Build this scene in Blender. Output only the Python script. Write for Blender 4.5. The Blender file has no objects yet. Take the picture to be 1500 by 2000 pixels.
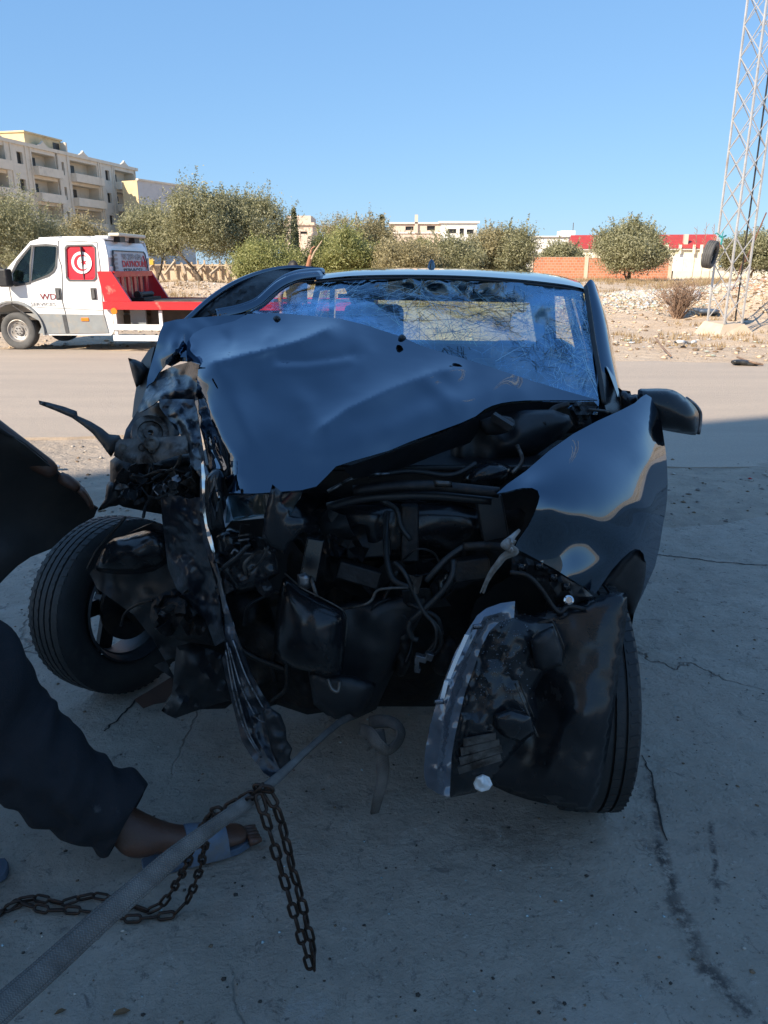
import bpy, bmesh, math, random
import numpy as np
from mathutils import Vector, Matrix, Quaternion
from mathutils.geometry import delaunay_2d_cdt
R = math.radians
random.seed(7)
rng = np.random.default_rng(11)
scene = bpy.context.scene
COL = scene.collection

# ---------------------------------------------------------------- camera
CAM = Vector((0, 0, 1.52)); TH = R(17.74)
cam_d = bpy.data.cameras.new('camera'); cam = bpy.data.objects.new('camera', cam_d); COL.objects.link(cam)
cam.location = CAM; cam.rotation_euler = (R(90) - TH, 0, 0)
cam_d.sensor_fit = 'VERTICAL'; cam_d.sensor_height = 24; cam_d.lens = 18
cam_d.clip_start = 0.05; cam_d.clip_end = 3000
scene.camera = cam
# ---------------------------------------------------------------- light
SUN_AZ = math.atan2(-0.70, -0.71); SUN_EL = R(33)
world = bpy.data.worlds.new('World'); scene.world = world; world.use_nodes = True
wn = world.node_tree; bg = wn.nodes['Background']
sky = wn.nodes.new('ShaderNodeTexSky'); sky.sky_type = 'NISHITA'; sky.sun_disc = False
sky.sun_elevation = SUN_EL; sky.sun_rotation = SUN_AZ % (2 * math.pi)
sky.air_density = 1.0; sky.dust_density = 0.15; sky.ozone_density = 2.2; sky.altitude = 50
gm = wn.nodes.new('ShaderNodeGamma'); gm.inputs[1].default_value = .6; wn.links.new(sky.outputs[0], gm.inputs[0])
t0 = wn.nodes.new('ShaderNodeMix'); t0.data_type = 'RGBA'; t0.blend_type = 'MULTIPLY'; t0.inputs[0].default_value = 1; t0.clamp_result = False
wn.links.new(gm.outputs[0], t0.inputs[6]); t0.inputs[7].default_value = (.38, .48, .52, 1)
tn = wn.nodes.new('ShaderNodeMix'); tn.data_type = 'RGBA'; tn.blend_type = 'ADD'; tn.inputs[0].default_value = 1; tn.clamp_result = False
wn.links.new(t0.outputs[2], tn.inputs[6]); tn.inputs[7].default_value = (.12, .42, 1.10, 1)
wn.links.new(tn.outputs[2], bg.inputs[0]); bg.inputs[1].default_value = 0.15
sd = bpy.data.lights.new('sun', 'SUN'); so = bpy.data.objects.new('sun', sd); COL.objects.link(so)
sd.energy = 3.5; sd.angle = R(0.55); sd.color = (1.0, 0.87, 0.70)
sdir = Vector((math.sin(SUN_AZ) * math.cos(SUN_EL), math.cos(SUN_AZ) * math.cos(SUN_EL), math.sin(SUN_EL)))
so.rotation_euler = sdir.to_track_quat('Z', 'Y').to_euler(); so.location = (0, -5, 30)
scene.view_settings.view_transform = 'Standard'; scene.view_settings.look = 'None'
scene.view_settings.exposure = 1.28; scene.view_settings.gamma = 1; scene.view_settings.use_curve_mapping = False
scene.cycles.max_bounces = 8; scene.cycles.transparent_max_bounces = 24; scene.cycles.glossy_bounces = 4
scene.cycles.caustics_reflective = False; scene.cycles.caustics_refractive = False

# ---------------------------------------------------------------- helpers
CT, ST = math.cos(TH), math.sin(TH)
def P(x, y, Y):                      # photo direction (x, y) at the distance Y in front of the photographer
    a = (x - 750) / 1500; b = (1000 - y) / 1500
    dy = CT + b * ST; dz = -ST + b * CT
    t = Y / dy
    return Vector((a * t, Y, CAM.z + dz * t))
def G(x, y, z=0.0):                  # where that direction meets the height z
    a = (x - 750) / 1500; b = (1000 - y) / 1500
    dy = CT + b * ST; dz = -ST + b * CT
    t = (z - CAM.z) / dz
    return Vector((a * t, dy * t, z))
def PP(pts): return [P(*p) for p in pts]

W = {}
def tag(o, label=None, cat=None, group=None, kind=None):
    if label: o['label'] = label
    if cat: o['category'] = cat
    if group: o['group'] = group
    if kind: o['kind'] = kind
    return o
def thing(name, label, cat, loc=(0, 0, 0), rz=0.0, group=None):
    o = bpy.data.objects.new(name, None); COL.objects.link(o)
    o.location = loc; o.rotation_euler = (0, 0, rz); o.empty_display_size = .2
    W[o.name] = Matrix.Translation(Vector(loc)) @ Matrix.Rotation(rz, 4, 'Z')
    return tag(o, label, cat, group)
def link(name, me, m, parent=None, local=False, smooth=False):
    if m is not None and len(me.materials) == 0:
        for mm in (m if isinstance(m, (list, tuple)) else [m]): me.materials.append(mm)
    if smooth: me.shade_smooth()
    o = bpy.data.objects.new(name, me); COL.objects.link(o)
    if parent is not None:
        o.parent = parent
        W[o.name] = W[parent.name]
        if not local: me.transform(W[parent.name].inverted())
    else: W[o.name] = Matrix.Identity(4)
    return o
def copy_tree(o, parent=None):
    c = o.copy(); COL.objects.link(c)
    W[c.name] = W.get(o.name, Matrix.Identity(4))
    if parent is not None: c.parent = parent
    for ch in list(o.children): copy_tree(ch, c)
    return c
def relabel(c, label): c['label'] = label; return c

class MB:
    def __init__(s): s.v = []; s.f = []; s.mi = []; s.cur = 0
    def add(s, vs, fs):
        n = len(s.v); s.v.extend([tuple(v) for v in vs])
        for f in fs: s.f.append(tuple(i + n for i in f)); s.mi.append(s.cur)
    def box(s, c, sz, M=None):
        hx, hy, hz = sz[0] / 2, sz[1] / 2, sz[2] / 2
        vs = [Vector((x * hx, y * hy, z * hz)) for x in (-1, 1) for y in (-1, 1) for z in (-1, 1)]
        if M is not None: vs = [M @ v for v in vs]
        c = Vector(c); s.add([v + c for v in vs], [(0, 1, 3, 2), (4, 6, 7, 5), (0, 4, 5, 1), (2, 3, 7, 6), (0, 2, 6, 4), (1, 5, 7, 3)])
        return s
    def boxb(s, lo, hi):
        return s.box([(a + b) / 2 for a, b in zip(lo, hi)], [abs(b - a) for a, b in zip(lo, hi)])
    def bar(s, a, b, w, h=None, up=(0, 0, 1)):
        a = Vector(a); b = Vector(b); h = h or w
        d = (b - a); L = d.length; d.normalize(); up = Vector(up)
        if abs(d.dot(up)) > .98: up = Vector((1, 0, 0))
        x = d.cross(up).normalized(); z = x.cross(d)
        vs = [p + x * (i * w / 2) + z * (j * h / 2) for p in (a, b) for i in (-1, 1) for j in (-1, 1)]
        s.add(vs, [(0, 1, 3, 2), (4, 6, 7, 5), (0, 4, 5, 1), (2, 3, 7, 6), (0, 2, 6, 4), (1, 5, 7, 3)]); return s
    def tube(s, pts, r, n=8, cap=True, flat=1.0, up=(0, 0, 1)):
        pts = [Vector(p) for p in pts]; rs = r if isinstance(r, (list, tuple)) else [r] * len(pts)
        base = len(s.v); prev = None
        for i, p in enumerate(pts):
            t = (pts[min(i + 1, len(pts) - 1)] - pts[max(i - 1, 0)])
            if t.length < 1e-9: t = Vector((0, 0, 1))
            t.normalize()
            if prev is None:
                u = Vector(up)
                if abs(u.dot(t)) > .95: u = Vector((1, 0, 0))
                x = t.cross(u).normalized()
            else: x = (prev - t * prev.dot(t)).normalized()
            prev = x; y = x.cross(t)
            for k in range(n):
                a = 2 * math.pi * k / n
                s.v.append(tuple(p + x * (math.cos(a) * rs[i]) + y * (math.sin(a) * rs[i] * flat)))
        for i in range(len(pts) - 1):
            for k in range(n):
                k2 = (k + 1) % n
                s.f.append((base + i * n + k, base + (i + 1) * n + k, base + (i + 1) * n + k2, base + i * n + k2)); s.mi.append(s.cur)
        if cap:
            s.f.append(tuple(base + k for k in range(n))); s.mi.append(s.cur)
            e = base + (len(pts) - 1) * n
            s.f.append(tuple(e + k for k in reversed(range(n)))); s.mi.append(s.cur)
        return s
    def lathe(s, prof, c, axis, n=32, xdir=None, closed=True):   # prof: (radius, along axis)
        c = Vector(c); axis = Vector(axis).normalized()
        x = Vector(xdir) if xdir else (Vector((0, 0, 1)) if abs(axis.z) < .9 else Vector((1, 0, 0)))
        x = (x - axis * x.dot(axis)).normalized(); y = axis.cross(x)
        base = len(s.v); m = len(prof)
        for k in range(n):
            a = 2 * math.pi * k / n; d = x * math.cos(a) + y * math.sin(a)
            for (r, h) in prof: s.v.append(tuple(c + d * r + axis * h))
        for k in range(n):
            k2 = (k + 1) % n
            for j in range(m if closed else m - 1):
                j2 = (j + 1) % m
                s.f.append((base + k * m + j, base + k2 * m + j, base + k2 * m + j2, base + k * m + j2)); s.mi.append(s.cur)
        return s
    def prism(s, poly, off):         # poly: 3D points in a plane; off: vector
        n = len(poly); off = Vector(off); a = [Vector(p) for p in poly]
        s.add(a + [p + off for p in a], [tuple(range(n)), tuple(reversed(range(n, 2 * n)))] + [(i, (i + 1) % n + 0, (i + 1) % n + n, i + n) for i in range(n)])
        return s
    def build(s, name, m, parent=None, local=False, smooth=False, bevel=0):
        me = bpy.data.meshes.new(name); me.from_pydata(s.v, [], s.f)
        if any(s.mi): me.polygons.foreach_set('material_index', s.mi)
        bm = bmesh.new(); bm.from_mesh(me); bmesh.ops.recalc_face_normals(bm, faces=bm.faces[:]); bm.to_mesh(me); bm.free()
        me.update()
        o = link(name, me, m, parent, local)
        if smooth is True: me.shade_smooth()
        elif smooth: auto_smooth(me, smooth)
        if bevel:
            b = o.modifiers.new('bevel', 'BEVEL'); b.width = bevel; b.segments = 2; b.limit_method = 'ANGLE'; b.angle_limit = R(35)
            me.shade_smooth(); b.harden_normals = True
        return o
def auto_smooth(me, deg):
    me.shade_smooth()
    bm = bmesh.new(); bm.from_mesh(me)
    for e in bm.edges:
        if len(e.link_faces) == 2 and e.calc_face_angle(0) > R(deg): e.smooth = False
    bm.to_mesh(me); bm.free()

def curve(pts, n=6, closed=False):   # Catmull-Rom through points of any dimension
    P_ = [np.array(p, float) for p in pts]; out = []; N = len(P_)
    rngs = range(N if closed else N - 1)
    for i in rngs:
        p0 = P_[(i - 1) % N] if (closed or i > 0) else 2 * P_[0] - P_[1]
        p1 = P_[i % N]; p2 = P_[(i + 1) % N]
        p3 = P_[(i + 2) % N] if (closed or i + 2 < N) else 2 * P_[-1] - P_[-2]
        for k in range(n):
            t = k / n
            out.append(0.5 * ((2 * p1) + (-p0 + p2) * t + (2 * p0 - 5 * p1 + 4 * p2 - p3) * t * t + (-p0 + 3 * p1 - 3 * p2 + p3) * t ** 3))
    if not closed: out.append(P_[-1])
    return [tuple(p) for p in out]

def inside(px, py, poly):
    c = np.zeros(len(px), bool); n = len(poly); j = n - 1
    for i in range(n):
        xi, yi = poly[i]; xj, yj = poly[j]
        m = ((yi > py) != (yj > py)) & (px < (xj - xi) * (py - yi) / (yj - yi + 1e-12) + xi)
        c ^= m; j = i
    return c
def seg_dist(px, py, pts, closed=False):
    best = np.full(len(px), 1e9); tt = np.zeros(len(px)); n = len(pts)
    for i in range(n if closed else n - 1):
        x0, y0 = pts[i][:2]; x1, y1 = pts[(i + 1) % n][:2]
        dx, dy = x1 - x0, y1 - y0; L = dx * dx + dy * dy + 1e-9
        t = np.clip(((px - x0) * dx + (py - y0) * dy) / L, 0, 1)
        d = np.hypot(px - x0 - t * dx, py - y0 - t * dy)
        m = d < best; best[m] = d[m]
    return best
def resample(poly, step):
    out = []
    n = len(poly)
    for i in range(n):
        a = poly[i]; b = poly[(i + 1) % n]; L = math.dist(a, b); k = max(1, int(round(L / step)))
        for j in range(k): out.append((a[0] + (b[0] - a[0]) * j / k, a[1] + (b[1] - a[1]) * j / k))
    return out
def fill(outline, step, lines=()):
    o = resample(outline, step); pts = list(o); edges = [(i, (i + 1) % len(o)) for i in range(len(o))]
    for ln in lines:
        for i in range(len(ln) - 1):
            a, b = ln[i][:2], ln[i + 1][:2]; L = math.dist(a, b); k = max(1, int(L / step))
            for j in range(k):
                pts.append((a[0] + (b[0] - a[0]) * j / k, a[1] + (b[1] - a[1]) * j / k))
                if i or j: edges.append((len(pts) - 2, len(pts) - 1))
    xs = [p[0] for p in o]; ys = [p[1] for p in o]
    gx, gy = np.meshgrid(np.arange(min(xs), max(xs), step), np.arange(min(ys), max(ys), step * .87))
    gx = gx + (np.arange(gx.shape[0]) % 2)[:, None] * step * .5
    gx = gx.ravel(); gy = gy.ravel()
    m = inside(gx, gy, o); gx = gx[m]; gy = gy[m]
    d = seg_dist(gx, gy, o, True); m = d > step * .55
    for ln in lines:
        if len(gx): m &= seg_dist(gx, gy, ln) > step * .5
    gx = gx[m]; gy = gy[m]
    pts += list(zip(gx.tolist(), gy.tolist()))
    vs, es, fs, ov, oe, of = delaunay_2d_cdt([Vector(p) for p in pts], edges, [list(range(len(o)))], 1, 1e-5)
    arr = np.array([(v.x, v.y) for v in vs])
    fs = [tuple(f) for f in fs]
    cen = np.array([arr[list(f)].mean(0) for f in fs]); ok = inside(cen[:, 0], cen[:, 1], o)
    fs = [f for f, k in zip(fs, ok) if k]
    return arr, fs, o
def rbf(ctrl, q, reg=1e-5):
    c = np.array(ctrl, float); s = 300.0
    X = c[:, :2] / s; Q = q / s; n = len(c)
    def phi(d): return np.where(d > 0, d * d * np.log(d + 1e-12), 0)
    A = np.zeros((n + 3, n + 3)); D = np.linalg.norm(X[:, None] - X[None], axis=2)
    A[:n, :n] = phi(D) + np.eye(n) * reg; A[:n, n] = 1; A[:n, n + 1:] = X; A[n, :n] = 1; A[n + 1:, :n] = X.T
    b = np.zeros(n + 3); b[:n] = c[:, 2]
    w = np.linalg.lstsq(A, b, rcond=None)[0]
    D2 = np.linalg.norm(Q[:, None] - X[None], axis=2)
    return phi(D2) @ w[:n] + w[n] + Q @ w[n + 1:]
def vnoise(x, y, sc, seed=0):
    r = np.random.default_rng(seed); T = r.uniform(-1, 1, (64, 64)); x = x / sc; y = y / sc
    i = np.floor(x).astype(int); j = np.floor(y).astype(int); fx = x - i; fy = y - j
    fx = fx * fx * (3 - 2 * fx); fy = fy * fy * (3 - 2 * fy); g = lambda a, b: T[a % 64, b % 64]
    return (g(i, j) * (1 - fx) + g(i + 1, j) * fx) * (1 - fy) + (g(i, j + 1) * (1 - fx) + g(i + 1, j + 1) * fx) * fy
def to_world(arr, Y):
    a = (arr[:, 0] - 750) / 1500; b = (1000 - arr[:, 1]) / 1500
    dy = CT + b * ST; dz = -ST + b * CT; t = Y / dy
    return np.stack([a * t, Y, CAM.z + dz * t], 1)
def sheet(name, m, parent, outline, ctrl, step=12, creases=(), noise=(), thick=.002, smooth=True, sm=None, lines=(), reg=1e-5):
    """a sheet of metal, plastic or glass: its outline, the depth at some points, creases (polyline, depth, width, kind) and dents"""
    if sm: outline = curve(outline, sm, True)
    arr, fs, o = fill(outline, step, [c[0] for c in creases if c[3] == 's'] + list(lines))
    Y = rbf(ctrl, arr, reg)
    for (pl, amp, w, k) in creases:
        d = seg_dist(arr[:, 0], arr[:, 1], pl)
        de = np.minimum(np.hypot(arr[:, 0] - pl[0][0], arr[:, 1] - pl[0][1]), np.hypot(arr[:, 0] - pl[-1][0], arr[:, 1] - pl[-1][1])); tp = np.clip(de / (2.5 * w), 0, 1); tp = .15 + .85 * tp * tp * (3 - 2 * tp)
        Y = Y + amp * tp * (np.exp(-np.sqrt(d * d + (step * .75) ** 2) / w) if k == 's' else np.exp(-(d / w) ** 2))
    for (amp, sc, seed) in noise: Y = Y + amp * vnoise(arr[:, 0] + seed * 37, arr[:, 1], sc, seed)
    me = bpy.data.meshes.new(name); me.from_pydata(to_world(arr, Y).tolist(), [], fs)
    bm = bmesh.new(); bm.from_mesh(me); bmesh.ops.recalc_face_normals(bm, faces=bm.faces[:])
    c = Vector((0, 0, 0)); n = sum((f.normal * f.calc_area() * (1 if f.normal.dot(CAM - f.calc_center_median()) > 0 else -1) for f in bm.faces), Vector())
    s = sum((f.normal.dot(CAM - f.calc_center_median()) * f.calc_area() for f in bm.faces))
    if s < 0: bmesh.ops.reverse_faces(bm, faces=bm.faces[:])
    bm.to_mesh(me); bm.free()
    ob = link(name, me, m, parent, smooth=smooth)
    if smooth == 'auto' or (smooth and smooth is not True): auto_smooth(me, 40)
    if thick:
        md = ob.modifiers.new('thickness', 'SOLIDIFY'); md.thickness = thick; md.offset = -1; split(ob)
    return ob
def split(o):
    e = o.modifiers.new('rim', 'EDGE_SPLIT'); e.split_angle = R(50); e.use_edge_sharp = True
def puff(name, m, parent, outline, Y, front=.05, back=.05, step=10, sm=None, noise=(), prof=.5, ctrl=None, smooth=True, reach=None):
    """a closed, bulging solid: outline, distance, and how far it swells to front and back"""
    if sm: outline = curve(outline, sm, True)
    arr, fs, o = fill(outline, step)
    d = seg_dist(arr[:, 0], arr[:, 1], o, True); edge = d < 1e-3
    R_ = reach or max(d.max(), 1e-3); t = np.clip(d / R_, 0, 1); h = (1 - (1 - t) ** 2) ** prof
    Y0 = rbf(ctrl, arr) if ctrl else np.full(len(arr), Y)
    nz = np.zeros(len(arr))
    for (amp, sc, seed) in noise: nz = nz + amp * vnoise(arr[:, 0] + seed * 37, arr[:, 1], sc, seed)
    A = to_world(arr, Y0 - front * h + nz * np.minimum(1, t * 3)); B = to_world(arr, Y0 + back * h)
    n = len(arr); idx = np.where(edge, np.arange(n), np.arange(n) + n)
    V = np.concatenate([A, B])
    F = list(fs) + [tuple(int(idx[i]) for i in reversed(f)) for f in fs]
    F = [f for f in F if len(set(f)) == len(f)]
    me = bpy.data.meshes.new(name); me.from_pydata(V.tolist(), [], F)
    bm = bmesh.new(); bm.from_mesh(me)
    bmesh.ops.delete(bm, geom=[v for v in bm.verts if not v.link_faces], context='VERTS')
    bmesh.ops.recalc_face_normals(bm, faces=bm.faces[:]); bm.to_mesh(me); bm.free()
    ob = link(name, me, m, parent)
    if smooth is True: me.shade_smooth()
    elif smooth: auto_smooth(me, smooth)
    return ob
def pipe(name, m, parent, pts, r, n=8, sub=5, flat=1.0, up=(0, 0, 1)):
    q = curve([tuple(p) for p in PP(pts)], sub)
    rr = r
    if isinstance(r, (list, tuple)): rr = [float(np.interp(i / (len(q) - 1), np.linspace(0, 1, len(r)), r)) for i in range(len(q))]
    mb = MB(); mb.tube(q, rr, n, True, flat, up)
    return mb.build(name, m, parent, smooth=True)

# ---------------------------------------------------------------- materials
def nodes(name):
    m = bpy.data.materials.new(name); m.use_nodes = True; nt = m.node_tree
    return m, nt, nt.nodes['Principled BSDF']
def coord(nt, kind='Object'):
    t = nt.nodes.new('ShaderNodeTexCoord'); return t.outputs[kind]
def noise_n(nt, vec, scale, detail=4, rough=.55, dist=0):
    n = nt.nodes.new('ShaderNodeTexNoise'); n.inputs['Scale'].default_value = scale; n.inputs['Detail'].default_value = detail
    n.inputs['Roughness'].default_value = rough; n.inputs['Distortion'].default_value = dist
    if vec is not None: nt.links.new(vec, n.inputs['Vector'])
    return n.outputs['Fac']
def ramp(nt, fac, stops):
    r = nt.nodes.new('ShaderNodeValToRGB'); e = r.color_ramp.elements
    while len(e) < len(stops): e.new(.5)
    for el, (p, c) in zip(e, stops): el.position = p; el.color = (c, c, c, 1) if not isinstance(c, tuple) else (*c, 1)
    nt.links.new(fac, r.inputs[0]); return r.outputs[0]
def mixc(nt, fac, a, b, mode='MIX'):
    n = nt.nodes.new('ShaderNodeMix'); n.data_type = 'RGBA'; n.blend_type = mode
    for s, v in ((0, fac), (6, a), (7, b)):
        if isinstance(v, (int, float)): n.inputs[s].default_value = v
        elif isinstance(v, tuple): n.inputs[s].default_value = (*v, 1)
        else: nt.links.new(v, n.inputs[s])
    return n.outputs[2]
def math_n(nt, op, a, b=None):
    n = nt.nodes.new('ShaderNodeMath'); n.operation = op
    for i, v in enumerate((a, b)):
        if v is None: continue
        if isinstance(v, (int, float)): n.inputs[i].default_value = v
        else: nt.links.new(v, n.inputs[i])
    return n.outputs[0]
def bump(nt, h, strength, dist, bsdf, prev=None):
    b = nt.nodes.new('ShaderNodeBump'); b.inputs['Strength'].default_value = strength; b.inputs['Distance'].default_value = dist
    nt.links.new(h, b.inputs['Height'])
    if prev is not None: nt.links.new(prev, b.inputs['Normal'])
    if bsdf is not None: nt.links.new(b.outputs[0], bsdf.inputs['Normal'])
    return b.outputs[0]
def mk(name, c1, c2=None, scale=6, rough=.7, metal=0, bmp=0, bscale=60, lo=.35, hi=.65, coat=0, spec=.5, dirt=None, dscale=3, dlo=.5, dhi=.7, rvar=0, bdist=.005):
    m, nt, b = nodes(name); vec = coord(nt)
    b.inputs['Roughness'].default_value = rough; b.inputs['Metallic'].default_value = metal
    b.inputs['Coat Weight'].default_value = coat; b.inputs['Coat Roughness'].default_value = .03
    b.inputs['Specular IOR Level'].default_value = spec
    if c2 is None: c2 = tuple(v * .8 for v in c1)
    f = ramp(nt, noise_n(nt, vec, scale, 6), [(lo, 0.0), (hi, 1.0)])
    c = mixc(nt, f, c1, c2)
    if dirt is not None:
        f2 = ramp(nt, noise_n(nt, vec, dscale, 8, .65, .4), [(dlo, 0.0), (dhi, 1.0)])
        c = mixc(nt, f2, c, dirt)
        if rough < .5: nt.links.new(mixc(nt, f2, (rough,) * 3, (.75,) * 3), b.inputs['Roughness'])
    elif rvar:
        f2 = noise_n(nt, vec, dscale, 5)
        nt.links.new(mixc(nt, f2, (rough,) * 3, (rough + rvar,) * 3), b.inputs['Roughness'])
    nt.links.new(c, b.inputs['Base Color'])
    if bmp: bump(nt, noise_n(nt, vec, bscale, 5), bmp, bdist, b)
    return m
M = {}
def car_paint():
    m, nt, b = nodes('black car paint'); vec = coord(nt)
    b.inputs['Metallic'].default_value = 1; b.inputs['Roughness'].default_value = .035; b.inputs['Specular Tint'].default_value = (.75, .8, .88, 1)
    d = ramp(nt, noise_n(nt, vec, 90, 8, .7), [(.60, 0.0), (.74, 1.0)])
    d2 = ramp(nt, noise_n(nt, vec, 4, 4, .6), [(.45, 0.0), (.75, .6)])
    f = math_n(nt, 'MULTIPLY', d, d2)
    film = ramp(nt, noise_n(nt, vec, 2.2, 6, .65), [(.4, 0.0), (.8, .03)])
    nt.links.new(mixc(nt, f, (.105, .135, .17), (.22, .21, .20)), b.inputs['Base Color'])
    nt.links.new(math_n(nt, 'ADD', math_n(nt, 'ADD', math_n(nt, 'MULTIPLY', f, .4), film), .012), b.inputs['Roughness'])
    n1 = bump(nt, noise_n(nt, vec, 6, 2), .05, .02, None)
    bump(nt, noise_n(nt, vec, 300, 2), .02, .0003, b, n1)
    return m
M['paint'] = car_paint()
M['scraped'] = mk('scraped paint', (.012, .015, .022), (.07, .085, .11), 13, .3, .4, .25, 60, .52, .7, coat=.4, dirt=(.10, .095, .09), dscale=9, dlo=.55, dhi=.68)
M['blackplastic'] = mk('black plastic', (.012, .013, .015), (.02, .02, .022), 30, .45, 0, .15, 220, dirt=(.04, .037, .034), dscale=7, dlo=.58, dhi=.8)
M['gloss'] = mk('glossy black plastic', (.010, .011, .013), (.016, .016, .018), 20, .22, 0, .06, 14, dirt=(.05, .047, .045), dscale=11, dlo=.6, dhi=.78)
M['rubber'] = mk('tyre rubber', (.016, .016, .017), (.028, .027, .026), 14, .62, 0, .2, 160, dirt=(.06, .054, .048), dscale=9, dlo=.55, dhi=.85)
M['hose'] = mk('rubber hose', (.012, .012, .013), (.025, .024, .023), 40, .5)
M['steel'] = mk('dirty steel', (.17, .155, .14), (.09, .078, .07), 22, .45, .6, .3, 60, dirt=(.03, .022, .017), dscale=14, dlo=.45, dhi=.6)
M['darksteel'] = mk('dark grimy metal', (.035, .033, .033), (.018, .017, .018), 25, .5, .6, .5, 70, dirt=(.05, .035, .025), dscale=12, dlo=.52, dhi=.66)
M['alu'] = mk('scraped aluminium', (.30, .30, .31), (.16, .16, .17), 40, .38, .9, .3, 90, dirt=(.05, .045, .04), dscale=18, dlo=.5, dhi=.6)
M['rimmetal'] = mk('wheel rim back', (.06, .06, .065), (.03, .03, .03), 12, .5, .7, .1, 60)
M['chrome'] = mk('chrome', (.62, .63, .65), (.5, .5, .52), 8, .09, 1, .03, 40)
M['silver'] = mk('silvered lamp plastic', (.55, .55, .56), (.42, .42, .43), 14, .28, .5)
M['dust'] = mk('dusty interior cloth', (.06, .058, .055), (.09, .085, .08), 12, .9)
M['rag'] = mk('dirty rag', (.33, .31, .29), (.16, .14, .12), 30, .95, 0, .6, 90)
M['strap'] = None
# ================================================================ THE GROUND
SCARS = [((1268, 1500), (1300, 1700), .020, (.10, .09, .085), .8), ((1285, 1640), (1330, 1790), .028, (.055, .048, .045), 1), ((1310, 1740), (1400, 1930), .035, (.12, .10, .085), .9), ((1318, 1560), (1350, 1780), .05, (.50, .43, .36), .6), ((1370, 1880), (1480, 1990), .04, (.08, .07, .065), .9), ((1390, 1600), (1400, 1770), .012, (.06, .05, .05), .9), ((900, 1600), (1080, 1680), .10, (.20, .16, .12), .5), ((1040, 1660), (1110, 1700), .06, (.44, .39, .33), .5), ((560, 1960), (640, 1985), .05, (.55, .53, .5), .7)]
def concrete_mat():
    m, nt, b = nodes('forecourt concrete'); vec = coord(nt)
    base = mixc(nt, ramp(nt, noise_n(nt, vec, .9, 8, .6), [(.3, 0.0), (.7, 1.0)]), (.50, .435, .355), (.60, .525, .44))
    c = mixc(nt, ramp(nt, noise_n(nt, vec, 7, 8, .7), [(.35, 0.0), (.65, 1.0)]), base, (.42, .365, .30))
    c = mixc(nt, ramp(nt, noise_n(nt, vec, 2.6, 6, .65, .8), [(.56, 0.0), (.72, .5)]), c, (.58, .54, .485))
    c = mixc(nt, ramp(nt, noise_n(nt, vec, 1.7, 7, .7, 1.4), [(.60, 0.0), (.72, .7)]), c, (.22, .195, .17))
    sp = ramp(nt, noise_n(nt, vec, 55, 6, .75), [(.61, 0.0), (.68, 1.0)])
    c = mixc(nt, math_n(nt, 'MULTIPLY', sp, .85), c, (.11, .10, .09))
    sp2 = ramp(nt, noise_n(nt, vec, 38, 5, .8), [(.32, 1.0), (.39, 0.0)])
    c = mixc(nt, math_n(nt, 'MULTIPLY', sp2, .8), c, (.72, .68, .62))
    c = mixc(nt, ramp(nt, noise_n(nt, vec, 1.3, 5, .6, .6), [(.52, 0.0), (.68, .7)]), c, (.50, .41, .335))
    sp3 = ramp(nt, noise_n(nt, vec, 16, 7, .8, .6), [(.57, 0.0), (.64, .75)])
    c = mixc(nt, sp3, c, (.17, .155, .14))
    # hairline cracks
    v = nt.nodes.new('ShaderNodeTexVoronoi'); v.feature = 'DISTANCE_TO_EDGE'; v.inputs['Scale'].default_value = .55
    mp = nt.nodes.new('ShaderNodeVectorMath'); mp.operation = 'ADD'; nt.links.new(vec, mp.inputs[0])
    nn = nt.nodes.new('ShaderNodeTexNoise'); nn.inputs['Scale'].default_value = 2.3; nn.inputs['Detail'].default_value = 8; nt.links.new(vec, nn.inputs['Vector'])
    sc = nt.nodes.new('ShaderNodeVectorMath'); sc.operation = 'SCALE'; sc.inputs['Scale'].default_value = .55
    nt.links.new(nn.outputs['Color'], sc.inputs[0]); nt.links.new(sc.outputs[0], mp.inputs[1]); nt.links.new(mp.outputs[0], v.inputs['Vector'])
    ck = ramp(nt, v.outputs['Distance'], [(.0, 1.0), (.0035, 0.0)])
    ck = math_n(nt, 'MULTIPLY', ck, ramp(nt, noise_n(nt, vec, 1.1, 3), [(.45, 0.0), (.6, 1.0)]))
    c = mixc(nt, math_n(nt, 'MULTIPLY', ck, .6), c, (.10, .09, .08))
    # oily drag marks left of the right edge, and older stains
    for (ax, ay), (bx, by), w, col, st in SCARS:
        A_ = G(ax, ay); B_ = G(bx, by); d = (B_ - A_); L = d.length; d.normalize()
        sb = nt.nodes.new('ShaderNodeVectorMath'); sb.operation = 'SUBTRACT'; nt.links.new(vec, sb.inputs[0]); sb.inputs[1].default_value = A_
        dp = nt.nodes.new('ShaderNodeVectorMath'); dp.operation = 'DOT_PRODUCT'; nt.links.new(sb.outputs[0], dp.inputs[0]); dp.inputs[1].default_value = (d.x, d.y, 0)
        dn = nt.nodes.new('ShaderNodeVectorMath'); dn.operation = 'DOT_PRODUCT'; nt.links.new(sb.outputs[0], dn.inputs[0]); dn.inputs[1].default_value = (-d.y, d.x, 0)
        wob = math_n(nt, 'MULTIPLY', math_n(nt, 'SUBTRACT', noise_n(nt, vec, 3.5, 4), .5), w * 2.2)
        ds = math_n(nt, 'ABSOLUTE', math_n(nt, 'ADD', dn.outputs['Value'], wob))
        across = ramp(nt, math_n(nt, 'DIVIDE', ds, w), [(.2, 1.0), (1.0, 0.0)])
        al = math_n(nt, 'DIVIDE', dp.outputs['Value'], L); along = ramp(nt, al, [(-.0, 0.0), (.08, 1.0), (.92, 1.0), (1.0, 0.0)])
        mk_ = math_n(nt, 'MULTIPLY', math_n(nt, 'MULTIPLY', across, along), ramp(nt, noise_n(nt, vec, 30, 7, .75), [(.42, 0.0), (.56, st)]))
        c = mixc(nt, mk_, c, col)
    nt.links.new(c, b.inputs['Base Color'])
    rr = noise_n(nt, vec, 5, 6, .7)
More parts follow.
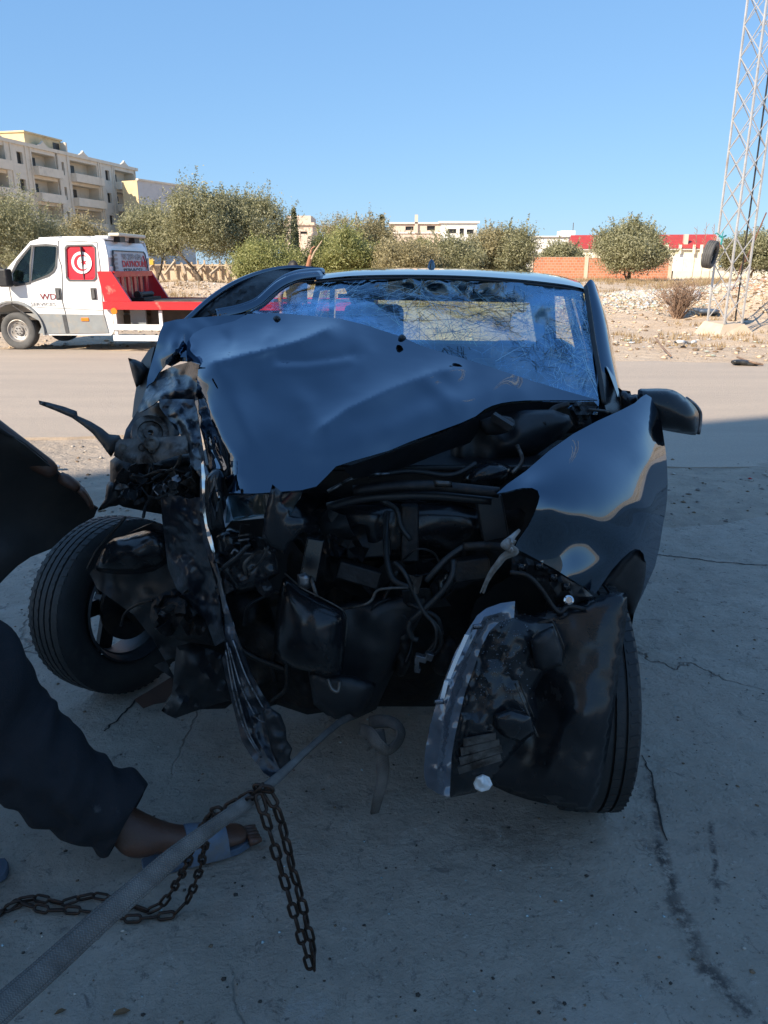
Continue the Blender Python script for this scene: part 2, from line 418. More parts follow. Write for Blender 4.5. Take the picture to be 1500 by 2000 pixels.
    nt.links.new(mixc(nt, rr, (.45,) * 3, (.95,) * 3), b.inputs['Roughness'])
    h = math_n(nt, 'ADD', noise_n(nt, vec, 26, 8, .75), math_n(nt, 'MULTIPLY', noise_n(nt, vec, 5, 6, .6), 2.2))
    h = math_n(nt, 'SUBTRACT', h, math_n(nt, 'MULTIPLY', sp, .35)); h = math_n(nt, 'SUBTRACT', h, ck)
    bump(nt, h, 1, .035, b)
    return m
def asphalt_mat():
    m, nt, b = nodes('dusty asphalt'); vec = coord(nt)
    mp = nt.nodes.new('ShaderNodeMapping'); mp.inputs['Scale'].default_value = (.35, 2.2, 1); nt.links.new(vec, mp.inputs[0])
    c = mixc(nt, ramp(nt, noise_n(nt, mp.outputs[0], 1.0, 7, .6), [(.3, 0.0), (.7, 1.0)]), (.41, .335, .265), (.50, .405, .315))
    c = mixc(nt, ramp(nt, noise_n(nt, vec, 65, 5, .8), [(.42, 0.0), (.6, .6)]), c, (.32, .28, .24))
    c = mixc(nt, ramp(nt, noise_n(nt, vec, 90, 4, .8), [(.6, 0.0), (.68, .7)]), c, (.42, .39, .35))
    nt.links.new(c, b.inputs['Base Color']); b.inputs['Roughness'].default_value = .85
    h = math_n(nt, 'ADD', noise_n(nt, vec, 80, 4, .7), noise_n(nt, vec, 6, 5, .6))
    bump(nt, h, .9, .008, b); return m
def dirt_mat():
    m, nt, b = nodes('sandy dirt'); vec = coord(nt)
    c = mixc(nt, ramp(nt, noise_n(nt, vec, .35, 8, .62), [(.35, 0.0), (.65, 1.0)]), (.62, .49, .36), (.52, .39, .27))
    c = mixc(nt, ramp(nt, noise_n(nt, vec, 3.2, 8, .7), [(.45, 0.0), (.7, .8)]), c, (.64, .53, .42))
    c = mixc(nt, ramp(nt, noise_n(nt, vec, 14, 6, .75), [(.52, 0.0), (.66, .8)]), c, (.34, .25, .17))
    c = mixc(nt, ramp(nt, noise_n(nt, vec, 30, 5, .8), [(.64, 0.0), (.7, .9)]), c, (.55, .5, .43))
    sx_ = nt.nodes.new('ShaderNodeSeparateXYZ'); nt.links.new(vec, sx_.inputs[0])
    mr = nt.nodes.new('ShaderNodeMapRange'); mr.inputs[1].default_value = 9; mr.inputs[2].default_value = 6; nt.links.new(sx_.outputs[1], mr.inputs[0])
    grey = mixc(nt, ramp(nt, noise_n(nt, vec, 5, 8, .7), [(.4, 0.0), (.65, 1.0)]), (.50, .42, .34), (.36, .31, .26))
    c = mixc(nt, math_n(nt, 'MULTIPLY', mr.outputs[0], .85), c, grey)
    nt.links.new(c, b.inputs['Base Color']); b.inputs['Roughness'].default_value = .95; b.inputs['Specular IOR Level'].default_value = .2
    h = math_n(nt, 'ADD', noise_n(nt, vec, 18, 8, .75), math_n(nt, 'MULTIPLY', noise_n(nt, vec, 3, 8, .65), 3))
    bump(nt, h, 1, .03, b); return m
M['concrete'] = concrete_mat(); M['asphalt'] = asphalt_mat(); M['dirt'] = dirt_mat()

def gz(x, y):
    x = np.asarray(x, float); y = np.asarray(y, float)
    t = np.clip((y - 15) / 32, 0, 1); z = -.03 + .56 * t * t * (3 - 2 * t)
    def mound(cx, cy, sx, sy, h): return h * np.exp(-((x - cx) / sx) ** 2 - ((y - cy) / sy) ** 2)
    far = np.clip((y - 13.6) / 3, 0, 1); far = far * far
    rt = np.clip((x - 3.5) / 3, 0, 1)
    z = z + far * (mound(9.6, 26.5, 3.2, 3.0, .55) + mound(12.7, 23, 2.1, 2.6, 1.35) + mound(17, 26, 4.0, 3.4, 1.1) + mound(13.2, 30, 2.5, 3, .5) + mound(7.2, 29, 3, 3, .1)
                   + mound(-9.5, 36, 4.5, 3, .35) + mound(-3, 34, 5, 4, .25) + mound(12, 20.5, 4, 2.0, .12))
    z = z + far * (.10 * vnoise(x + 90, y + 90, 1.7, 5) + .05 * vnoise(x, y, .6, 6)) * np.clip(1.4 - y / 80, .2, 1)
    near = np.clip(1 - abs(y - 5.7) / 1.6, 0, 1)
    z = z + near * (.012 * vnoise(x + 50, y + 50, .35, 8) + .012 * vnoise(x + 50, y, .12, 9) + .02)
    return z
def grid_mesh(name, xs, ys, zf, m, kind='structure'):
    X, Y = np.meshgrid(xs, ys); Z = zf(X, Y)
    V = np.stack([X, Y, Z], -1).reshape(-1, 3); nx, ny = len(xs), len(ys)
    i = np.arange(nx * ny).reshape(ny, nx)
    F = np.stack([i[:-1, :-1], i[:-1, 1:], i[1:, 1:], i[1:, :-1]], -1).reshape(-1, 4)
    me = bpy.data.meshes.new(name); me.vertices.add(len(V)); me.vertices.foreach_set('co', V.ravel())
    me.loops.add(F.size); me.loops.foreach_set('vertex_index', F.ravel().astype(np.int32))
    me.polygons.add(len(F)); me.polygons.foreach_set('loop_start', (np.arange(len(F)) * 4).astype(np.int32))
    me.update(calc_edges=True); me.validate(); me.shade_smooth()
    o = link(name, me, m); o['kind'] = kind; return o
ys = np.concatenate([np.arange(-60, 3.9, 4), np.arange(3.9, 7.6, .045), np.arange(7.6, 13.2, .6), np.arange(13.2, 40, .16), np.arange(40, 75, .6), np.geomspace(75, 2400, 30)])
xs = np.concatenate([-np.geomspace(2400, 28, 22), np.arange(-27, -8, .45), np.arange(-8, 9, .13), np.arange(9, 27, .22), np.geomspace(28, 2400, 22)])
ground = grid_mesh('ground', xs, ys, gz, M['dirt'])

def slab(name, m, edge_near, edge_far, x0, x1, z, thick, seed, amp):
    """a paved strip with ragged edges"""
    N = 260; r = np.random.default_rng(seed); x = np.linspace(x0, x1, N)
    def rag(a): return a * (.5 * vnoise(x + 300, x * 0, 1.1, seed) + .35 * vnoise(x + 300, x * 0, .35, seed + 1) + .25 * vnoise(x + 300, x * 0, .12, seed + 2))
    yn = edge_near(x) + (rag(amp) if amp and edge_near(0.0) > -10 else 0); yf = edge_far(x) + rag(amp)
    mb = MB(); v = []
    for i in range(N):
        v += [(x[i], yn[i], z), (x[i], yf[i], z), (x[i], yn[i], z - thick), (x[i], yf[i], z - thick)]
    f = []
    for i in range(N - 1):
        a, b = 4 * i, 4 * i + 4
        f += [(a, b, b + 1, a + 1), (a + 2, a + 3, b + 3, b + 2), (a, a + 2, b + 2, b), (a + 1, b + 1, b + 3, a + 3)]
    mb.add(v, f); o = mb.build(name, m); o['kind'] = 'structure'; return o
slab('road', M['asphalt'], lambda x: 6.95 - 1.0 / (1 + np.exp(-(x - .5) * 1.6)), lambda x: 13.9 - .16 * np.clip(x, -14, 14) + 0 * x, -70, 70, -.004, .1, 3, .35)
slab('forecourt', M['concrete'], lambda x: -14 + 0 * x, lambda x: 4.45 + .02 * x, -20, 20, 0, .14, 7, .22)

# the crack across the forecourt slab and the oily scar beside the right wheel
M['crack'] = mk('dark crack strip', (.035, .03, .027), (.02, .018, .016), 30, .95)  # near-black colour of the flat crack strips
def ground_crack(pts, w):
    q = curve([tuple(G(*p, .0025)) for p in pts], 6); mb = MB(); r = random.Random(3); L = []
    for i, p in enumerate(q):
        j = Vector((r.uniform(-1, 1), r.uniform(-1, 1), 0)) * w * 1.1
        L.append(Vector(p) + j)
    for i in range(len(L) - 1):
        d = (L[i + 1] - L[i]).normalized(); n = Vector((-d.y, d.x, 0)); a = w * r.uniform(.3, .8)
        if i == 0: pa = a
        mb.add([L[i] + n * pa, L[i] - n * pa, L[i + 1] - n * a, L[i + 1] + n * a], [(0, 1, 2, 3)]); pa = a
    o = mb.build('crack', M['crack'], None); o['kind'] = 'stuff'; o['label'] = 'thin dark crack line running across the concrete forecourt'; return o
ground_crack([(1285, 1083), (1340, 1089), (1400, 1097), (1450, 1101), (1500, 1104)], .007)
ground_crack([(205, 1428), (228, 1405), (250, 1383), (268, 1365)], .006)
ground_crack([(1255, 1475), (1272, 1515), (1280, 1560), (1300, 1640)], .004)

def rocks(name, n, place, smin, smax, mats, label, flat=.6, kind='stuff', power=2.2):
    """many small angular stones or scraps in one mesh"""
    base = np.array([(0, 0, 1), (.9, 0, .2), (.2, .9, .1), (-.8, .4, .2), (-.5, -.8, .1), (.5, -.8, .2), (0, 0, -.6)], float)
    fc = np.array([(0, 1, 2), (0, 2, 3), (0, 3, 4), (0, 4, 5), (0, 5, 1), (6, 2, 1), (6, 3, 2), (6, 4, 3), (6, 5, 4), (6, 1, 5)])
    pos = place(n); n = len(pos); s = smin + (smax - smin) * rng.random(n) ** power
    V = base[None] * (1 + .45 * (rng.random((n, 7, 3)) - .5)) * s[:, None, None]
    V[:, :, 2] *= flat; a = rng.random(n) * 6.28
    c, sn = np.cos(a), np.sin(a); X = V[:, :, 0] * c[:, None] - V[:, :, 1] * sn[:, None]; Yv = V[:, :, 0] * sn[:, None] + V[:, :, 1] * c[:, None]
    V = np.stack([X, Yv, V[:, :, 2]], -1) + pos[:, None, :]
    F = (fc[None] + (np.arange(n) * 7)[:, None, None]).reshape(-1, 3)
    me = bpy.data.meshes.new(name); me.vertices.add(n * 7); me.vertices.foreach_set('co', V.ravel())
    me.loops.add(F.size); me.loops.foreach_set('vertex_index', F.ravel().astype(np.int32))
    me.polygons.add(len(F)); me.polygons.foreach_set('loop_start', (np.arange(len(F)) * 3).astype(np.int32))
    for mm in mats: me.materials.append(mm)
    me.polygons.foreach_set('material_index', np.repeat(rng.integers(0, len(mats), n), 10).astype(np.int32))
    me.update(calc_edges=True)
    o = link(name, me, None); o['kind'] = kind; o['label'] = label; return o
def on_ground(x, y, dz=0): return np.stack([x, y, gz(x, y) + dz], 1)
M['stone'] = mk('pale stone', (.50, .46, .40), (.40, .35, .29), 20, .9)
M['stone2'] = mk('grey stone', (.30, .27, .24), (.22, .19, .16), 20, .9)
M['stone3'] = mk('white rubble', (.68, .66, .62), (.5, .48, .44), 9, .9)
M['stone4'] = mk('greenish scrap', (.38, .48, .40), (.5, .52, .45), 9, .8)
M['stone5'] = mk('brick scrap', (.42, .2, .12), (.5, .3, .2), 9, .9)
M['stone6'] = mk('blue grey scrap', (.35, .42, .47), (.5, .52, .55), 9, .8)
M['sandstone'] = mk('sandy clods', (.60, .47, .34), (.50, .38, .26), 9, .95)
M['soil'] = mk('dark soil clods', (.24, .165, .105), (.16, .11, .07), 9, .95)
M['litter'] = mk('white plastic litter', (.75, .75, .74), (.6, .62, .62), 9, .6)
M['bagdark'] = mk('dark crumbs', (.04, .035, .03), (.06, .05, .04), 9, .9)
def under(n): return np.stack([rng.normal(.1, .75, n), rng.uniform(1.1, 2.9, n), np.zeros(n) + .001], 1)
M['crumb'] = mk('glass crumbs', (.30, .40, .42), (.5, .6, .62), 40, .2)
rocks('glass_crumbs', 420, under, .0015, .006, [M['crumb'], M['bagdark'], M['bagdark'], M['crumb']], 'crumbs of broken glass and black plastic under the wreck', power=2)
def shoulder(n):
    x = rng.uniform(-8, 10, n); y = 4.3 + 2.7 * rng.random(n) ** 1.5; return on_ground(x, y, .002)
rocks('gravel', 5200, shoulder, .004, .026, [M['stone2'], M['stone'], M['soil']], 'fine gravel along the broken edge of the forecourt', power=3)
rocks('grit', 3200, lambda n: np.stack([rng.uniform(-3, 4, n), rng.uniform(.6, 4.3, n), np.zeros(n) + .0005], 1), (.0015), .008, [M['stone2'], M['soil'], M['soil'], M['stone'], M['bagdark']], 'grit scattered over the forecourt concrete', power=3)
def farfield(n):
    x = rng.uniform(-16, 22, n); y = 13 + 27 * rng.random(n) ** 1.2
    k = (y > 14.4 - .16 * x); return on_ground(x[k], y[k], .01)
rocks('field_stones', 12000, farfield, .012, .085, [M['sandstone'], M['stone'], M['soil'], M['sandstone']], 'stones and clods strewn over the dirt beyond the road', power=4)
def heap(cx, cy, sx, sy):
    def f(n):
        x = rng.normal(cx, sx * .5, n); y = rng.normal(cy, sy * .5, n); return on_ground(x, y, .01)
    return f
rocks('rubble_heap', 9000, heap(9.0, 26.4, 2.9, 2.6), .012, .10, [M['stone3'], M['stone'], M['stone'], M['stone4'], M['stone2'], M['stone6'], M['sandstone'], M['sandstone']], 'heap of pale building rubble and rubbish between the wreck and the mast', power=2.4)
rocks('rubble_heap', 3500, heap(12.4, 25.0, 2.4, 2.6), .012, .09, [M['sandstone'], M['stone5'], M['sandstone'], M['soil'], M['stone'], M['stone3']], 'reddish brick scraps and rubble around the foot of the mast', power=3)
rocks('rubble_heap', 3500, heap(12.6, 22.8, 2.4, 2.8), .012, .10, [M['sandstone'], M['soil'], M['stone'], M['sandstone']], 'sandy spoil heap at the right edge', power=3)
rocks('rubble_heap', 900, heap(-6.5, 33, 6.0, 3.4), .012, .10, [M['stone'], M['sandstone'], M['sandstone'], M['litter'], M['soil']], 'pale rubbish strewn under the olive trees', power=3)
rocks('litter_scraps', 190, lambda n: on_ground(rng.uniform(3, 14, n), rng.uniform(13.6, 24, n), .02), .02, .13, [M['litter'], M['stone6'], M['stone3'], M['stone4']], 'white plastic scraps lying on the dirt beyond the road', flat=.18, power=3)

def leaf_mesh(name, cen, nrm, size, asp, m, parent=None, jitter=1.0, tri=False):
    """many leaf-sized faces"""
    n = len(cen); u = rng.normal(size=(n, 3)); u -= nrm * (u * nrm).sum(1, keepdims=True); u /= np.linalg.norm(u, axis=1, keepdims=True) + 1e-9
    w = np.cross(nrm, u); s = size * rng.uniform(.6, 1.35, n)
    a = u * (s * asp)[:, None]; b = w * s[:, None]
    if tri: V = np.stack([cen - b * .35, cen + b * .35, cen + a], 1); k = 3
    else: V = np.stack([cen - a, cen - b * .5, cen + a, cen + b * .5], 1); k = 4
    me = bpy.data.meshes.new(name); me.vertices.add(n * k); me.vertices.foreach_set('co', V.reshape(-1).astype(np.float32))
    me.loops.add(n * k); me.loops.foreach_set('vertex_index', np.arange(n * k, dtype=np.int32))
    me.polygons.add(n); me.polygons.foreach_set('loop_start', (np.arange(n) * k).astype(np.int32)); me.update(calc_edges=True)
    return link(name, me, m, parent, local=True)
def leaf_mat(name, c1, c2, c3, trans=.38):
    m, nt, b = nodes(name); g = nt.nodes.new('ShaderNodeNewGeometry')
    r = nt.nodes.new('ShaderNodeValToRGB'); e = r.color_ramp.elements; e.new(.5)
    for el, (p, c) in zip(e, ((.1, c1), (.55, c2), (.95, c3))): el.position = p; el.color = (*c, 1)
    nt.links.new(g.outputs['Random Per Island'], r.inputs[0]); nt.links.new(r.outputs[0], b.inputs['Base Color'])
    b.inputs['Roughness'].default_value = .6; b.inputs['Specular IOR Level'].default_value = .3
    t = nt.nodes.new('ShaderNodeBsdfTranslucent'); nt.links.new(r.outputs[0], t.inputs[0])
    mx = nt.nodes.new('ShaderNodeMixShader'); mx.inputs[0].default_value = trans
    nt.links.new(b.outputs[0], mx.inputs[1]); nt.links.new(t.outputs[0], mx.inputs[2]); nt.links.new(mx.outputs[0], nt.nodes['Material Output'].inputs[0])
    return m
M['olive'] = leaf_mat('olive leaves', (.20, .20, .10), (.33, .32, .18), (.48, .46, .30))
M['olive2'] = leaf_mat('brownish leaves', (.25, .215, .11), (.38, .33, .18), (.50, .44, .27))
M['shrub'] = leaf_mat('fresh shrub leaves', (.20, .22, .07), (.33, .34, .13), (.48, .47, .22))
M['drygrass'] = leaf_mat('dry grass', (.30, .20, .10), (.42, .30, .16), (.54, .42, .25))
M['cypress'] = leaf_mat('cypress leaves', (.03, .05, .025), (.06, .08, .04), (.10, .11, .06))
M['bark'] = mk('olive bark', (.16, .125, .095), (.08, .06, .045), 8, .95, 0, .6, 30)
M['bark2'] = mk('reddish bark', (.20, .09, .055), (.10, .05, .035), 8, .95, 0, .6, 30)

def dry_tufts(name, n, place, h, label):
    pos = place(n); nb = 7; c = np.repeat(pos, nb, 0); k = len(c)
    c = c + np.stack([rng.normal(0, .07, k), rng.normal(0, .07, k), np.zeros(k)], 1)
    d = np.stack([rng.normal(0, .35, k), rng.normal(0, .35, k), np.ones(k)], 1) * (h * rng.uniform(.4, 1.2, k))[:, None]
    w = np.stack([rng.normal(size=k), rng.normal(size=k), np.zeros(k)], 1); w /= np.linalg.norm(w, axis=1, keepdims=True); w *= .012
    V = np.stack([c - w, c + w, c + d], 1)
    me = bpy.data.meshes.new(name); me.vertices.add(k * 3); me.vertices.foreach_set('co', V.reshape(-1).astype(np.float32))
    me.loops.add(k * 3); me.loops.foreach_set('vertex_index', np.arange(k * 3, dtype=np.int32))
    me.polygons.add(k); me.polygons.foreach_set('loop_start', (np.arange(k) * 3).astype(np.int32)); me.update(calc_edges=True)
    o = link(name, me, M['drygrass']); o['kind'] = 'stuff'; o['label'] = label; return o
def gp(n):
    x = rng.uniform(-20, 30, n); y = 27 + 33 * rng.random(n); k = vnoise(x + 99, y + 99, 3.0, 4) > -.1; return on_ground(x[k], y[k])
dry_tufts('dry_grass', 9000, gp, .3, 'dry straw coloured grass over the wasteland')
def gp2(n):
    x = rng.uniform(5, 20, n); y = rng.uniform(15.5, 28, n); k = vnoise(x + 99, y + 99, 1.2, 14) > .1; return on_ground(x[k], y[k])
dry_tufts('dry_grass', 1500, gp2, .13, 'short dry weeds in front of the mast')

# ================================================================ TREES
def branch(mb, p, d, L, r, depth, tips, rd, n=6):
    pts = [p.copy()]; rs = [r]; q = p.copy(); dd = d.copy(); k = 4
    for i in range(k):
        dd = (dd + Vector((rd.uniform(-1, 1), rd.uniform(-1, 1), rd.uniform(-.3, .6))) * .22).normalized()
        q = q + dd * (L / k); pts.append(q.copy()); rs.append(r * (1 - .42 * (i + 1) / k))
    mb.tube(pts, rs, n)
    if depth == 0: tips.append(q); tips.append(pts[-2]); return
    for i in range(rd.choice((2, 3))):
        a = rd.uniform(0, 6.28); nd = (dd + Vector((math.cos(a), math.sin(a), rd.uniform(-.1, .7))) * rd.uniform(.45, .9)).normalized()
        branch(mb, q, nd, L * rd.uniform(.62, .82), rs[-1] * .75, depth - 1, tips, rd, max(4, n - 1))
def tree(name, label, cat, loc, H, wx, mat, seed=1, leaves=9000, leaf=.075, trunk_h=.22, trunks=1, low=.25, asp=1.5, bark='bark', lean=0, group=None, clumps=56, dens=.25, wy=None, ragged=.28, tr=.16):
    rd = random.Random(seed); r_ = np.random.default_rng(seed)
    t = thing(name, label, cat, loc, 0, group)
    mb = MB(); tips = []
    for k in range(trunks):
        off = Vector((rd.uniform(-.2, .2) * (k > 0) * wx * .4, rd.uniform(-.1, .1), -.08))
        d0 = Vector((rd.uniform(-.25, .25) + lean * (1 if k % 2 == 0 else -.6), rd.uniform(-.2, .2), 1)).normalized()
        branch(mb, off, d0, H * trunk_h, tr * H / 5, 3, tips, rd, 8)
    mb.build('trunk', M[bark], t, local=True, smooth=True)
    # crown: clumps over an uneven ellipsoid, leaves thickest in the clumps
    wy = wy or wx; cz = H * (low + (1 - low) / 2); hz = H * (1 - low) / 2
    th = r_.uniform(0, 6.283, clumps); ph = np.arccos(r_.uniform(-.75, 1, clumps)); rad = r_.uniform(.35, 1, clumps) ** .5
    env = 1 + ragged * np.sin(th * 2 + seed) * .5 + r_.normal(0, ragged * .35, clumps)
    C = np.stack([np.cos(th) * np.sin(ph) * wx * rad * env, np.sin(th) * np.sin(ph) * wy * rad * env, np.cos(ph) * hz * rad * np.clip(env, .6, 1.25) + cz], 1) * np.array([.86, .86, .93])
    C[:, 2] = C[:, 2] * .93 + cz * .05
    sz = r_.uniform(.5, 1.15, clumps) * dens * (wx + hz)
    idx = r_.integers(0, clumps, leaves); v = r_.normal(size=(leaves, 3)); v /= np.linalg.norm(v, axis=1, keepdims=True)
    rr = np.abs(r_.normal(.62, .33, leaves)); pos = C[idx] + v * (rr * sz[idx])[:, None] * np.array([1, 1, .8])
    # upward sprays
    ns = leaves // 13; si = r_.integers(0, clumps, ns); up = r_.uniform(0, 1, ns)
    dirn = (C[si] - np.array([0, 0, cz * .7])); dirn /= np.linalg.norm(dirn, axis=1, keepdims=True); sp = r_.normal(size=(clumps, 3)) * .35
    sd_ = dirn + sp[si] + np.array([0, 0, .7]); sd_ /= np.linalg.norm(sd_, axis=1, keepdims=True)
    pos2 = C[si] + sd_ * (up * sz[si] * 1.25)[:, None] + r_.normal(0, .035 * H / 4, (ns, 3))
    pos = np.concatenate([pos, pos2]); pos = pos[pos[:, 2] > .06]
    nr = r_.normal(size=(len(pos), 3)) + (pos - np.array([0, 0, cz])) * .35; nr /= np.linalg.norm(nr, axis=1, keepdims=True)
    leaf_mesh('crown', pos, nr, leaf * .74, asp, mat, t)
    return t
def base_at(px, Y, dx=0):
    x = (px - 750) / 1500 * (Y * CT + (1.52 - .5) * ST); return (x, Y, float(gz(x, Y)))
def H_at(py, Y, b): return P(750, py, Y).z - b[2]
TREES = [  # px, top row, half width px, Y, material, low, trunks, label, seed, leaves, kwargs
 (35, 372, 112, 40, 'olive', .12, 2, 'broad olive tree behind the cab of the tow truck, at the left edge', 3, 16000, {}),
 (168, 418, 52, 52, 'olive2', .10, 1, 'low brownish tree between the left olive and the apartment block', 4, 7000, {}),
 (302, 396, 66, 44, 'olive', .30, 1, 'round olive tree above the truck bed with one slim mottled trunk', 5, 12000, {'tr': .13, 'trunk_h': .3}),
 (402, 362, 74, 42, 'olive', .30, 1, 'tall olive tree with a dark crooked trunk leaning left', 6, 14000, {'lean': -.5, 'tr': .17, 'trunk_h': .26}),
 (480, 358, 84, 44, 'olive', .22, 2, 'tall wide olive tree with an upright trunk behind the swung-out door', 7, 17000, {'tr': .17, 'trunk_h': .26}),
 (520, 462, 62, 38, 'shrub', .02, 1, 'tangled yellow-green bush at the foot of the tall olives', 8, 9000, {}),
 (655, 396, 34, 56, 'olive2', .1, 1, 'thin airy tree top rising above the hedge', 9, 3600, {'leaf': .06, 'ragged': .5}),
 (655, 440, 78, 46, 'shrub', .02, 2, 'large fresh green shrub directly behind the raised stick', 10, 14000, {}),
 (722, 420, 66, 50, 'olive2', .02, 1, 'brown-green shrub left of the pale house with two windows', 11, 11000, {}),
 (790, 468, 74, 44, 'olive2', .02, 1, 'low dusty shrub in front of the pale house', 12, 10000, {}),
 (826, 456, 22, 50, 'shrub', .02, 1, 'small yellow-green bush in front of the pale house wall', 13, 2600, {}),
 (880, 452, 66, 46, 'olive', .02, 1, 'grey-green shrub behind the shark fin antenna', 14, 10000, {}),
 (945, 444, 62, 48, 'olive2', .02, 2, 'dense dusty shrub to the right of the white annex', 15, 11000, {}),
 (995, 434, 42, 47, 'olive', .02, 2, 'darker bush at the left end of the brick wall', 16, 10000, {}),
 (1098, 468, 50, 70, 'olive', .1, 1, 'low olive crown peeping over the brick wall', 17, 6000, {}),
 (1226, 430, 70, 56, 'olive', .18, 4, 'lone round olive tree standing in front of the brick wall', 18, 22000, {'trunk_h': .16, 'tr': .1, 'clumps': 80, 'ragged': .12}),
 (1462, 452, 62, 54, 'olive', .22, 1, 'olive tree with a reddish trunk behind the lattice mast', 19, 13000, {'bark': 'bark2', 'lean': .5, 'tr': .2}),
]
for (px, py, hw, Y, mt, low, trk, lab, sd, nl, kw) in TREES:
    b = base_at(px, Y); H = H_at(py, Y, b); wx = hw / 1500 * Y * .98
    kw = dict(kw); kw.setdefault('leaf', .062 * Y / 45)
    tree('olive_tree' if mt == 'olive' else 'shrub', lab, 'tree' if mt == 'olive' else 'shrub', b, H, wx, M[mt], sd, int(nl * 3.2), low=low, trunks=trk, group=None, **kw)
def cypress(px, py, w, Y, lab):
    b = base_at(px, Y); H = H_at(py, Y, b); t = thing('cypress_tree', lab, 'tree', b)
    n = 4500; h = rng.random(n); a = rng.random(n) * 6.28; r = w * (1 - h) ** .7 * (.55 + .45 * rng.random(n))
    pos = np.stack([np.cos(a) * r, np.sin(a) * r, .06 * H + h * H * .94], 1); nr = rng.normal(size=(n, 3)) + pos * np.array([2, 2, 0]); nr /= np.linalg.norm(nr, axis=1, keepdims=True)
    leaf_mesh('crown', pos, nr, .16, 1.6, M['cypress'], t)
    MB().tube([(0, 0, -.1), (0, 0, H * .2)], .12, 6).build('trunk', M['bark'], t, local=True)
cypress(578, 408, .62, 84, 'narrow dark cypress in front of the small pink house')
cypress(746, 421, .5, 88, 'tip of a dark cypress behind the hedge')

# thorny dry bush and thin reeds near the mast
def twigs(name, lab, loc, n, H, spread, m, r0=.012, cat='bush'):
    rd = random.Random(5 + n); t = thing(name, lab, cat, loc); mb = MB()
    for i in range(n):
        a = rd.uniform(0, 6.28); s = rd.uniform(.1, 1) * spread; h = H * rd.uniform(.5, 1)
        p0 = Vector((rd.uniform(-.1, .1), rd.uniform(-.1, .1), -.03)); p2 = Vector((math.cos(a) * s, math.sin(a) * s, h)); p1 = p0.lerp(p2, .5) + Vector((rd.uniform(-.1, .1), rd.uniform(-.1, .1), .08))
        mb.tube([p0, p1, p2], [r0, r0 * .7, r0 * .3], 3, False)
        for k in range(5):
            q = p1.lerp(p2, rd.random()); e = q + Vector((rd.uniform(-1, 1), rd.uniform(-1, 1), rd.uniform(.2, 1))) * .2 * H
            mb.tube([q, e], [r0 * .5, r0 * .25], 3, False)
    mb.build('twigs', m, t, local=True); return t
M['twig'] = mk('dry twigs', (.30, .20, .14), (.2, .13, .09), 9, .9)
b = base_at(1325, 22.5); twigs('dry_bush', 'leafless reddish brown bush beside the rubble heap', b, 130, 1.05, .85, M['twig'])
b = base_at(1352, 60); reeds = []
for px, top in ((1350, 442), (1367, 434), (1383, 436)):
    b = base_at(px, 52); t = thing('dry_stalk', 'tall thin dry stalk in front of the red roof, ' + {1350: 'the leftmost of three', 1367: 'the middle one of three', 1383: 'the rightmost of three'}[px], 'stalk', b, 0, 'dry stalks before the red roof')
    H = H_at(top, 52, b); mb = MB().tube([(0, 0, -.1), (.05, 0, H * .5), (-.04, 0, H)], [.02, .016, .01], 4); mb.build('stem', M['twig'], t, local=True)
    mb = MB()
    for k in range(9):
        z = H * (.6 + .04 * k); mb.tube([(0, 0, z), (random.uniform(-.2, .2), .05, z + .2)], [.012, .02], 3)
    mb.build('seed_head', M['twig'], t, local=True)
# ================================================================ FAR BUILDINGS
def stucco(name, c1, c2, sc=1.2): return mk(name, c1, c2, sc, .92, 0, .25, 12, .3, .7, dirt=tuple(v * .72 for v in c2), dscale=.6, dlo=.55, dhi=.8)
M['stucco'] = stucco('weathered cream render', (.74, .65, .52), (.66, .58, .46))
M['stucco_y'] = stucco('yellow render', (.68, .55, .33), (.60, .48, .28))
M['greywall'] = stucco('grey render', (.56, .54, .52), (.50, .48, .46))
M['pinkwall'] = stucco('pinkish render', (.66, .53, .43), (.58, .46, .38))
M['whitewall'] = stucco('white render', (.78, .77, .74), (.72, .71, .68))
M['creamwall'] = stucco('cream wall', (.74, .69, .55), (.68, .62, .48))
M['redroof'] = mk('red metal roof', (.50, .05, .035), (.40, .045, .035), 2, .6)
M['darkhole'] = mk('dark window pane', (.03, .028, .027), (.02, .02, .02), 1, .35)
M['frame'] = mk('window frame grey', (.12, .11, .10), (.09, .09, .08), 3, .6)
M['concretewall'] = stucco('raw concrete wall', (.62, .52, .40), (.55, .46, .35))
M['timber'] = mk('pale timber', (.58, .46, .32), (.40, .30, .2), 5, .9)
M['yellow'] = mk('yellow board', (.65, .42, .05), (.55, .36, .05), 5, .7)

def frame_of(o, d):                       # matrix: x along the wall, y away from the viewer, z up
    d = Vector((d[0], d[1], 0)).normalized(); n = Vector((-d.y, d.x, 0))
    return Matrix(((d.x, n.x, 0, o[0]), (d.y, n.y, 0, o[1]), (0, 0, 1, o[2]), (0, 0, 0, 1)))
class LB(MB):
    def boxl(s, x0, x1, y0, y1, z0, z1): return s.boxb((x0, y0, z0), (x1, y1, z1))
def wall_holes(mb, x0, x1, z0, z1, y0, th, holes):
    """wall slab from y0 to y0+th with rectangular openings"""
    xs = sorted({x0, x1, *[h[0] for h in holes], *[h[1] for h in holes]})
    for a, b in zip(xs[:-1], xs[1:]):
        cuts = sorted([(h[2], h[3]) for h in holes if h[0] <= a + 1e-6 and h[1] >= b - 1e-6]); z = z0
        for c0, c1 in cuts:
            if c0 > z: mb.boxb((a, y0, z), (b, y0 + th, c0))
            z = c1
        if z < z1: mb.boxb((a, y0, z), (b, y0 + th, z1))
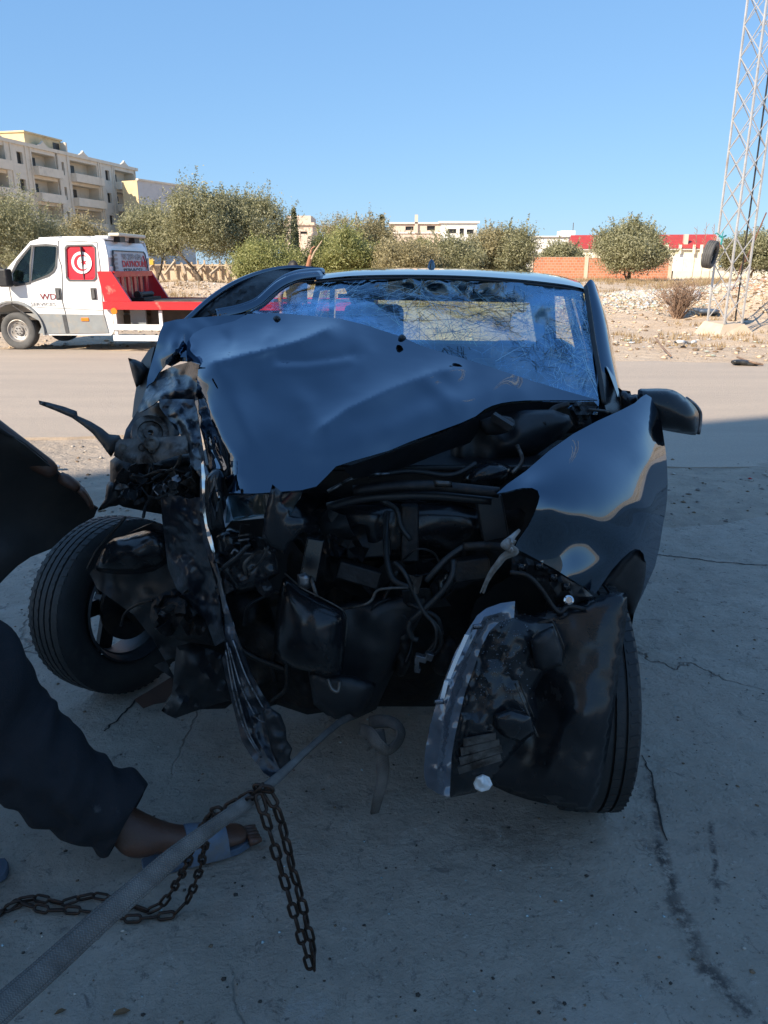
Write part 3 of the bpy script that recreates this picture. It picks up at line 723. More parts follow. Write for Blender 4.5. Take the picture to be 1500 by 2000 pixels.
def window(par, x0, x1, z0, z1, y, pane='darkhole', fr='frame', mull=True):
    f = LB(); t = .06
    f.boxl(x0, x1, y, y + .08, z0, z0 + t); f.boxl(x0, x1, y, y + .08, z1 - t, z1); f.boxl(x0, x0 + t, y, y + .08, z0 + t, z1 - t); f.boxl(x1 - t, x1, y, y + .08, z0 + t, z1 - t)
    if mull: f.boxl((x0 + x1) / 2 - .03, (x0 + x1) / 2 + .03, y, y + .08, z0 + t, z1 - t)
    w = f.build('window', M[fr], par, local=True)
    p = LB().boxl(x0 + t, x1 - t, y + .03, y + .05, z0 + t, z1 - t); p.build('pane', M[pane], w, local=True)
def ray_on_wall(px, o, d):                # position along a wall line seen at photo column px, at horizon height
    a = (px - 750) / 1500 / CT            # x/y at the horizon row approx
    b = (1000 - 430) / 1500; k = ((px - 750) / 1500) / (CT + b * ST)
    o = Vector((o[0], o[1])); d = Vector((d[0], d[1])).normalized()
    # o.x + s d.x = k (o.y + s d.y)
    return (k * o.y - o.x) / (d.x - k * d.y)

# --- apartment block
o2, d2 = (-49.5, 103.5), (7.3, 33.2)
T = thing('apartment_block', 'unfinished cream apartment block with recessed balconies and dark empty windows', 'building', (o2[0], o2[1], .4))
Mx = frame_of((o2[0], o2[1], .4), d2); T.matrix_world = Mx; W[T.name] = Mx
S = lambda px: ray_on_wall(px, o2, d2)
zr = 16.3; rows = [(zr - 3.3 * (k + 1), zr - 3.3 * k) for k in range(5)]
cols = [('b', -60, -2), ('b', -2, 27), ('w', 38, 66), ('b', 75, 124), ('s', 124, 144), ('b', 146, 202), ('w', 206, 228), ('b', 231, 271)]
cols = [(k, S(a), S(b)) for k, a, b in cols]
x_start, x_end = cols[0][1], cols[-1][2]; D = 1.7
body = LB(); body.boxl(x_start, x_end, D, 14, -1, zr - .4)
body.build('wall', M['stucco'], T, local=True)
fac = LB(); holes = []
for k, a, b in cols:
    for (z0, z1) in rows:
        w = b - a
        if k == 'b': holes.append((a + .05 * w, b - .05 * w, z0 + .15, z1 - .5))
        elif k == 'w': holes.append((a + w * .40, a + w * .40 + min(1.2, w * .4), z0 + 1.0, z1 - .85))
        else: holes.append((a + w * .45, a + w * .45 + .6, z0 + .6, z1 - 1.0))
wall_holes(fac, x_start, x_end, -1, zr, 0, D, holes); fac.build('facade', M['stucco'], T, local=True)
for k, a, b in cols:
    w = b - a
    for i, (z0, z1) in enumerate(rows):
        if k == 'b':
            pb = LB().boxl(a + .02 * w, b - .02 * w, -1.0, -.86, z0 - .12, z0 + 1.0); pb.boxl(a + .02 * w, b - .02 * w, -.86, .002, z0 - .12, z0 + .1)
            pb.boxl(a + .02 * w, a + .02 * w + .12, -.86, -.002, z0 + .1, z0 + 1.0); pb.boxl(b - .02 * w - .12, b - .02 * w, -.86, -.002, z0 + .1, z0 + 1.0)
            pb.build('balcony', M['stucco'], T, local=True)
            c = a + w * .30; window(T, c, c + min(1.5, w * .3), z0 + .15, z1 - .9, D - .1)
        elif k == 'w': c = a + w * .40; window(T, c, c + min(1.2, w * .4), z0 + 1.0, z1 - .85, .35, mull=False)
        else: c = a + w * .45; window(T, c, c + .6, z0 + .6, z1 - 1.0, .35, mull=False)
pil = LB()
for k, a, b in cols:
    for s in (a, b): pil.boxl(s - .12, s + .12, -.14, -.003, -1, zr + .003)
pil.build('pilaster', M['stucco'], T, local=True)['kind'] = 'stuff'
par = LB(); par.boxl(x_start - .1, x_end + .9, -.22, .4, zr + .004, zr + .45); par.boxl(x_end - .4, x_end + .9, .4, 12, zr + .004, zr + .45)
for k, a, b in cols:
    if k == 'b':
        m_ = (a + b) / 2
        par.prism([(m_ - 1.2, -.2, zr + .45), (m_ + 1.2, -.2, zr + .45), (m_ + .4, -.2, zr + .8), (m_, -.2, zr + 1.15), (m_ - .4, -.2, zr + .8)], (0, .3, 0))
par.build('parapet', M['stucco'], T, local=True)
tw = LB(); a, b = S(100), S(146)
tw.boxl(a - 2.5, b - .05, .8, 5.5, zr - .3, zr + 1.9); tw.boxl(a - 2.7, b + .1, .6, 5.7, zr + 1.902, zr + 2.1); tw.build('stair_tower', M['stucco_y'], T, local=True)
LB().boxl(b - 2.0, b - .6, .74, .797, zr + .3, zr + 1.5).build('window', M['darkhole'], T, local=True)
LB().boxl(b - .3, b + .02, -.1, .795, zr - .2, zr + 1.7).build('fin', M['stucco'], T, local=True)

def block(name, lab, cat, px0, px1, ytop, Y, depth, m, base=-.5, holes=(), skew=0, roof=None, extra=None, ptop=None):
    """a house front facing the road between two photo columns"""
    b = (1000 - ytop) / 1500; k = CT + b * ST
    A = Vector(((px0 - 750) / 1500 / k * Y, Y)); Y1 = Y + skew; B = Vector(((px1 - 750) / 1500 / k * Y1, Y1))
    L = (B - A).length; zt = P(px0, ytop, Y).z
    t = thing(name, lab, cat, (A.x, A.y, 0)); Mx = frame_of((A.x, A.y, 0), B - A); t.matrix_world = Mx; W[t.name] = Mx
    sx = L / (px1 - px0); sz = lambda py: P(px0, py, Y).z
    hs = [((h[0] - px0) * sx, (h[1] - px0) * sx, sz(h[3]), sz(h[2])) for h in holes]
    w = LB(); wall_holes(w, 0, L, base, zt, 0, .35, hs); w.boxl(0, L, .9, depth, base, zt); w.boxl(0, .35, .35, .9, base, zt); w.boxl(L - .35, L, .35, .9, base, zt)
    w.build('wall', m, t, local=True)
    for h in hs: window(t, h[0], h[1], h[2], h[3], .15, mull=(h[1] - h[0]) > 1)
    if roof: LB().boxl(-.25, L + .25, -.25, depth + .25, zt + .003, zt + roof[1]).build('roof', M[roof[0]], t, local=True)
    return t, L, zt, sx, sz
t, L, zt, sx, sz = block('grey_building', 'plain block, its shaded front coloured grey, its sunlit side yellow, with a white patch, right of the apartments', 'building', 268, 372, 352, 128, 3, M['greywall'], skew=12)
LB().boxl(-.08, -.003, .0, 3, -.5, zt).build('side_wall', M['stucco_y'], t, local=True)  # sun and shade put into the wall colours: yellow side, grey front
LB().boxl((334 - 268) * sx, (346 - 268) * sx, -.12, -.003, sz(386), sz(376)).build('panel', M['whitewall'], t, local=True)
LB().boxl((334 - 268) * sx, (346 - 268) * sx, -.12, -.003, sz(371), sz(366)).build('panel', M['whitewall'], t, local=True)
LB().boxl(0, L, -.2, .3, zt + .002, zt + .25).build('parapet', M['stucco'], t, local=True)
t, L, zt, sx, sz = block('house', 'small pinkish house with a curved flat roof behind the cypress', 'house', 553, 610, 440, 95, 9, M['pinkwall'], holes=[(586, 600, 452, 472)], roof=('pinkwall', .3))
LB().boxl((590 - 553) * sx, L, -1.6, -.003, -.5, sz(458)).build('annex', M['pinkwall'], t, local=True)
LB().boxl((558 - 553) * sx, (606 - 553) * sx, 1, 8, zt + .305, zt + 1.1).build('roof_room', M['pinkwall'], t, local=True)
t, L, zt, sx, sz = block('house', 'long pale house with two small windows behind the shrubs', 'house', 765, 862, 437, 88, 9, M['pinkwall'], holes=[(792, 808, 442, 450), (834, 850, 441, 450)], roof=('whitewall', .14))
LB().boxl((810 - 765) * sx, (816 - 765) * sx, -.25, -.003, sz(455), zt + .9).build('chimney', M['pinkwall'], t, local=True)
LB().boxl(0, L, -.12, -.003, sz(456), sz(454)).build('ledge', M['whitewall'], t, local=True)
t, L, zt, sx, sz = block('house', 'white annex with dark windows joined to the pale house', 'house', 862, 932, 436, 87, 9, M['whitewall'], holes=[(874, 892, 447, 456), (898, 907, 446, 458), (912, 926, 448, 458)], roof=('whitewall', .2))
t, L, zt, sx, sz = block('white_house', 'low white flat roofed house with a roof box and thin aerial', 'house', 1036, 1134, 463, 96, 9, M['whitewall'], roof=('whitewall', .12))
LB().boxl((1098 - 1036) * sx, (1125 - 1036) * sx, .5, 3, zt + .125, sz(450)).build('roof_box', M['whitewall'], t, local=True)
MB().tube([((1122 - 1036) * sx, 1, sz(451)), ((1122 - 1036) * sx, 1, sz(434))], .05, 5).build('aerial', M['frame'], t, local=True)
t, L, zt, sx, sz = block('red_roofed_hall', 'long cream hall under a red roof behind the brick wall and lone tree', 'building', 1128, 1408, 486, 84, 9, M['creamwall'], skew=-2, holes=[])
ro = MB(); ro.prism([(-.4, -.4, zt + .003), (-.4, 9.4, zt + .003), (-.4, 4.5, zt + 1.5)], (L + .8, 0, 0)); ro.build('roof', M['redroof'], t, local=True)
for px in (1300, 1325, 1352, 1366): LB().boxl((px - 1128) * sx, (px - 1122.5) * sx, -.5, -.405, sz(496), zt + (1.4 if px == 1340 else .35)).build('vent', M['creamwall'], t, local=True)
LB().boxl((1340 - 1128) * sx, (1348 - 1128) * sx, 1, 1.6, zt, sz(458)).build('chimney', M['pinkwall'], t, local=True)
LB().boxl((1316 - 1128) * sx, (1338 - 1128) * sx, -.06, -.003, sz(530), sz(498)).build('door', M['whitewall'], t, local=True)
LB().boxl(0, L, -.3, -.003, sz(488.5), zt).build('gutter', M['whitewall'], t, local=True)
t, L, zt, sx, sz = block('boundary_wall', 'low cream boundary wall at the right edge, beyond the mast', 'wall', 1318, 1640, 529, 68, .4, M['creamwall'], base=0)

# --- brick wall, weathered, three bays between raw posts
def brick_mat():
    m, nt, b = nodes('hollow clay brick'); t = coord(nt)
    mp = nt.nodes.new('ShaderNodeMapping'); mp.inputs['Rotation'].default_value = (R(90), 0, 0); nt.links.new(t, mp.inputs[0])
    br = nt.nodes.new('ShaderNodeTexBrick'); br.inputs['Scale'].default_value = 1; br.inputs['Brick Width'].default_value = .3; br.inputs['Row Height'].default_value = .2
    br.inputs['Mortar Size'].default_value = .018; br.inputs['Color1'].default_value = (.48, .165, .08, 1); br.inputs['Color2'].default_value = (.58, .23, .12, 1); br.inputs['Mortar'].default_value = (.42, .33, .26, 1)
    nt.links.new(mp.outputs[0], br.inputs['Vector']); c = mixc(nt, ramp(nt, noise_n(nt, t, .8, 8, .7), [(.45, 0.0), (.7, .6)]), br.outputs[0], (.36, .19, .12))
    nt.links.new(c, b.inputs['Base Color']); b.inputs['Roughness'].default_value = .9; bump(nt, br.outputs['Fac'], -.6, .02, b); return m
M['brick'] = brick_mat()
Yw = 63; k = CT + (1000 - 500) / 1500 * ST; A = ((1040 - 750) / 1500 / k * Yw, Yw)
t = thing('brick_wall', 'orange hollow brick wall with raw concrete posts behind the lone olive tree', 'wall', (A[0], A[1], 0)); W[t.name] = Matrix.Translation((A[0], A[1], 0))
sx = Yw / 1500 / k; sz = lambda py: P(1100, py, Yw).z
for a, b, top in ((1040, 1143, 502), (1150, 1308, 504)):
    LB().boxl((a - 1040) * sx, (b - 1040) * sx, 0, .2, .1, sz(top)).build('brick_panel', M['brick'], t, local=True)
for a, b, top in ((1037, 1042, 498), (1143, 1150, 500), (1308, 1315, 503)):
    LB().boxl((a - 1040) * sx, (b - 1040) * sx, -.06, .26, .1, sz(top)).build('post', M['concretewall'], t, local=True)

# --- concrete wall under construction with timber props, behind the olives
Yp = 50; t = thing('shuttered_wall', 'half built concrete wall held by slanting timber props under the olives', 'wall', (0, Yp, 0)); W[t.name] = Matrix.Translation((0, Yp, 0))
gx = lambda px: (px - 750) / 1500 / (CT + .32 * ST) * Yp; gzp = lambda py: P(750, py, Yp).z
LB().boxl(gx(268), gx(505), .6, .9, 0, gzp(516)).build('wall', M['concretewall'], t, local=True)
for i, px in enumerate((296, 318, 338, 352, 372, 384, 396, 412, 426, 441, 458, 472)):
    MB().bar((gx(px), .45, gzp(542)), (gx(px + random.uniform(-2, 2)), .45, gzp(508 + random.uniform(-3, 8))), .10).build('post', M['timber'], t, local=True)
    if i % 3 != 1: MB().bar((gx(px - 12 + (i % 2) * 26), -.7, gzp(536)), (gx(px), .36, gzp(513 + random.uniform(-2, 8))), .12).build('prop', M['timber'], t, local=True)
MB().bar((gx(270), .3, gzp(517)), (gx(500), .3, gzp(519)), .07).build('rail', M['timber'], t, local=True)
LB().boxl(gx(280), gx(298), .2, .25, gzp(517), gzp(505)).build('yellow_board', M['yellow'], t, local=True)
# fallen boards
for i, (x0, y0, x1, y1, m_, lab) in enumerate(((1075, 706, 1180, 703, 'twig', 'long thin stick lying on the sandy verge near the road'), (1105, 712, 1195, 713, 'twig', 'second bent stick lying on the sandy verge'), (1440, 697, 1490, 712, 'twig', 'branch beside the black bag on the verge'), (560 + 720, 660, 1310, 695, 'twig', 'curved dry branch on the dirt slope'))):
    mb = MB(); mb.tube(curve([tuple(G(x0, y0, .02)), tuple(G((x0 + x1) / 2, (y0 + y1) / 2 + 2, .06)), tuple(G(x1, y1, .02))], 5), .018, 5)
    tag(mb.build('branch', M[m_]), lab, 'branch')
# black plastic bag, tarp and light sacks
M['bag'] = mk('black bin bag', (.02, .022, .024), (.05, .05, .05), 9, .35, 0, .5, 20)
M['tarp'] = mk('dark blue tarp', (.045, .07, .11), (.09, .12, .17), 9, .5, 0, .5, 20)
tag(puff('plastic_bag', M['bag'], None, [(1428, 705), (1440, 702), (1462, 704), (1488, 711), (1486, 717), (1460, 716), (1440, 713), (1430, 711)], 12.55, .10, .10, 5, 3, [(.06, 9, 3)]), 'flattened black plastic bag on the sandy verge at right', 'bag')
tag(puff('tarpaulin', M['tarp'], None, [(1352, 601), (1372, 603), (1395, 603), (1406, 607), (1398, 614), (1378, 613), (1360, 610)], 22.2, .3, .3, 4, 3, [(.2, 8, 4)]), 'dark blue tarpaulin bundle beside the foot of the mast', 'tarpaulin')
tag(puff('sack', M['litter'], None, [(1348, 572), (1358, 567), (1368, 572), (1367, 586), (1352, 588)], 24.3, .2, .2, 4, 3, [(.1, 8, 4)]), 'white crumpled sack behind the dry bush', 'sack')
tag(puff('sack', M['litter'], None, [(1315, 668), (1330, 664), (1345, 667), (1358, 664), (1360, 670), (1335, 673)], 15.3, .08, .08, 4, 3, [(.06, 8, 5)]), 'torn white plastic sheet on the dirt slope above the road', 'plastic sheet')

# --- lattice mast with a tyre hung on it
M['galv'] = mk('galvanised steel', (.66, .64, .62), (.54, .52, .49), 6, .5, .55, dirt=(.34, .20, .12), dscale=1.5, dlo=.55, dhi=.75)
M['plinth'] = mk('mast plinth concrete', (.60, .50, .38), (.5, .41, .31), 5, .9, 0, .8, 14, dirt=(.58, .45, .32), dscale=3, dlo=.4, dhi=.6)
Yt = 19.0; mb_ = P(1416, 622, Yt); mz = float(gz(mb_.x, Yt))
T = thing('lattice_mast', 'tall slender galvanised lattice mast on a concrete foot, leaving the top of the picture', 'mast', (mb_.x, Yt, mz), R(22)); Wm = W[T.name]
Hm = 12.6; hw0, hw1 = .27, .27; z0 = .30
def leg(c, z): s = hw0 + (hw1 - hw0) * z / Hm; return Vector((c[0] * s, c[1] * s, z))
cs = [(-1, -1), (1, -1), (1, 1), (-1, 1)]
lean = 0.0
for c in cs: MB().bar(leg(c, z0 - .05), leg(c, Hm), .038, .038).build('leg', M['galv'], T, local=True)
st = .62; k = 0; z = z0 + .05
bm_ = {}
for f in range(4):
    ca, cb = cs[f], cs[(f + 1) % 4]; n = 0; z = z0 + .05
    while z + st < Hm:
        ea, eb = (ca, cb) if n % 2 == 0 else (cb, ca)
        key = (f, n % 2)
        if key not in bm_:
            o_ = MB().bar(leg(ea, 0), leg(eb, st), .016, .016).build('brace', M['galv'], T, local=True); bm_[key] = o_; o_.location.z = z
            o2_ = MB().bar(leg(eb, 0), leg(ea, st), .016, .016).build('brace', M['galv'], T, local=True); bm_[key + (1,)] = o2_; o2_.location.z = z
        else:
            for kk in (key, key + (1,)):
                c_ = bm_[kk].copy(); COL.objects.link(c_); c_.parent = T; c_.location.z = z
        n += 1; z += st
MB().tube([(.12, -.2, z0), (.12, -.2, Hm)], .02, 5).build('cable', M['hose'], T, local=True)
pl = MB(); b4 = [(-.56, -.44), (.5, -.47), (.55, .42), (-.5, .45)]; t4 = [(-.33, -.3), (.34, -.28), (.32, .3), (-.34, .31)]
pl.add([(*p, -.25) for p in b4] + [(p[0], p[1], -.02 + .03 * (p[0] > 0)) for p in b4] + [(p[0], p[1], .24 + .05 * (p[1] > 0)) for p in t4], [(0, 1, 2, 3), (8, 9, 10, 11)] + [(i, (i + 1) % 4, (i + 1) % 4 + 4, i + 4) for i in range(4)] + [(i + 4, (i + 1) % 4 + 4, (i + 1) % 4 + 8, i + 8) for i in range(4)])
pl.build('plinth', M['plinth'], T, local=True)

def tyre_mesh(mb, c, axis, Ro, Wd, Ri, grooves=4, n=72, lug=.006):
    """tyre cross-section swept round the axle, with real grooves"""
    hw = Wd / 2; prof = []
    prof += [(Ri, -hw * .78), (Ri + .012, -hw * .86), (Ri + .3 * (Ro - Ri), -hw * .99), (Ri + .62 * (Ro - Ri), -hw * 1.0), (Ro - .022, -hw * .93), (Ro - .008, -hw * .84)]
    e = hw * .80; seg = []
    for g in range(grooves + 1):
        a = -e + 2 * e * g / (grooves + 1) + (.004 if g else 0); b = -e + 2 * e * (g + 1) / (grooves + 1) - (.004 if g < grooves else 0)
        crown = lambda h: Ro - .007 * (h / hw) ** 2
        prof += [(crown(a), a), (crown(b), b)]
        if g < grooves: prof += [(Ro - .011, b + .001), (Ro - .011, b + .007)]
    prof += [(Ro - .008, hw * .84), (Ro - .022, hw * .93), (Ri + .62 * (Ro - Ri), hw), (Ri + .3 * (Ro - Ri), hw * .99), (Ri + .012, hw * .86), (Ri, hw * .78)]
    inner = [(Ri + .01, hw * .6), (Ro - .03, hw * .7), (Ro - .02, 0), (Ro - .03, -hw * .7), (Ri + .01, -hw * .6)]
    mb.lathe(prof + inner, c, axis, n)
t = thing('hanging_tyre', 'worn grey tyre tied to the mast by a green cord, hanging above the ground', 'tyre', tuple(P(1387, 497, Yt - .35)))
mb = MB(); tyre_mesh(mb, P(1387, 497, Yt - .35), (.80, -.58, -.16), .31, .22, .19, 3, 40)
M['oldrubber'] = mk('old grey rubber', (.10, .10, .10), (.07, .07, .07), 8, .8)
mb.build('tread', M['oldrubber'], t, smooth=35)
M['cord'] = mk('green cord', (.02, .28, .26), (.03, .2, .2), 8, .7)
mb = MB(); mb.tube([P(1408, 478, Yt - .3), P(1411, 464, Yt - .25), P(1418, 460, Yt - .1)], .02, 5); mb.tube([P(1411, 464, Yt - .25), P(1400, 455, Yt - .25), P(1397, 457, Yt - .25)], .014, 5)
mb.tube([P(1410, 464, Yt - .25), P(1404, 461, Yt - .25)], .014, 5); mb.tube([P(1410, 463, Yt - .25), P(1413, 452, Yt - .25)], .012, 5)
mb.build('cord', M['cord'], t)
# slanting reddish stakes by the mast
for (x0, y0, x1, y1, lab) in ((1423, 590, 1455, 500, 'thin reddish pole leaning right behind the mast'), (1455, 512, 1497, 415, 'long thin pole leaning far right at the picture edge')):
    mb = MB(); mb.tube([P(x0, y0, 24), P(x1, y1, 24)], .02, 5); tag(mb.build('leaning_pole', M['bark2']), lab, 'pole')

# ================================================================ THE WORKSHOP BEHIND THE PHOTOGRAPHER
Pa = Vector((-21.3, -13.05, 0)); dW = Vector((1, .36, 0)).normalized(); Lw = 18; Hw = 17
T = thing('workshop_building', 'tall rendered workshop building standing behind the photographer', 'building', tuple(Pa)); Mx = frame_of(Pa, dW); T.matrix_world = Mx; W[T.name] = Mx
# its front faces the road (local +y), the body lies towards -y
mb = LB(); hs = [(5.2, 9.4, 0, 3.9), (11.6, 16, 0, 3.6)]
for fl in range(3):
    for i in range(4): hs.append((1.5 + i * 4, 3.1 + i * 4, 5.2 + fl * 3.2, 6.7 + fl * 3.2))
wall_holes(mb, 0, Lw, 0, Hw, -.35, .35, hs); mb.boxl(0, Lw, -9, -8.65, 0, Hw); mb.boxl(0, .35, -8.65, -.35, 0, Hw); mb.boxl(Lw - .35, Lw, -8.65, -.35, 0, Hw); mb.boxl(.35, Lw - .35, -8.65, -.35, Hw - .4, Hw - .1)
mb.build('wall', M['stucco'], T, local=True)
for h in hs[2:]: window(T, h[0], h[1], h[2], h[3], -.22)
LB().boxl(.35, Lw - .35, -8.6, -.36, 4.2, 4.5).build('ceiling_slab', M['concretewall'], T, local=True)
for i in range(12): LB().boxl(11.62, 15.98, -.25, -.2, .02 + .3 * i, .29 + .3 * i).build('shutter_slat', M['greywall'], T, local=True)
# ================================================================ TOW TRUCK
psi = R(5); To = G(33, 684); To.y += .1
Tx = Vector((math.cos(psi), -math.sin(psi), 0)); Ty = Vector((math.sin(psi), math.cos(psi), 0))
TR = thing('tow_truck', 'white crew cab tow truck with red tilt bed and red flag window beyond the road', 'tow truck', tuple(To), -psi)
Mt = W[TR.name]
def TS(px, py, off=0.0):              # (along, height) on the near flank of the truck
    d = (P(px, py, 10) - CAM); n = Ty; o = To + Ty * off
    t = (o - CAM).dot(n) / d.dot(n); p = CAM + d * t; q = p - To
    return (q.dot(Tx), q.z)
def TSP(pts): return [TS(*p) for p in pts]
M['white'] = mk('white truck paint', (.80, .80, .80), (.76, .76, .76), 3, .28, 0, 0, coat=.6, dirt=(.58, .53, .46), dscale=2.2, dlo=.62, dhi=.85)
M['cladding'] = mk('grey cladding', (.26, .28, .29), (.22, .235, .245), 5, .5, dirt=(.34, .29, .23), dscale=4, dlo=.5, dhi=.8)
M['red'] = mk('red bed paint', (.62, .018, .028), (.52, .02, .025), 4, .38, 0, .1, 30, coat=.3, dirt=(.48, .30, .22), dscale=5, dlo=.6, dhi=.8)
M['bedtop'] = mk('worn red deck', (.50, .06, .05), (.50, .26, .18), 6, .6, 0, .3, 40, dirt=(.55, .42, .30), dscale=3, dlo=.45, dhi=.65)
M['flagred'] = mk('flag red', (.66, .012, .03), (.62, .012, .03), 3, .3)
M['flagwhite'] = mk('flag white', (.85, .85, .85), (.82, .82, .82), 3, .3)
M['trim'] = mk('grey rubber trim', (.07, .075, .08), (.05, .05, .055), 5, .55)
M['seam'] = mk('door gap', (.12, .12, .125), (.10, .10, .10), 5, .8)
M['chassis'] = mk('truck chassis', (.05, .045, .04), (.09, .07, .055), 6, .8)
M['orange'] = mk('orange marker', (.75, .22, .02), (.7, .2, .02), 5, .3)
M['letters'] = mk('dark letters', (.03, .03, .035), (.03, .03, .035), 5, .5)
M['redletters'] = mk('red letters', (.60, .03, .05), (.6, .03, .05), 5, .5)
M['maroon'] = mk('maroon letters', (.22, .02, .03), (.22, .02, .03), 5, .5)
M['greyletters'] = mk('grey letters', (.25, .25, .26), (.25, .25, .26), 5, .5)
M['signpane'] = mk('printed rear window', (.50, .53, .58), (.46, .5, .55), 2, .25)
def glass_mat(name, tint, ref=.06, rough=.02):
    m, nt, b = nodes(name); out = nt.nodes['Material Output']
    tr = nt.nodes.new('ShaderNodeBsdfTransparent'); tr.inputs[0].default_value = (*tint, 1)
    gl = nt.nodes.new('ShaderNodeBsdfGlossy'); gl.inputs['Roughness'].default_value = rough
    fr = nt.nodes.new('ShaderNodeFresnel'); fr.inputs[0].default_value = 1.5
    mx = nt.nodes.new('ShaderNodeMixShader'); ge = nt.nodes.new('ShaderNodeNewGeometry'); fb = math_n(nt, 'MULTIPLY', fr.outputs[0], math_n(nt, 'SUBTRACT', 1.0, ge.outputs['Backfacing'])); nt.links.new(fb, mx.inputs[0]); nt.links.new(tr.outputs[0], mx.inputs[1]); nt.links.new(gl.outputs[0], mx.inputs[2])
    nt.links.new(mx.outputs[0], out.inputs[0]); nt.nodes.remove(b); return m
M['glass'] = glass_mat('tinted glass', (.42, .52, .55))
M['clearglass'] = glass_mat('clear glass', (.80, .86, .86))
Wt = 2.0
# body outline of the cab (near flank), from the nose round the roof to the back
nose = [(-1.02, .42), (-1.08, .62), (-1.02, .95), (-.86, 1.08), (-.42, 1.20)]
roofl = TSP([(13, 524), (55, 471), (68, 467), (115, 464.5), (171, 464), (199, 468)])
back = TSP([(203, 480), (209, 503), (222, 648), (217, 655), (205, 655), (134, 655), (76, 655)])
aw = .52
arch = [(aw * math.cos(a), .34 + aw * .98 * math.sin(a)) for a in np.linspace(R(-8), R(188), 18)]
outl = nose + roofl + back + arch + [(-.62, .38), (-.95, .34)]
holes_px = {'w1': [(62, 481), (86, 480), (105, 481), (107.5, 484), (107, 520), (103, 529), (94, 536), (60, 550), (60, 515)],
            'wq': [(55, 481), (58, 481), (57.5, 551), (32, 556), (24, 552), (22, 535), (33, 513)],
            'wf': [(130, 481), (176, 480), (182, 485), (186, 541), (182, 546), (136, 546), (131, 540), (126, 486)]}
def flat_with_holes(name, m, par, outline, holes, y, step=.12, thick=.05):
    """flank panel in the truck's own (along, height) plane; holes cut out"""
    pts = []; edges = []
    def loop(l):
        n0 = len(pts); pts.extend(l); edges.extend([(n0 + i, n0 + (i + 1) % len(l)) for i in range(len(l))])
    loop(outline)
    for h in holes: loop(h)
    vs, es, fs, a_, b_, c_ = delaunay_2d_cdt([Vector(p) for p in pts], edges, [], 0, 1e-6)
    arr = np.array([(v.x, v.y) for v in vs]); F = []
    cen = np.array([arr[list(f)].mean(0) for f in fs]); ok = inside(cen[:, 0], cen[:, 1], outline)
    for h in holes: ok &= ~inside(cen[:, 0], cen[:, 1], h)
    F = [tuple(f) for f, k in zip(fs, ok) if k]
    z0 = 1.05
    def bulge(h): return .13 * np.clip((h - 1.15) / 1.1, 0, 1) ** 1.6
    V = [(p[0], y + bulge(p[1]), p[1]) for p in arr.tolist()]
    me = bpy.data.meshes.new(name); me.from_pydata(V, [], F)
    bm = bmesh.new(); bm.from_mesh(me); bmesh.ops.recalc_face_normals(bm, faces=bm.faces[:])
    if sum(f.normal.y for f in bm.faces) > 0: bmesh.ops.reverse_faces(bm, faces=bm.faces[:])
    bm.to_mesh(me); bm.free()
    o = link(name, me, m, par, local=True); s = o.modifiers.new('t', 'SOLIDIFY'); s.thickness = thick; s.offset = -1; return o
H = {k: TSP(v) for k, v in holes_px.items()}
def bulge(h): return .13 * float(np.clip((h - 1.15) / 1.1, 0, 1) ** 1.6)
# split flank: front wing + door 1 + door 2 + grey cladding (each a panel of its own)
cl_top = .62
def clip_poly(poly, a, b, c, keep=1):       # keep a*x+b*y<=c
    out = []; n = len(poly)
    for i in range(n):
        p, q = poly[i], poly[(i + 1) % n]; dp = (a * p[0] + b * p[1] - c) * keep; dq = (a * q[0] + b * q[1] - c) * keep
        if dp <= 0: out.append(p)
        if dp * dq < 0: t = dp / (dp - dq); out.append((p[0] + (q[0] - p[0]) * t, p[1] + (q[1] - p[1]) * t))
    return out
zc = TS(60, 612)[1]; zc2 = TS(200, 615)[1]; x0c = TS(51, 612)[0]
s1 = TS(118, 560)[0]
flat_with_holes('cab_side', M['white'], TR, outl, [H['w1'], H['wq'], H['wf']], 0)
# far flank, floor, front, roof, back
far = [(p[0], p[1]) for p in outl]
mb = MB(); mb.prism([(p[0], Wt, p[1]) for p in [q for q in outl if q not in arch]], (0, .03, 0)); mb.build('cab_side', M['white'], TR, local=True)
mb = MB(); top = nose + roofl
for a, b in zip(top[:-1], top[1:]):
    if b == roofl[0]: mh = mb; mb = MB(); continue
    if a == roofl[0]: continue
    mb.add([(a[0], .055 + bulge(a[1]), a[1]), (a[0], Wt - .002, a[1]), (b[0], Wt - .002, b[1]), (b[0], .055 + bulge(b[1]), b[1])], [(0, 1, 2, 3)])
o = mh.build('cab_nose', M['white'], TR, local=True, smooth=50); sl = o.modifiers.new('t', 'SOLIDIFY'); sl.thickness = .03
o = mb.build('roof', M['white'], TR, local=True, smooth=50); sl = o.modifiers.new('t', 'SOLIDIFY'); sl.thickness = .03
a, b, c = nose[-1], roofl[0], roofl[1]
MB().prism([(a[0] + .02, .08, a[1]), (a[0] + .02, Wt - .06, a[1]), (c[0] - .02, Wt - .16, c[1] - .02), (c[0] - .02, .2, c[1] - .02)], (.01, 0, .01)).build('windscreen', M['glass'], TR, local=True)
for k, nm in (('w1', 'side_window'), ('wq', 'side_window')):
    MB().prism([(p[0], .03 + bulge(p[1]), p[1]) for p in H[k]], (0, .006, 0)).build(nm, M['glass'], TR, local=True)
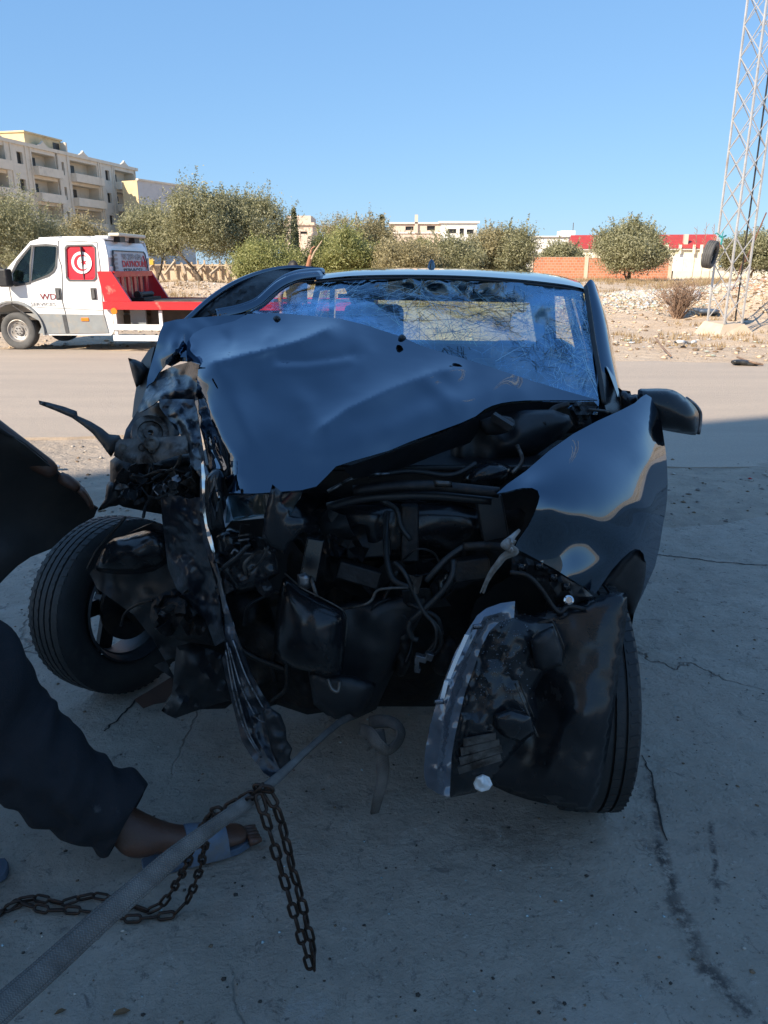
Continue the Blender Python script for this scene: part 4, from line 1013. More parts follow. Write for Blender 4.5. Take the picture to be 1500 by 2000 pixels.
def rim_loop(poly, w, y0=-.006):
    mb = MB(); n = len(poly)
    c = (sum(p[0] for p in poly) / n, sum(p[1] for p in poly) / n)
    q = [(p[0] + (p[0] - c[0]) / max(.01, math.dist(p, c)) * w, p[1] + (p[1] - c[1]) / max(.01, math.dist(p, c)) * w) for p in poly]
    for i in range(n):
        j = (i + 1) % n
        mb.add([(poly[i][0], y0 + bulge(poly[i][1]), poly[i][1]), (poly[j][0], y0 + bulge(poly[j][1]), poly[j][1]), (q[j][0], y0 + bulge(q[j][1]), q[j][1]), (q[i][0], y0 + bulge(q[i][1]), q[i][1])], [(0, 1, 2, 3)])
    return mb
for k in ('w1', 'wq', 'wf'):
    o = rim_loop(H[k], .035).build('window_trim', M['trim'], TR, local=True); sl = o.modifiers.new('t', 'SOLIDIFY'); sl.thickness = .012; sl.offset = 0
# flag window: two red panes, white disc, crescent and star
hf = H['wf']; xm = TS(158, 500)[0]
fl = MB().prism([(p[0], .018 + bulge(p[1]), p[1]) for p in hf], (0, .01, 0)).build('flag_window', M['flagred'], TR, local=True)
c = TS(157.5, 513); r = .155 * 1.25; yb = .006 + bulge(c[1])
tilt = lambda x, z, dy=0: (c[0] + x, yb + dy + (z) * .115, c[1] + z)
def disc(x0, z0, r, n=40): return [(x0 + r * math.cos(2 * math.pi * i / n), z0 + r * math.sin(2 * math.pi * i / n)) for i in range(n)]
MB().prism([tilt(*p) for p in disc(0, 0, r)], (0, .004, 0)).build('white_disc', M['flagwhite'], fl, local=True)
cr = [(.75 * r * math.cos(a), .75 * r * math.sin(a)) for a in np.linspace(R(35), R(325), 30)]
ci = [(.16 * r + .6 * r * math.cos(a), .6 * r * math.sin(a)) for a in np.linspace(R(312), R(48), 30)]
poly = cr + ci; m_ = MB(); n = 30
V = [tilt(p[0], p[1], -.004) for p in cr] + [tilt(p[0], p[1], -.004) for p in reversed(ci)]
m_.add(V, [(i, i + 1, n + i + 1, n + i) for i in range(n - 1)]); m_.build('crescent', M['flagred'], fl, local=True)
st_ = [(.22 * r + (.34 if i % 2 == 0 else .14) * r * math.cos(R(180 + 36 * i)), (.34 if i % 2 == 0 else .14) * r * math.sin(R(180 + 36 * i))) for i in range(10)]
MB().prism([tilt(p[0], p[1], -.005) for p in st_], (0, .003, 0)).build('star', M['flagred'], fl, local=True)
MB().boxb((xm - .006, -.002 + bulge(c[1]) - .02, TS(158, 545)[1]), (xm + .006, .012 + bulge(1.9), TS(158, 482)[1])).build('window_bar', M['trim'], fl, local=True)
# seams, cladding, handles, marker
def strip2(pts, w, y, m, name):
    mb = MB(); q = [(p[0], y + bulge(p[1]), p[1]) for p in pts]
    for a, b in zip(q[:-1], q[1:]): mb.bar(a, b, w, .006, up=(0, 1, 0))
    return mb.build(name, m, TR, local=True)
strip2(TSP([(110, 470), (113, 505), (119, 520), (122, 545), (122, 590), (127, 608), (133, 652)]), .014, -.003, M['seam'], 'door_gap')
strip2(TSP([(186, 473), (194, 520), (202, 610), (208, 650)]), .014, -.003, M['seam'], 'door_gap')
strip2(TSP([(110, 470), (150, 471), (186, 473)]), .01, -.003, M['seam'], 'door_gap')
strip2(TSP([(18, 560), (24, 596), (48, 612)]), .01, -.003, M['seam'], 'door_gap')
strip2(TSP([(50, 598), (90, 601), (122, 602), (160, 604), (200, 606)]), .008, -.002, M['cladding'], 'door_crease')
clad = [(x0c, zc)] + [TS(120, 613.5)] + [TS(203.5, 615)] + TSP([(213, 650), (134, 651.5), (128, 651.5), (76, 651)]) + [(.56, .5)]
flat_with_holes('cladding', M['cladding'], TR, clad, [], -.018, thick=.015)
mb = MB(); 
aa = np.linspace(R(-6), R(150), 16)
for a, b in zip(aa[:-1], aa[1:]): mb.bar((.565 * math.cos(a), -.012, .34 + .555 * math.sin(a)), (.565 * math.cos(b), -.012, .34 + .555 * math.sin(b)), .03, .10, up=(0, 1, 0))
mb.build('wheel_arch', M['cladding'], TR, local=True)
for px in (114.5, 183.5):
    h = MB(); x, z = TS(px, 574); h.boxb((x - .055, -.012, z - .105), (x + .055, -.001, z + .105)); o = h.build('door_handle', M['trim'], TR, local=True, bevel=.004)
    MB().boxb((x - .02, -.03, z - .08), (x + .025, -.0125, z + .08)).build('grip', M['seam'], o, local=True, bevel=.005)
x, z = TS(167, 623.5); MB().boxb((x - .075, -.032, z - .035), (x + .075, -.019, z + .03)).build('side_marker', M['orange'], TR, local=True, bevel=.01)
strip2([TS(126, 615), TS(133, 650)], .07, -.024, M['trim'], 'sill_gap')
# mirror
mb = MB(); x, z = TS(20, 538); mb.boxb((x - .10, -.27, z - .2), (x + .08, -.06, z + .12)); mb.build('wing_mirror', M['blackplastic'], TR, local=True, bevel=.03)
MB().bar((x + .02, -.1, z - .1), (x + .12, .04, z - .16), .06).build('mirror_arm', M['blackplastic'], TR, local=True)
x, z = TS(9, 535); MB().boxb((x - .05, -.30, z - .12), (x - .02, -.08, z + .1)).build('orange_reflector', M['orange'], TR, local=True)
# rear wall of the cab with the printed window
xr = lambda h: float(np.interp(h, [TS(222, 648)[1], TS(209, 503)[1], TS(203, 480)[1], TS(199, 468)[1]], [TS(222, 648)[0], TS(209, 503)[0], TS(203, 480)[0], TS(199, 468)[0]]))
zs = [.45, .9, TS(209, 520)[1], TS(209, 503)[1], TS(203, 480)[1], TS(200, 470)[1]]
mb = MB()
for a, b in zip(zs[:-1], zs[1:]): mb.add([(xr(a) - .02, .03 + bulge(a), a), (xr(a) - .02, Wt, a), (xr(b) - .02, Wt - bulge(b), b), (xr(b) - .02, .03 + bulge(b), b)], [(0, 1, 2, 3)])
o = mb.build('cab_back', M['white'], TR, local=True); sl = o.modifiers.new('t', 'SOLIDIFY'); sl.thickness = .03
za, zb = TS(209, 540)[1], TS(209, 489)[1]
def rw(u, h, off=.02): return (xr(h) + off, .03 + u * (Wt - .06), h)
rp = [rw(.10, za), rw(.92, za), rw(.94, za + .1), rw(.90, zb - .04), rw(.87, zb), rw(.12, zb), rw(.10, zb - .06)]
RWn = MB().prism(rp, (.012, 0, 0)).build('rear_window', M['signpane'], TR, local=True)
mb = MB()
for a, b in zip(rp, rp[1:] + rp[:1]): mb.bar((a[0] + .012, a[1], a[2]), (b[0] + .012, b[1], b[2]), .03, .02)
mb.build('seal', M['trim'], RWn, local=True)
def lettering(name, s, origin, xd, yd, size, m, par, local=True, ext=.002, sx=1.0, bold=0):
    cu = bpy.data.curves.new(name, 'FONT'); cu.body = s; cu.size = size; cu.extrude = ext; cu.offset = bold; cu.resolution_u = 3
    to = bpy.data.objects.new(name, cu); COL.objects.link(to); dg = bpy.context.evaluated_depsgraph_get()
    me = bpy.data.meshes.new_from_object(to.evaluated_get(dg)); bpy.data.objects.remove(to); bpy.data.curves.remove(cu)
    xd = Vector(xd).normalized(); yd = Vector(yd).normalized(); z = xd.cross(yd)
    Mx = Matrix(((xd.x * sx, yd.x, z.x, origin[0]), (xd.y * sx, yd.y, z.y, origin[1]), (xd.z * sx, yd.z, z.z, origin[2]), (0, 0, 0, 1)))
    me.transform(Mx); me.materials.clear(); return link(name, me, m, par, local=local)
tl = (xr(zb) - xr(za)) / (zb - za)
def rt(u, h): p = rw(u, h, .034); return p
lettering('phone_number', '98 259 634', rt(.30, zb - .15), (0, 1, 0), (tl, 0, 1), .15, M['greyletters'], RWn, sx=1.35, bold=.001)
lettering('name_lettering', 'DAYNOUNI', rt(.29, zb - .285), (0, 1, 0), (tl, 0, 1), .16, M['redletters'], RWn, sx=1.4, bold=.004)
lettering('services_lettering', 'SERVICES', rt(.31, zb - .42), (0, 1, 0), (tl, 0, 1), .15, M['letters'], RWn, sx=1.55, bold=.003)
mb = MB()   # crossed-tool emblem to the left, red crane sign to the right
for k in range(5): mb.boxb((rw(.14, za)[0] + .014, .2 + .03 * (k % 2), za + .06 + k * .075), (rw(.14, za)[0] + .03, .36, za + .10 + k * .075))
mb.build('emblem', M['greyletters'], RWn, local=True)
mb = MB(); 
for a, b in (((.80, .30), (.80, .12)), ((.80, .12), (.90, .12)), ((.84, .33), (.88, .2)), ((.88, .2), (.82, .2)), ((.90, .12), (.88, .05))): mb.bar(rw(a[0], zb - .4 + a[1], .033), rw(b[0], zb - .4 + b[1], .033), .02, .006)
mb.build('crane_sign', M['redletters'], RWn, local=True)
x, z = TS(79, 585); lettering('door_lettering', 'WDY', (x, -.004, z), (1, 0, 0), (0, .0, 1), .155, M['maroon'], TR, sx=1.15)
x, z = TS(60, 597); lettering('door_lettering', 'SERVICES', (x, -.004, z), (1, 0, -.01), (0, .0, 1), .085, M['greyletters'], TR, sx=1.42)
# inside: seats and far window light
for u in (.35, 1.35): 
    MB().boxb((.45, u, .75), (.95, u + .45, .95)).boxb((.85, u, .95), (1.0, u + .45, 1.55)).build('cab_seat', M['dust'], TR, local=True, bevel=.04)
MB().boxb((-.3, .08, .55), (xr(.6) - .08, Wt - .04, .6)).build('cab_floor', M['chassis'], TR, local=True)
# roof light bar and its stand
a = TS(171, 458, .3); mb = MB(); mb.boxb((TS(172, 465)[0], .25, TS(172, 466)[1]), (TS(200, 465)[0], 1.7, TS(172, 459)[1])); mb.build('roof_fairing', M['white'], TR, local=True, bevel=.02)
zt = TS(195, 453)[1]; x = TS(196, 455)[0]; mb = MB(); mb.boxb((x - .02, .35, zt - .06), (x + .20, 1.65, zt)); mb.build('light_bar', M['creamwall'], TR, local=True, bevel=.02)
mb = MB(); [mb.boxb((x + .02, u, zt - .16), (x + .14, u + .25, zt - .061)) for u in (.5, 1.2)]; mb.build('light_bar_foot', M['blackplastic'], TR, local=True)
# wheels
def truck_wheel(x, y, side, dual=False):
    mb = MB(); tyre_mesh(mb, (x, y, .345), (0, 1, 0), .345, .22, .215, 3, 48); w = mb.build('wheel', M['oldrubber'], TR, local=True, smooth=35)
    s = -side; yo = y - s * 0 + side * .0
    pr = [(.215, -.085), (.20, -.09), (.175, -.055), (.10, -.035), (.085, -.07), (.0, -.075), (.0, -.06), (.07, -.055), (.09, -.02), (.18, -.035), (.215, .08)]
    mb = MB(); mb.lathe([(r, h * (1 if side > 0 else -1)) for r, h in pr], (x, y, .345), (0, 1, 0), 40); mb.build('rim', M['rimsilver'], w, local=True, smooth=35)
    mb = MB()
    for k in range(6): a = k * R(60); p = Vector((x + .052 * math.cos(a) * 1.1, y - side * .078, .345 + .052 * 1.1 * math.sin(a))); mb.tube([p, p + Vector((0, -side * .012, 0))], .011, 6)
    mb.build('wheel_nuts', M['letters'], w, local=True)
    mb = MB()
    for k in range(8): a = k * R(45) + .2; p = Vector((x + .145 * math.cos(a), y - side * .042, .345 + .145 * math.sin(a))); d = Vector((-math.sin(a), 0, math.cos(a))) * .025; mb.bar(p - d, p + d, .02, .012, up=(0, 1, 0))
    mb.build('rim_slots', M['letters'], w, local=True)
M['rimsilver'] = mk('steel wheel', (.38, .37, .36), (.30, .29, .28), 6, .45, .4, dirt=(.30, .24, .18), dscale=6, dlo=.45, dhi=.7)
truck_wheel(0, .14, 1); truck_wheel(0, Wt - .16, -1); truck_wheel(3.9, .16, 1); truck_wheel(3.9, Wt - .16, -1)
MB().boxb((-.55, .3, .3), (.55, Wt - .3, .6)).build('inner_wing', M['chassis'], TR, local=True)
mb = MB(); mb.boxb((-.6, .55, .42), (6.6, .7, .62)); mb.boxb((-.6, 1.3, .42), (6.6, 1.45, .62)); mb.boxb((1.9, .56, .66), (6.6, 1.44, .9)); mb.build('chassis_rail', M['chassis'], TR, local=True)
# the red bed
xb0 = TS(206, 600)[0]; zt1 = TS(300, 589)[1]; zt0 = TS(208, 604)[1]
mb = MB(); L_ = 4.9
bed = MB(); bed.boxb((xb0, -.10, zt0), (xb0 + L_, -.03, zt1)); bed.boxb((xb0, Wt + .03, zt0), (xb0 + L_, Wt + .10, zt1)); bed.build('side_beam', M['red'], TR, local=True)
dk = MB(); dk.boxb((xb0 + .02, -.028, zt1 - .06), (xb0 + L_, .55, zt1 - .02)); dk.boxb((xb0 + .02, 1.4, zt1 - .06), (xb0 + L_, Wt + .028, zt1 - .02)); dk.boxb((xb0 + .3, .551, zt1 - .09), (xb0 + L_, 1.399, zt1 - .05)); dk.build('deck', M['bedtop'], TR, local=True)
hz = TS(210, 530)[1]; g1 = TS(258, 588)[0]; g0 = TS(213, 529)[0]; g2 = TS(238, 545)[0]
for y in (-.06, Wt - .12):
    MB().prism([(xb0 + .02, y, zt1 + .002), (xb0 - .06, y, hz), (g0 + .06, y, hz), (g1, y, zt1 + .002)], (0, .06, 0)).build('gusset', M['red'], TR, local=True)
xh = xr(zt1) + .07; hb = MB(); hb.boxb((xh - .05, .002, hz - .10), (xh + .05, Wt - .122, hz + .0)); hb.boxb((xh - .03, .3, hz - .60), (xh + .03, 1.75, hz - .48)); hb.build('headboard_bar', M['red'], TR, local=True)
for u in (.42, .72, 1.02, 1.32, 1.62): MB().boxb((xh - .02, u - .06, hz - .479), (xh + .02, u + .06, hz - .101)).build('headboard_bar', M['red'], TR, local=True)
wx_ = xh + .22; wch = MB(); wch.boxb((wx_ - .12, .5, zt1), (wx_ + .15, 1.4, zt1 + .05)); wch.tube([(wx_, .6, zt1 + .10), (wx_, 1.3, zt1 + .10)], .05, 12); wch.tube([(wx_, .55, zt1 + .10), (wx_, .6, zt1 + .10)], .07, 12); wch.boxb((wx_ - .05, .62, zt1 + .05), (wx_ + .05, .70, zt1 + .14)); wch.build('winch', M['darksteel'], TR, local=True)
x, z = TS(228, 607); MB().tube([(x, -.13, z), (x, -.10, z)], .06, 12).build('marker_lamp', M['orange'], TR, local=True)
# guard rails, bracket
gx0 = TS(222, 640)[0]; z1, z2 = TS(222, 633)[1], TS(222, 644)[1]; z3, z4 = TS(222, 654)[1], TS(222, 665)[1]
for a, b in ((z2, z1), (z4, z3)): MB().boxb((gx0, -.06, a), (gx0 + 2.0, -.02, b)).build('guard_rail', M['flagwhite'], TR, local=True)
for xx in (gx0 + .02, gx0 + .9): MB().boxb((xx, -.018, z4), (xx + .06, .02, z1 + .25)).build('guard_post', M['flagwhite'], TR, local=True)
x0, z0_ = TS(248, 640); MB().boxb((x0, .2, z0_ - .05), (x0 + .30, .26, zt0 + .1)).build('bracket', M['cladding'], TR, local=True)
MB().boxb((gx0 + .6, .35, .38), (gx0 + 1.7, .9, .8)).build('tool_box', M['chassis'], TR, local=True, bevel=.02)
# ================================================================ THE WRECKED CAR
CARB = Vector((.15, 2.9, 0))
CR = thing('wrecked_car', 'black hatchback with smashed front, buckled bonnet and shattered windscreen, missing its bumper', 'car', tuple(CARB))
Z = lambda v: Vector(v)

# ---- cracked laminated glass: material
def cracked_glass():
    m, nt, b = nodes('cracked windscreen glass'); out = nt.nodes['Material Output']; vec = coord(nt)
    def edges(scale, w, dist=.0, seed=0):
        v = nt.nodes.new('ShaderNodeTexVoronoi'); v.feature = 'DISTANCE_TO_EDGE'; v.inputs['Scale'].default_value = scale; v.inputs['Randomness'].default_value = 1
        mp = nt.nodes.new('ShaderNodeMapping'); mp.inputs['Location'].default_value = (seed, seed * 2, 0); mp.inputs['Scale'].default_value = (1, 1.0, 1.0)
        nn = nt.nodes.new('ShaderNodeTexNoise'); nn.inputs['Scale'].default_value = scale * .7; nn.inputs['Detail'].default_value = 3; nt.links.new(vec, nn.inputs['Vector'])
        ad = nt.nodes.new('ShaderNodeVectorMath'); ad.operation = 'MULTIPLY_ADD'; nt.links.new(nn.outputs['Color'], ad.inputs[0]); ad.inputs[1].default_value = (dist,) * 3; nt.links.new(vec, ad.inputs[2])
        nt.links.new(ad.outputs[0], mp.inputs[0]); nt.links.new(mp.outputs[0], v.inputs['Vector'])
        return ramp(nt, v.outputs['Distance'], [(0.0, 1.0), (w, 0.0)])
    big = edges(9, .016, .05, 1); mid = edges(26, .035, .03, 3); fine = edges(70, .09, .02, 5)
    # crack density is highest in the right part and along the fold
    zone = nt.nodes.new('ShaderNodeAttribute'); zone.attribute_name = 'crush'
    zf = math_n(nt, 'ADD', zone.outputs['Fac'], math_n(nt, 'MULTIPLY', math_n(nt, 'SUBTRACT', noise_n(nt, vec, 6, 4), .5), .7))
    midm = math_n(nt, 'MULTIPLY', mid, ramp(nt, zf, [(.28, 0.0), (.45, 1.0)])); finem = math_n(nt, 'MULTIPLY', fine, ramp(nt, zf, [(.58, 0.0), (.85, .75)]))
    lines = math_n(nt, 'MAXIMUM', math_n(nt, 'MULTIPLY', big, math_n(nt, 'MULTIPLY', ramp(nt, zf, [(.15, 0.1), (.4, 1.0)]), .6)), math_n(nt, 'MAXIMUM', math_n(nt, 'MULTIPLY', midm, .55), finem))
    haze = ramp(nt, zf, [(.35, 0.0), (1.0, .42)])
    tr = nt.nodes.new('ShaderNodeBsdfTransparent'); tr.inputs[0].default_value = (.86, .92, .64, 1)
    gl = nt.nodes.new('ShaderNodeBsdfGlossy'); gl.inputs['Roughness'].default_value = .06; gl.inputs[0].default_value = (.55, .78, 1, 1)
    nb = bump(nt, math_n(nt, 'ADD', noise_n(nt, vec, 22, 5), math_n(nt, 'MULTIPLY', lines, .25)), .35, .010, None); nt.links.new(nb, gl.inputs['Normal'])
    fr = nt.nodes.new('ShaderNodeFresnel'); fr.inputs[0].default_value = 1.62; nt.links.new(nb, fr.inputs['Normal'])
    ge = nt.nodes.new('ShaderNodeNewGeometry'); f2 = math_n(nt, 'MULTIPLY', math_n(nt, 'ADD', math_n(nt, 'MULTIPLY', fr.outputs[0], math_n(nt, 'ADD', 2.3, math_n(nt, 'MULTIPLY', zf, 2.2))), .10), math_n(nt, 'SUBTRACT', 1.0, ge.outputs['Backfacing']))
    m1 = nt.nodes.new('ShaderNodeMixShader'); nt.links.new(f2, m1.inputs[0]); nt.links.new(tr.outputs[0], m1.inputs[1]); nt.links.new(gl.outputs[0], m1.inputs[2])
    df = nt.nodes.new('ShaderNodeBsdfDiffuse'); df.inputs[0].default_value = (.17, .42, .72, 1)  # diffuse blue painted in for the sky reflected by the crumpled glass
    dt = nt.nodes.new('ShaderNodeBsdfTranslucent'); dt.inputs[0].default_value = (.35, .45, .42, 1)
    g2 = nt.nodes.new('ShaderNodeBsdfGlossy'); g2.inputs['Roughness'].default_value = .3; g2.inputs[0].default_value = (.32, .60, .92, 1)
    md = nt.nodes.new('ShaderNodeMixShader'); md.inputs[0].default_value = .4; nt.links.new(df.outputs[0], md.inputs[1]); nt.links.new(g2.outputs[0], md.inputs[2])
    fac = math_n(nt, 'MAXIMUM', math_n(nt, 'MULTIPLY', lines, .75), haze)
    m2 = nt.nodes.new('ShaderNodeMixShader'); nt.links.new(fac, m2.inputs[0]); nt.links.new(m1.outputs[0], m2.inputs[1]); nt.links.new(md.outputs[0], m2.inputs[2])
    nt.links.new(m2.outputs[0], out.inputs[0]); nt.nodes.remove(b); return m
M['cracked'] = cracked_glass()

# ---- body shell behind the front: lower body, pillars, roof, rear
M['inner'] = mk('cabin lining', (.030, .030, .033), (.022, .022, .024), 10, .85)
def loft(name, m, secs, parent=CR, smooth=35, thick=0, closed=False):
    """skin over rows of 3D points"""
    mb = MB(); n = len(secs[0]); V = [Vector(p) for s in secs for p in s]; F = []
    for i in range(len(secs) - 1):
        for j in range(n if closed else n - 1):
            j2 = (j + 1) % n; F.append((i * n + j, i * n + j2, (i + 1) * n + j2, (i + 1) * n + j))
    mb.add(V, F); o = mb.build(name, m, parent, smooth=smooth)
    if thick: sl = o.modifiers.new('t', 'SOLIDIFY'); sl.thickness = thick; sl.offset = 0; split(o)
    return o
def smooth_rows(rows, k=4): # densify rows (list of point rows) both ways
    rows = [curve([tuple(p) for p in r], k) for r in rows]
    cols = list(zip(*rows)); cols = [curve(list(c), k) for c in cols]
    return [list(r) for r in zip(*cols)]
# roof: rows from the windscreen header to the tail, left to right
roof_rows = [
 [P(618, 551, 3.22), P(690, 543.5, 3.17), P(800, 541.5, 3.12), P(912, 544, 3.07), P(1010, 550.5, 3.04), P(1100, 560.5, 3.02), P(1140, 569, 3.02)],
 [P(620, 543, 3.45), P(690, 534.5, 3.42), P(800, 532.5, 3.40), P(912, 533.5, 3.37), P(1010, 539.5, 3.34), P(1090, 548.5, 3.30), P(1132, 558, 3.28)],
 [P(632, 535, 4.05), P(700, 528.5, 4.05), P(800, 526.5, 4.02), P(905, 528.0, 4.00), P(995, 531.5, 3.97), P(1072, 539, 3.94), P(1120, 549, 3.92)],
 [P(655, 538, 4.75), P(715, 532, 4.78), P(800, 530, 4.78), P(900, 531, 4.76), P(985, 533.5, 4.74), P(1050, 540, 4.70), P(1102, 549, 4.66)],
 [P(672, 549, 5.12), P(730, 545, 5.2), P(810, 543.5, 5.22), P(895, 544, 5.20), P(970, 546, 5.18), P(1035, 550, 5.12), P(1082, 557, 5.02)]]
loft('roof', M['paint'], smooth_rows(roof_rows, 4), thick=.02, smooth=True)
# header seam, a dark groove just above the glass
mb = MB(); q = curve([tuple(P(x, y, Y)) for x, y, Y in ((600, 553.5, 3.2), (690, 545.5, 3.155), (800, 543.5, 3.105), (912, 546, 3.055), (1010, 552.5, 3.025), (1100, 562.5, 3.00), (1140, 571, 3.00))], 6)
mb.tube(q, .006, 6); mb.build('windscreen_seal', M['blackplastic'], CR, smooth=True)
# right flank: body side seen edge-on, and the pillar
def V3(x, y, z): return Vector((x, y, z))
flank = [  # height profile rows at several distances, from roof rail to sill
 [P(1213, 800, 2.62), P(1213, 800, 2.62) + V3(.02, 0, -.25), P(1213, 800, 2.62) + V3(0, 0, -.6)],
]
pil = [
 [P(1140, 566, 3.02), P(1151, 548, 3.06), P(1160, 556, 3.12), P(1166, 568, 3.35)],
 [P(1150, 640, 2.86), P(1163, 612, 2.90), P(1176, 612, 2.97), P(1184, 628, 3.2)],
 [P(1158, 710, 2.72), P(1175, 688, 2.76), P(1191, 690, 2.83), P(1199, 704, 3.05)],
 [P(1165, 780, 2.58), P(1184, 762, 2.63), P(1205, 760, 2.70), P(1213, 780, 2.9)]]
loft('pillar', M['paint'], smooth_rows(pil, 4), thick=.012, smooth=True)
mb = MB(); mb.tube(curve([tuple(P(*p)) for p in ((1144, 560, 3.0), (1152, 612, 2.86), (1160, 668, 2.745), (1172, 735, 2.62), (1180, 790, 2.54))], 5), .0085, 6); mb.build('pillar_seal', M['hose'], CR, smooth=True)
sheet('pillar_cover', M['gloss'], CR, [(1173, 722), (1190, 735), (1206, 770), (1214, 800), (1212, 818), (1184, 800), (1176, 770)], [(1173, 722, 2.66), (1214, 800, 2.6), (1184, 800, 2.52), (1212, 818, 2.55)], 10)
sheet('pillar_strip', M['paint'], CR, [(1184, 715), (1194, 722), (1204, 745), (1211, 775), (1207, 776), (1196, 745)], [(1184, 715, 2.7), (1211, 775, 2.6), (1196, 745, 2.64)], 8)
# right side of the car going back
ux, uy = math.cos(R(8.5)), -math.sin(R(8.5)); vx, vy = math.sin(R(8.5)), math.cos(R(8.5))
O0 = Vector((.055, 2.25, 0))
def CL(u, v, z): return Vector((O0.x + u * ux + v * vx, O0.y + u * uy + v * vy, z))      # car's own axes: across, back, up
def side_section(v, s=1, belt=.98, hw=.80):
    return [CL(s * (hw - .10), v, .20), CL(s * (hw - .02), v, .30), CL(s * hw, v, .55), CL(s * (hw + .005), v, .75), CL(s * (hw - .02), v, .90), CL(s * (hw - .05), v, belt)]
for s in (1, -1):
    rows = [(.48, .96, .79), (1.0, .98, .81), (1.6, .985, .82)]; rows2 = [(1.62, .985, .82), (2.1, .995, .82), (2.45, 1.0, .81)]; rows3 = [(2.47, 1.0, .81), (2.9, 1.02, .79), (3.2, 1.05, .72), (3.34, 1.05, .6)]
    if s < 0: rows = [(.75, .96, .80), (1.1, .98, .81), (1.6, .985, .82)]
    for nm, rr in (('front_door', rows), ('rear_door', rows2), ('rear_quarter', rows3)):
        loft(nm, M['paint'], smooth_rows([side_section(v, s, b_, h_) for v, b_, h_ in rr], 3), thick=.02, smooth=True)
    loft('sill', M['blackplastic'], [[CL(s * .70, .5, .19), CL(s * .62, .5, .17)], [CL(s * .72, 3.2, .19), CL(s * .62, 3.2, .17)]], thick=.03)
    # side glass and pillars
    top = roof_rows[0][-1] if s > 0 else roof_rows[0][0]
    def rail(v):  # roof rail point
        r_ = [row[-1] if s > 0 else row[0] for row in roof_rows]; t = np.interp(v, [.85, 1.2, 1.8, 2.55, 2.95], [0, 1, 2, 3, 4]); i = min(3, int(t)); return r_[i].lerp(r_[i + 1], t - i)
    for a, b in ((1.02, 1.62), (1.72, 2.40)):
        if s < 0 and a < 1.5: continue
        MB().prism([CL(s * .755, a, .985), CL(s * .765, b, .99), rail(b - .1) + V3(-.0, 0, -.03), rail(max(a, 1.0)) + V3(0, 0, -.03)], CL(s * .004, 0, 0) - CL(0, 0, 0)).build('side_window', M['clearglass'], CR)
    for v, w in ((1.67, .07), (2.5, .12)):
        MB().bar(CL(s * .765, v, .97), rail(v - .08), .03, w, up=(0, 1, 0)).build('pillar', M['paint'], CR)
    mb = MB(); mb.tube([CL(s * .76, v, .99) for v in (.7, 1.6, 2.5, 3.1)], .012, 6); mb.build('window_trim', M['hose'], CR)
# tail: hatch, rear window, bumper, lamps
zl, zr_ = roof_rows[4][0], roof_rows[4][-1]
hb_l, hb_r = CL(-.62, 3.22, 1.03), CL(.62, 3.22, 1.03)
def lerp(a, b, t): return a + (b - a) * t
fr = MB()
A0, A1, B0, B1 = roof_rows[4][0], roof_rows[4][-1], CL(-.66, 3.3, 1.0), CL(.66, 3.3, 1.0)
q = lambda s, t: lerp(lerp(A0, A1, s), lerp(B0, B1, s), t)
def quad(a, b, c, d): fr.add([q(*a), q(*b), q(*c), q(*d)], [(0, 1, 2, 3)])
quad((0, 0), (1, 0), (1, .22), (0, .22)); quad((0, .22), (.12, .22), (.10, .94), (0, .94)); quad((.88, .22), (1, .22), (1, .94), (.90, .94)); quad((0, .94), (1, .94), (1, 1), (0, 1))
o = fr.build('hatch_frame', M['paint'], CR); sl = o.modifiers.new('t', 'SOLIDIFY'); sl.thickness = .03
MB().prism([q(.12, .22), q(.88, .22), q(.90, .94), q(.10, .94)], CL(0, .004, 0) - CL(0, 0, 0)).build('rear_window', M['clearglass'], CR)
loft('hatch', M['paint'], smooth_rows([[CL(u, 3.3 + .03 * (1 - (u / .7) ** 2), 1.0) for u in (-.66, -.3, 0, .3, .66)], [CL(u, 3.38 + .04 * (1 - (u / .7) ** 2), .75) for u in (-.66, -.3, 0, .3, .66)], [CL(u, 3.40 + .03 * (1 - (u / .7) ** 2), .55) for u in (-.66, -.3, 0, .3, .66)]], 3), thick=.02, smooth=True)
loft('rear_bumper', M['paint'], smooth_rows([[CL(-.78, 3.0, z), CL(-.66, 3.36, z), CL(0, 3.46, z), CL(.66, 3.36, z), CL(.78, 3.0, z)] for z in (.55, .4, .24)], 3), thick=.02, smooth=True)
M['redlens'] = mk('red lamp lens', (.30, .01, .01), (.25, .01, .01), 5, .15, coat=1)
for s in (-1, 1): MB().box(CL(s * .68, 3.33, .86), (.13, .08, .26), Matrix.Rotation(-R(8.5), 3, 'Z')).build('tail_lamp', M['redlens'], CR, bevel=.02)
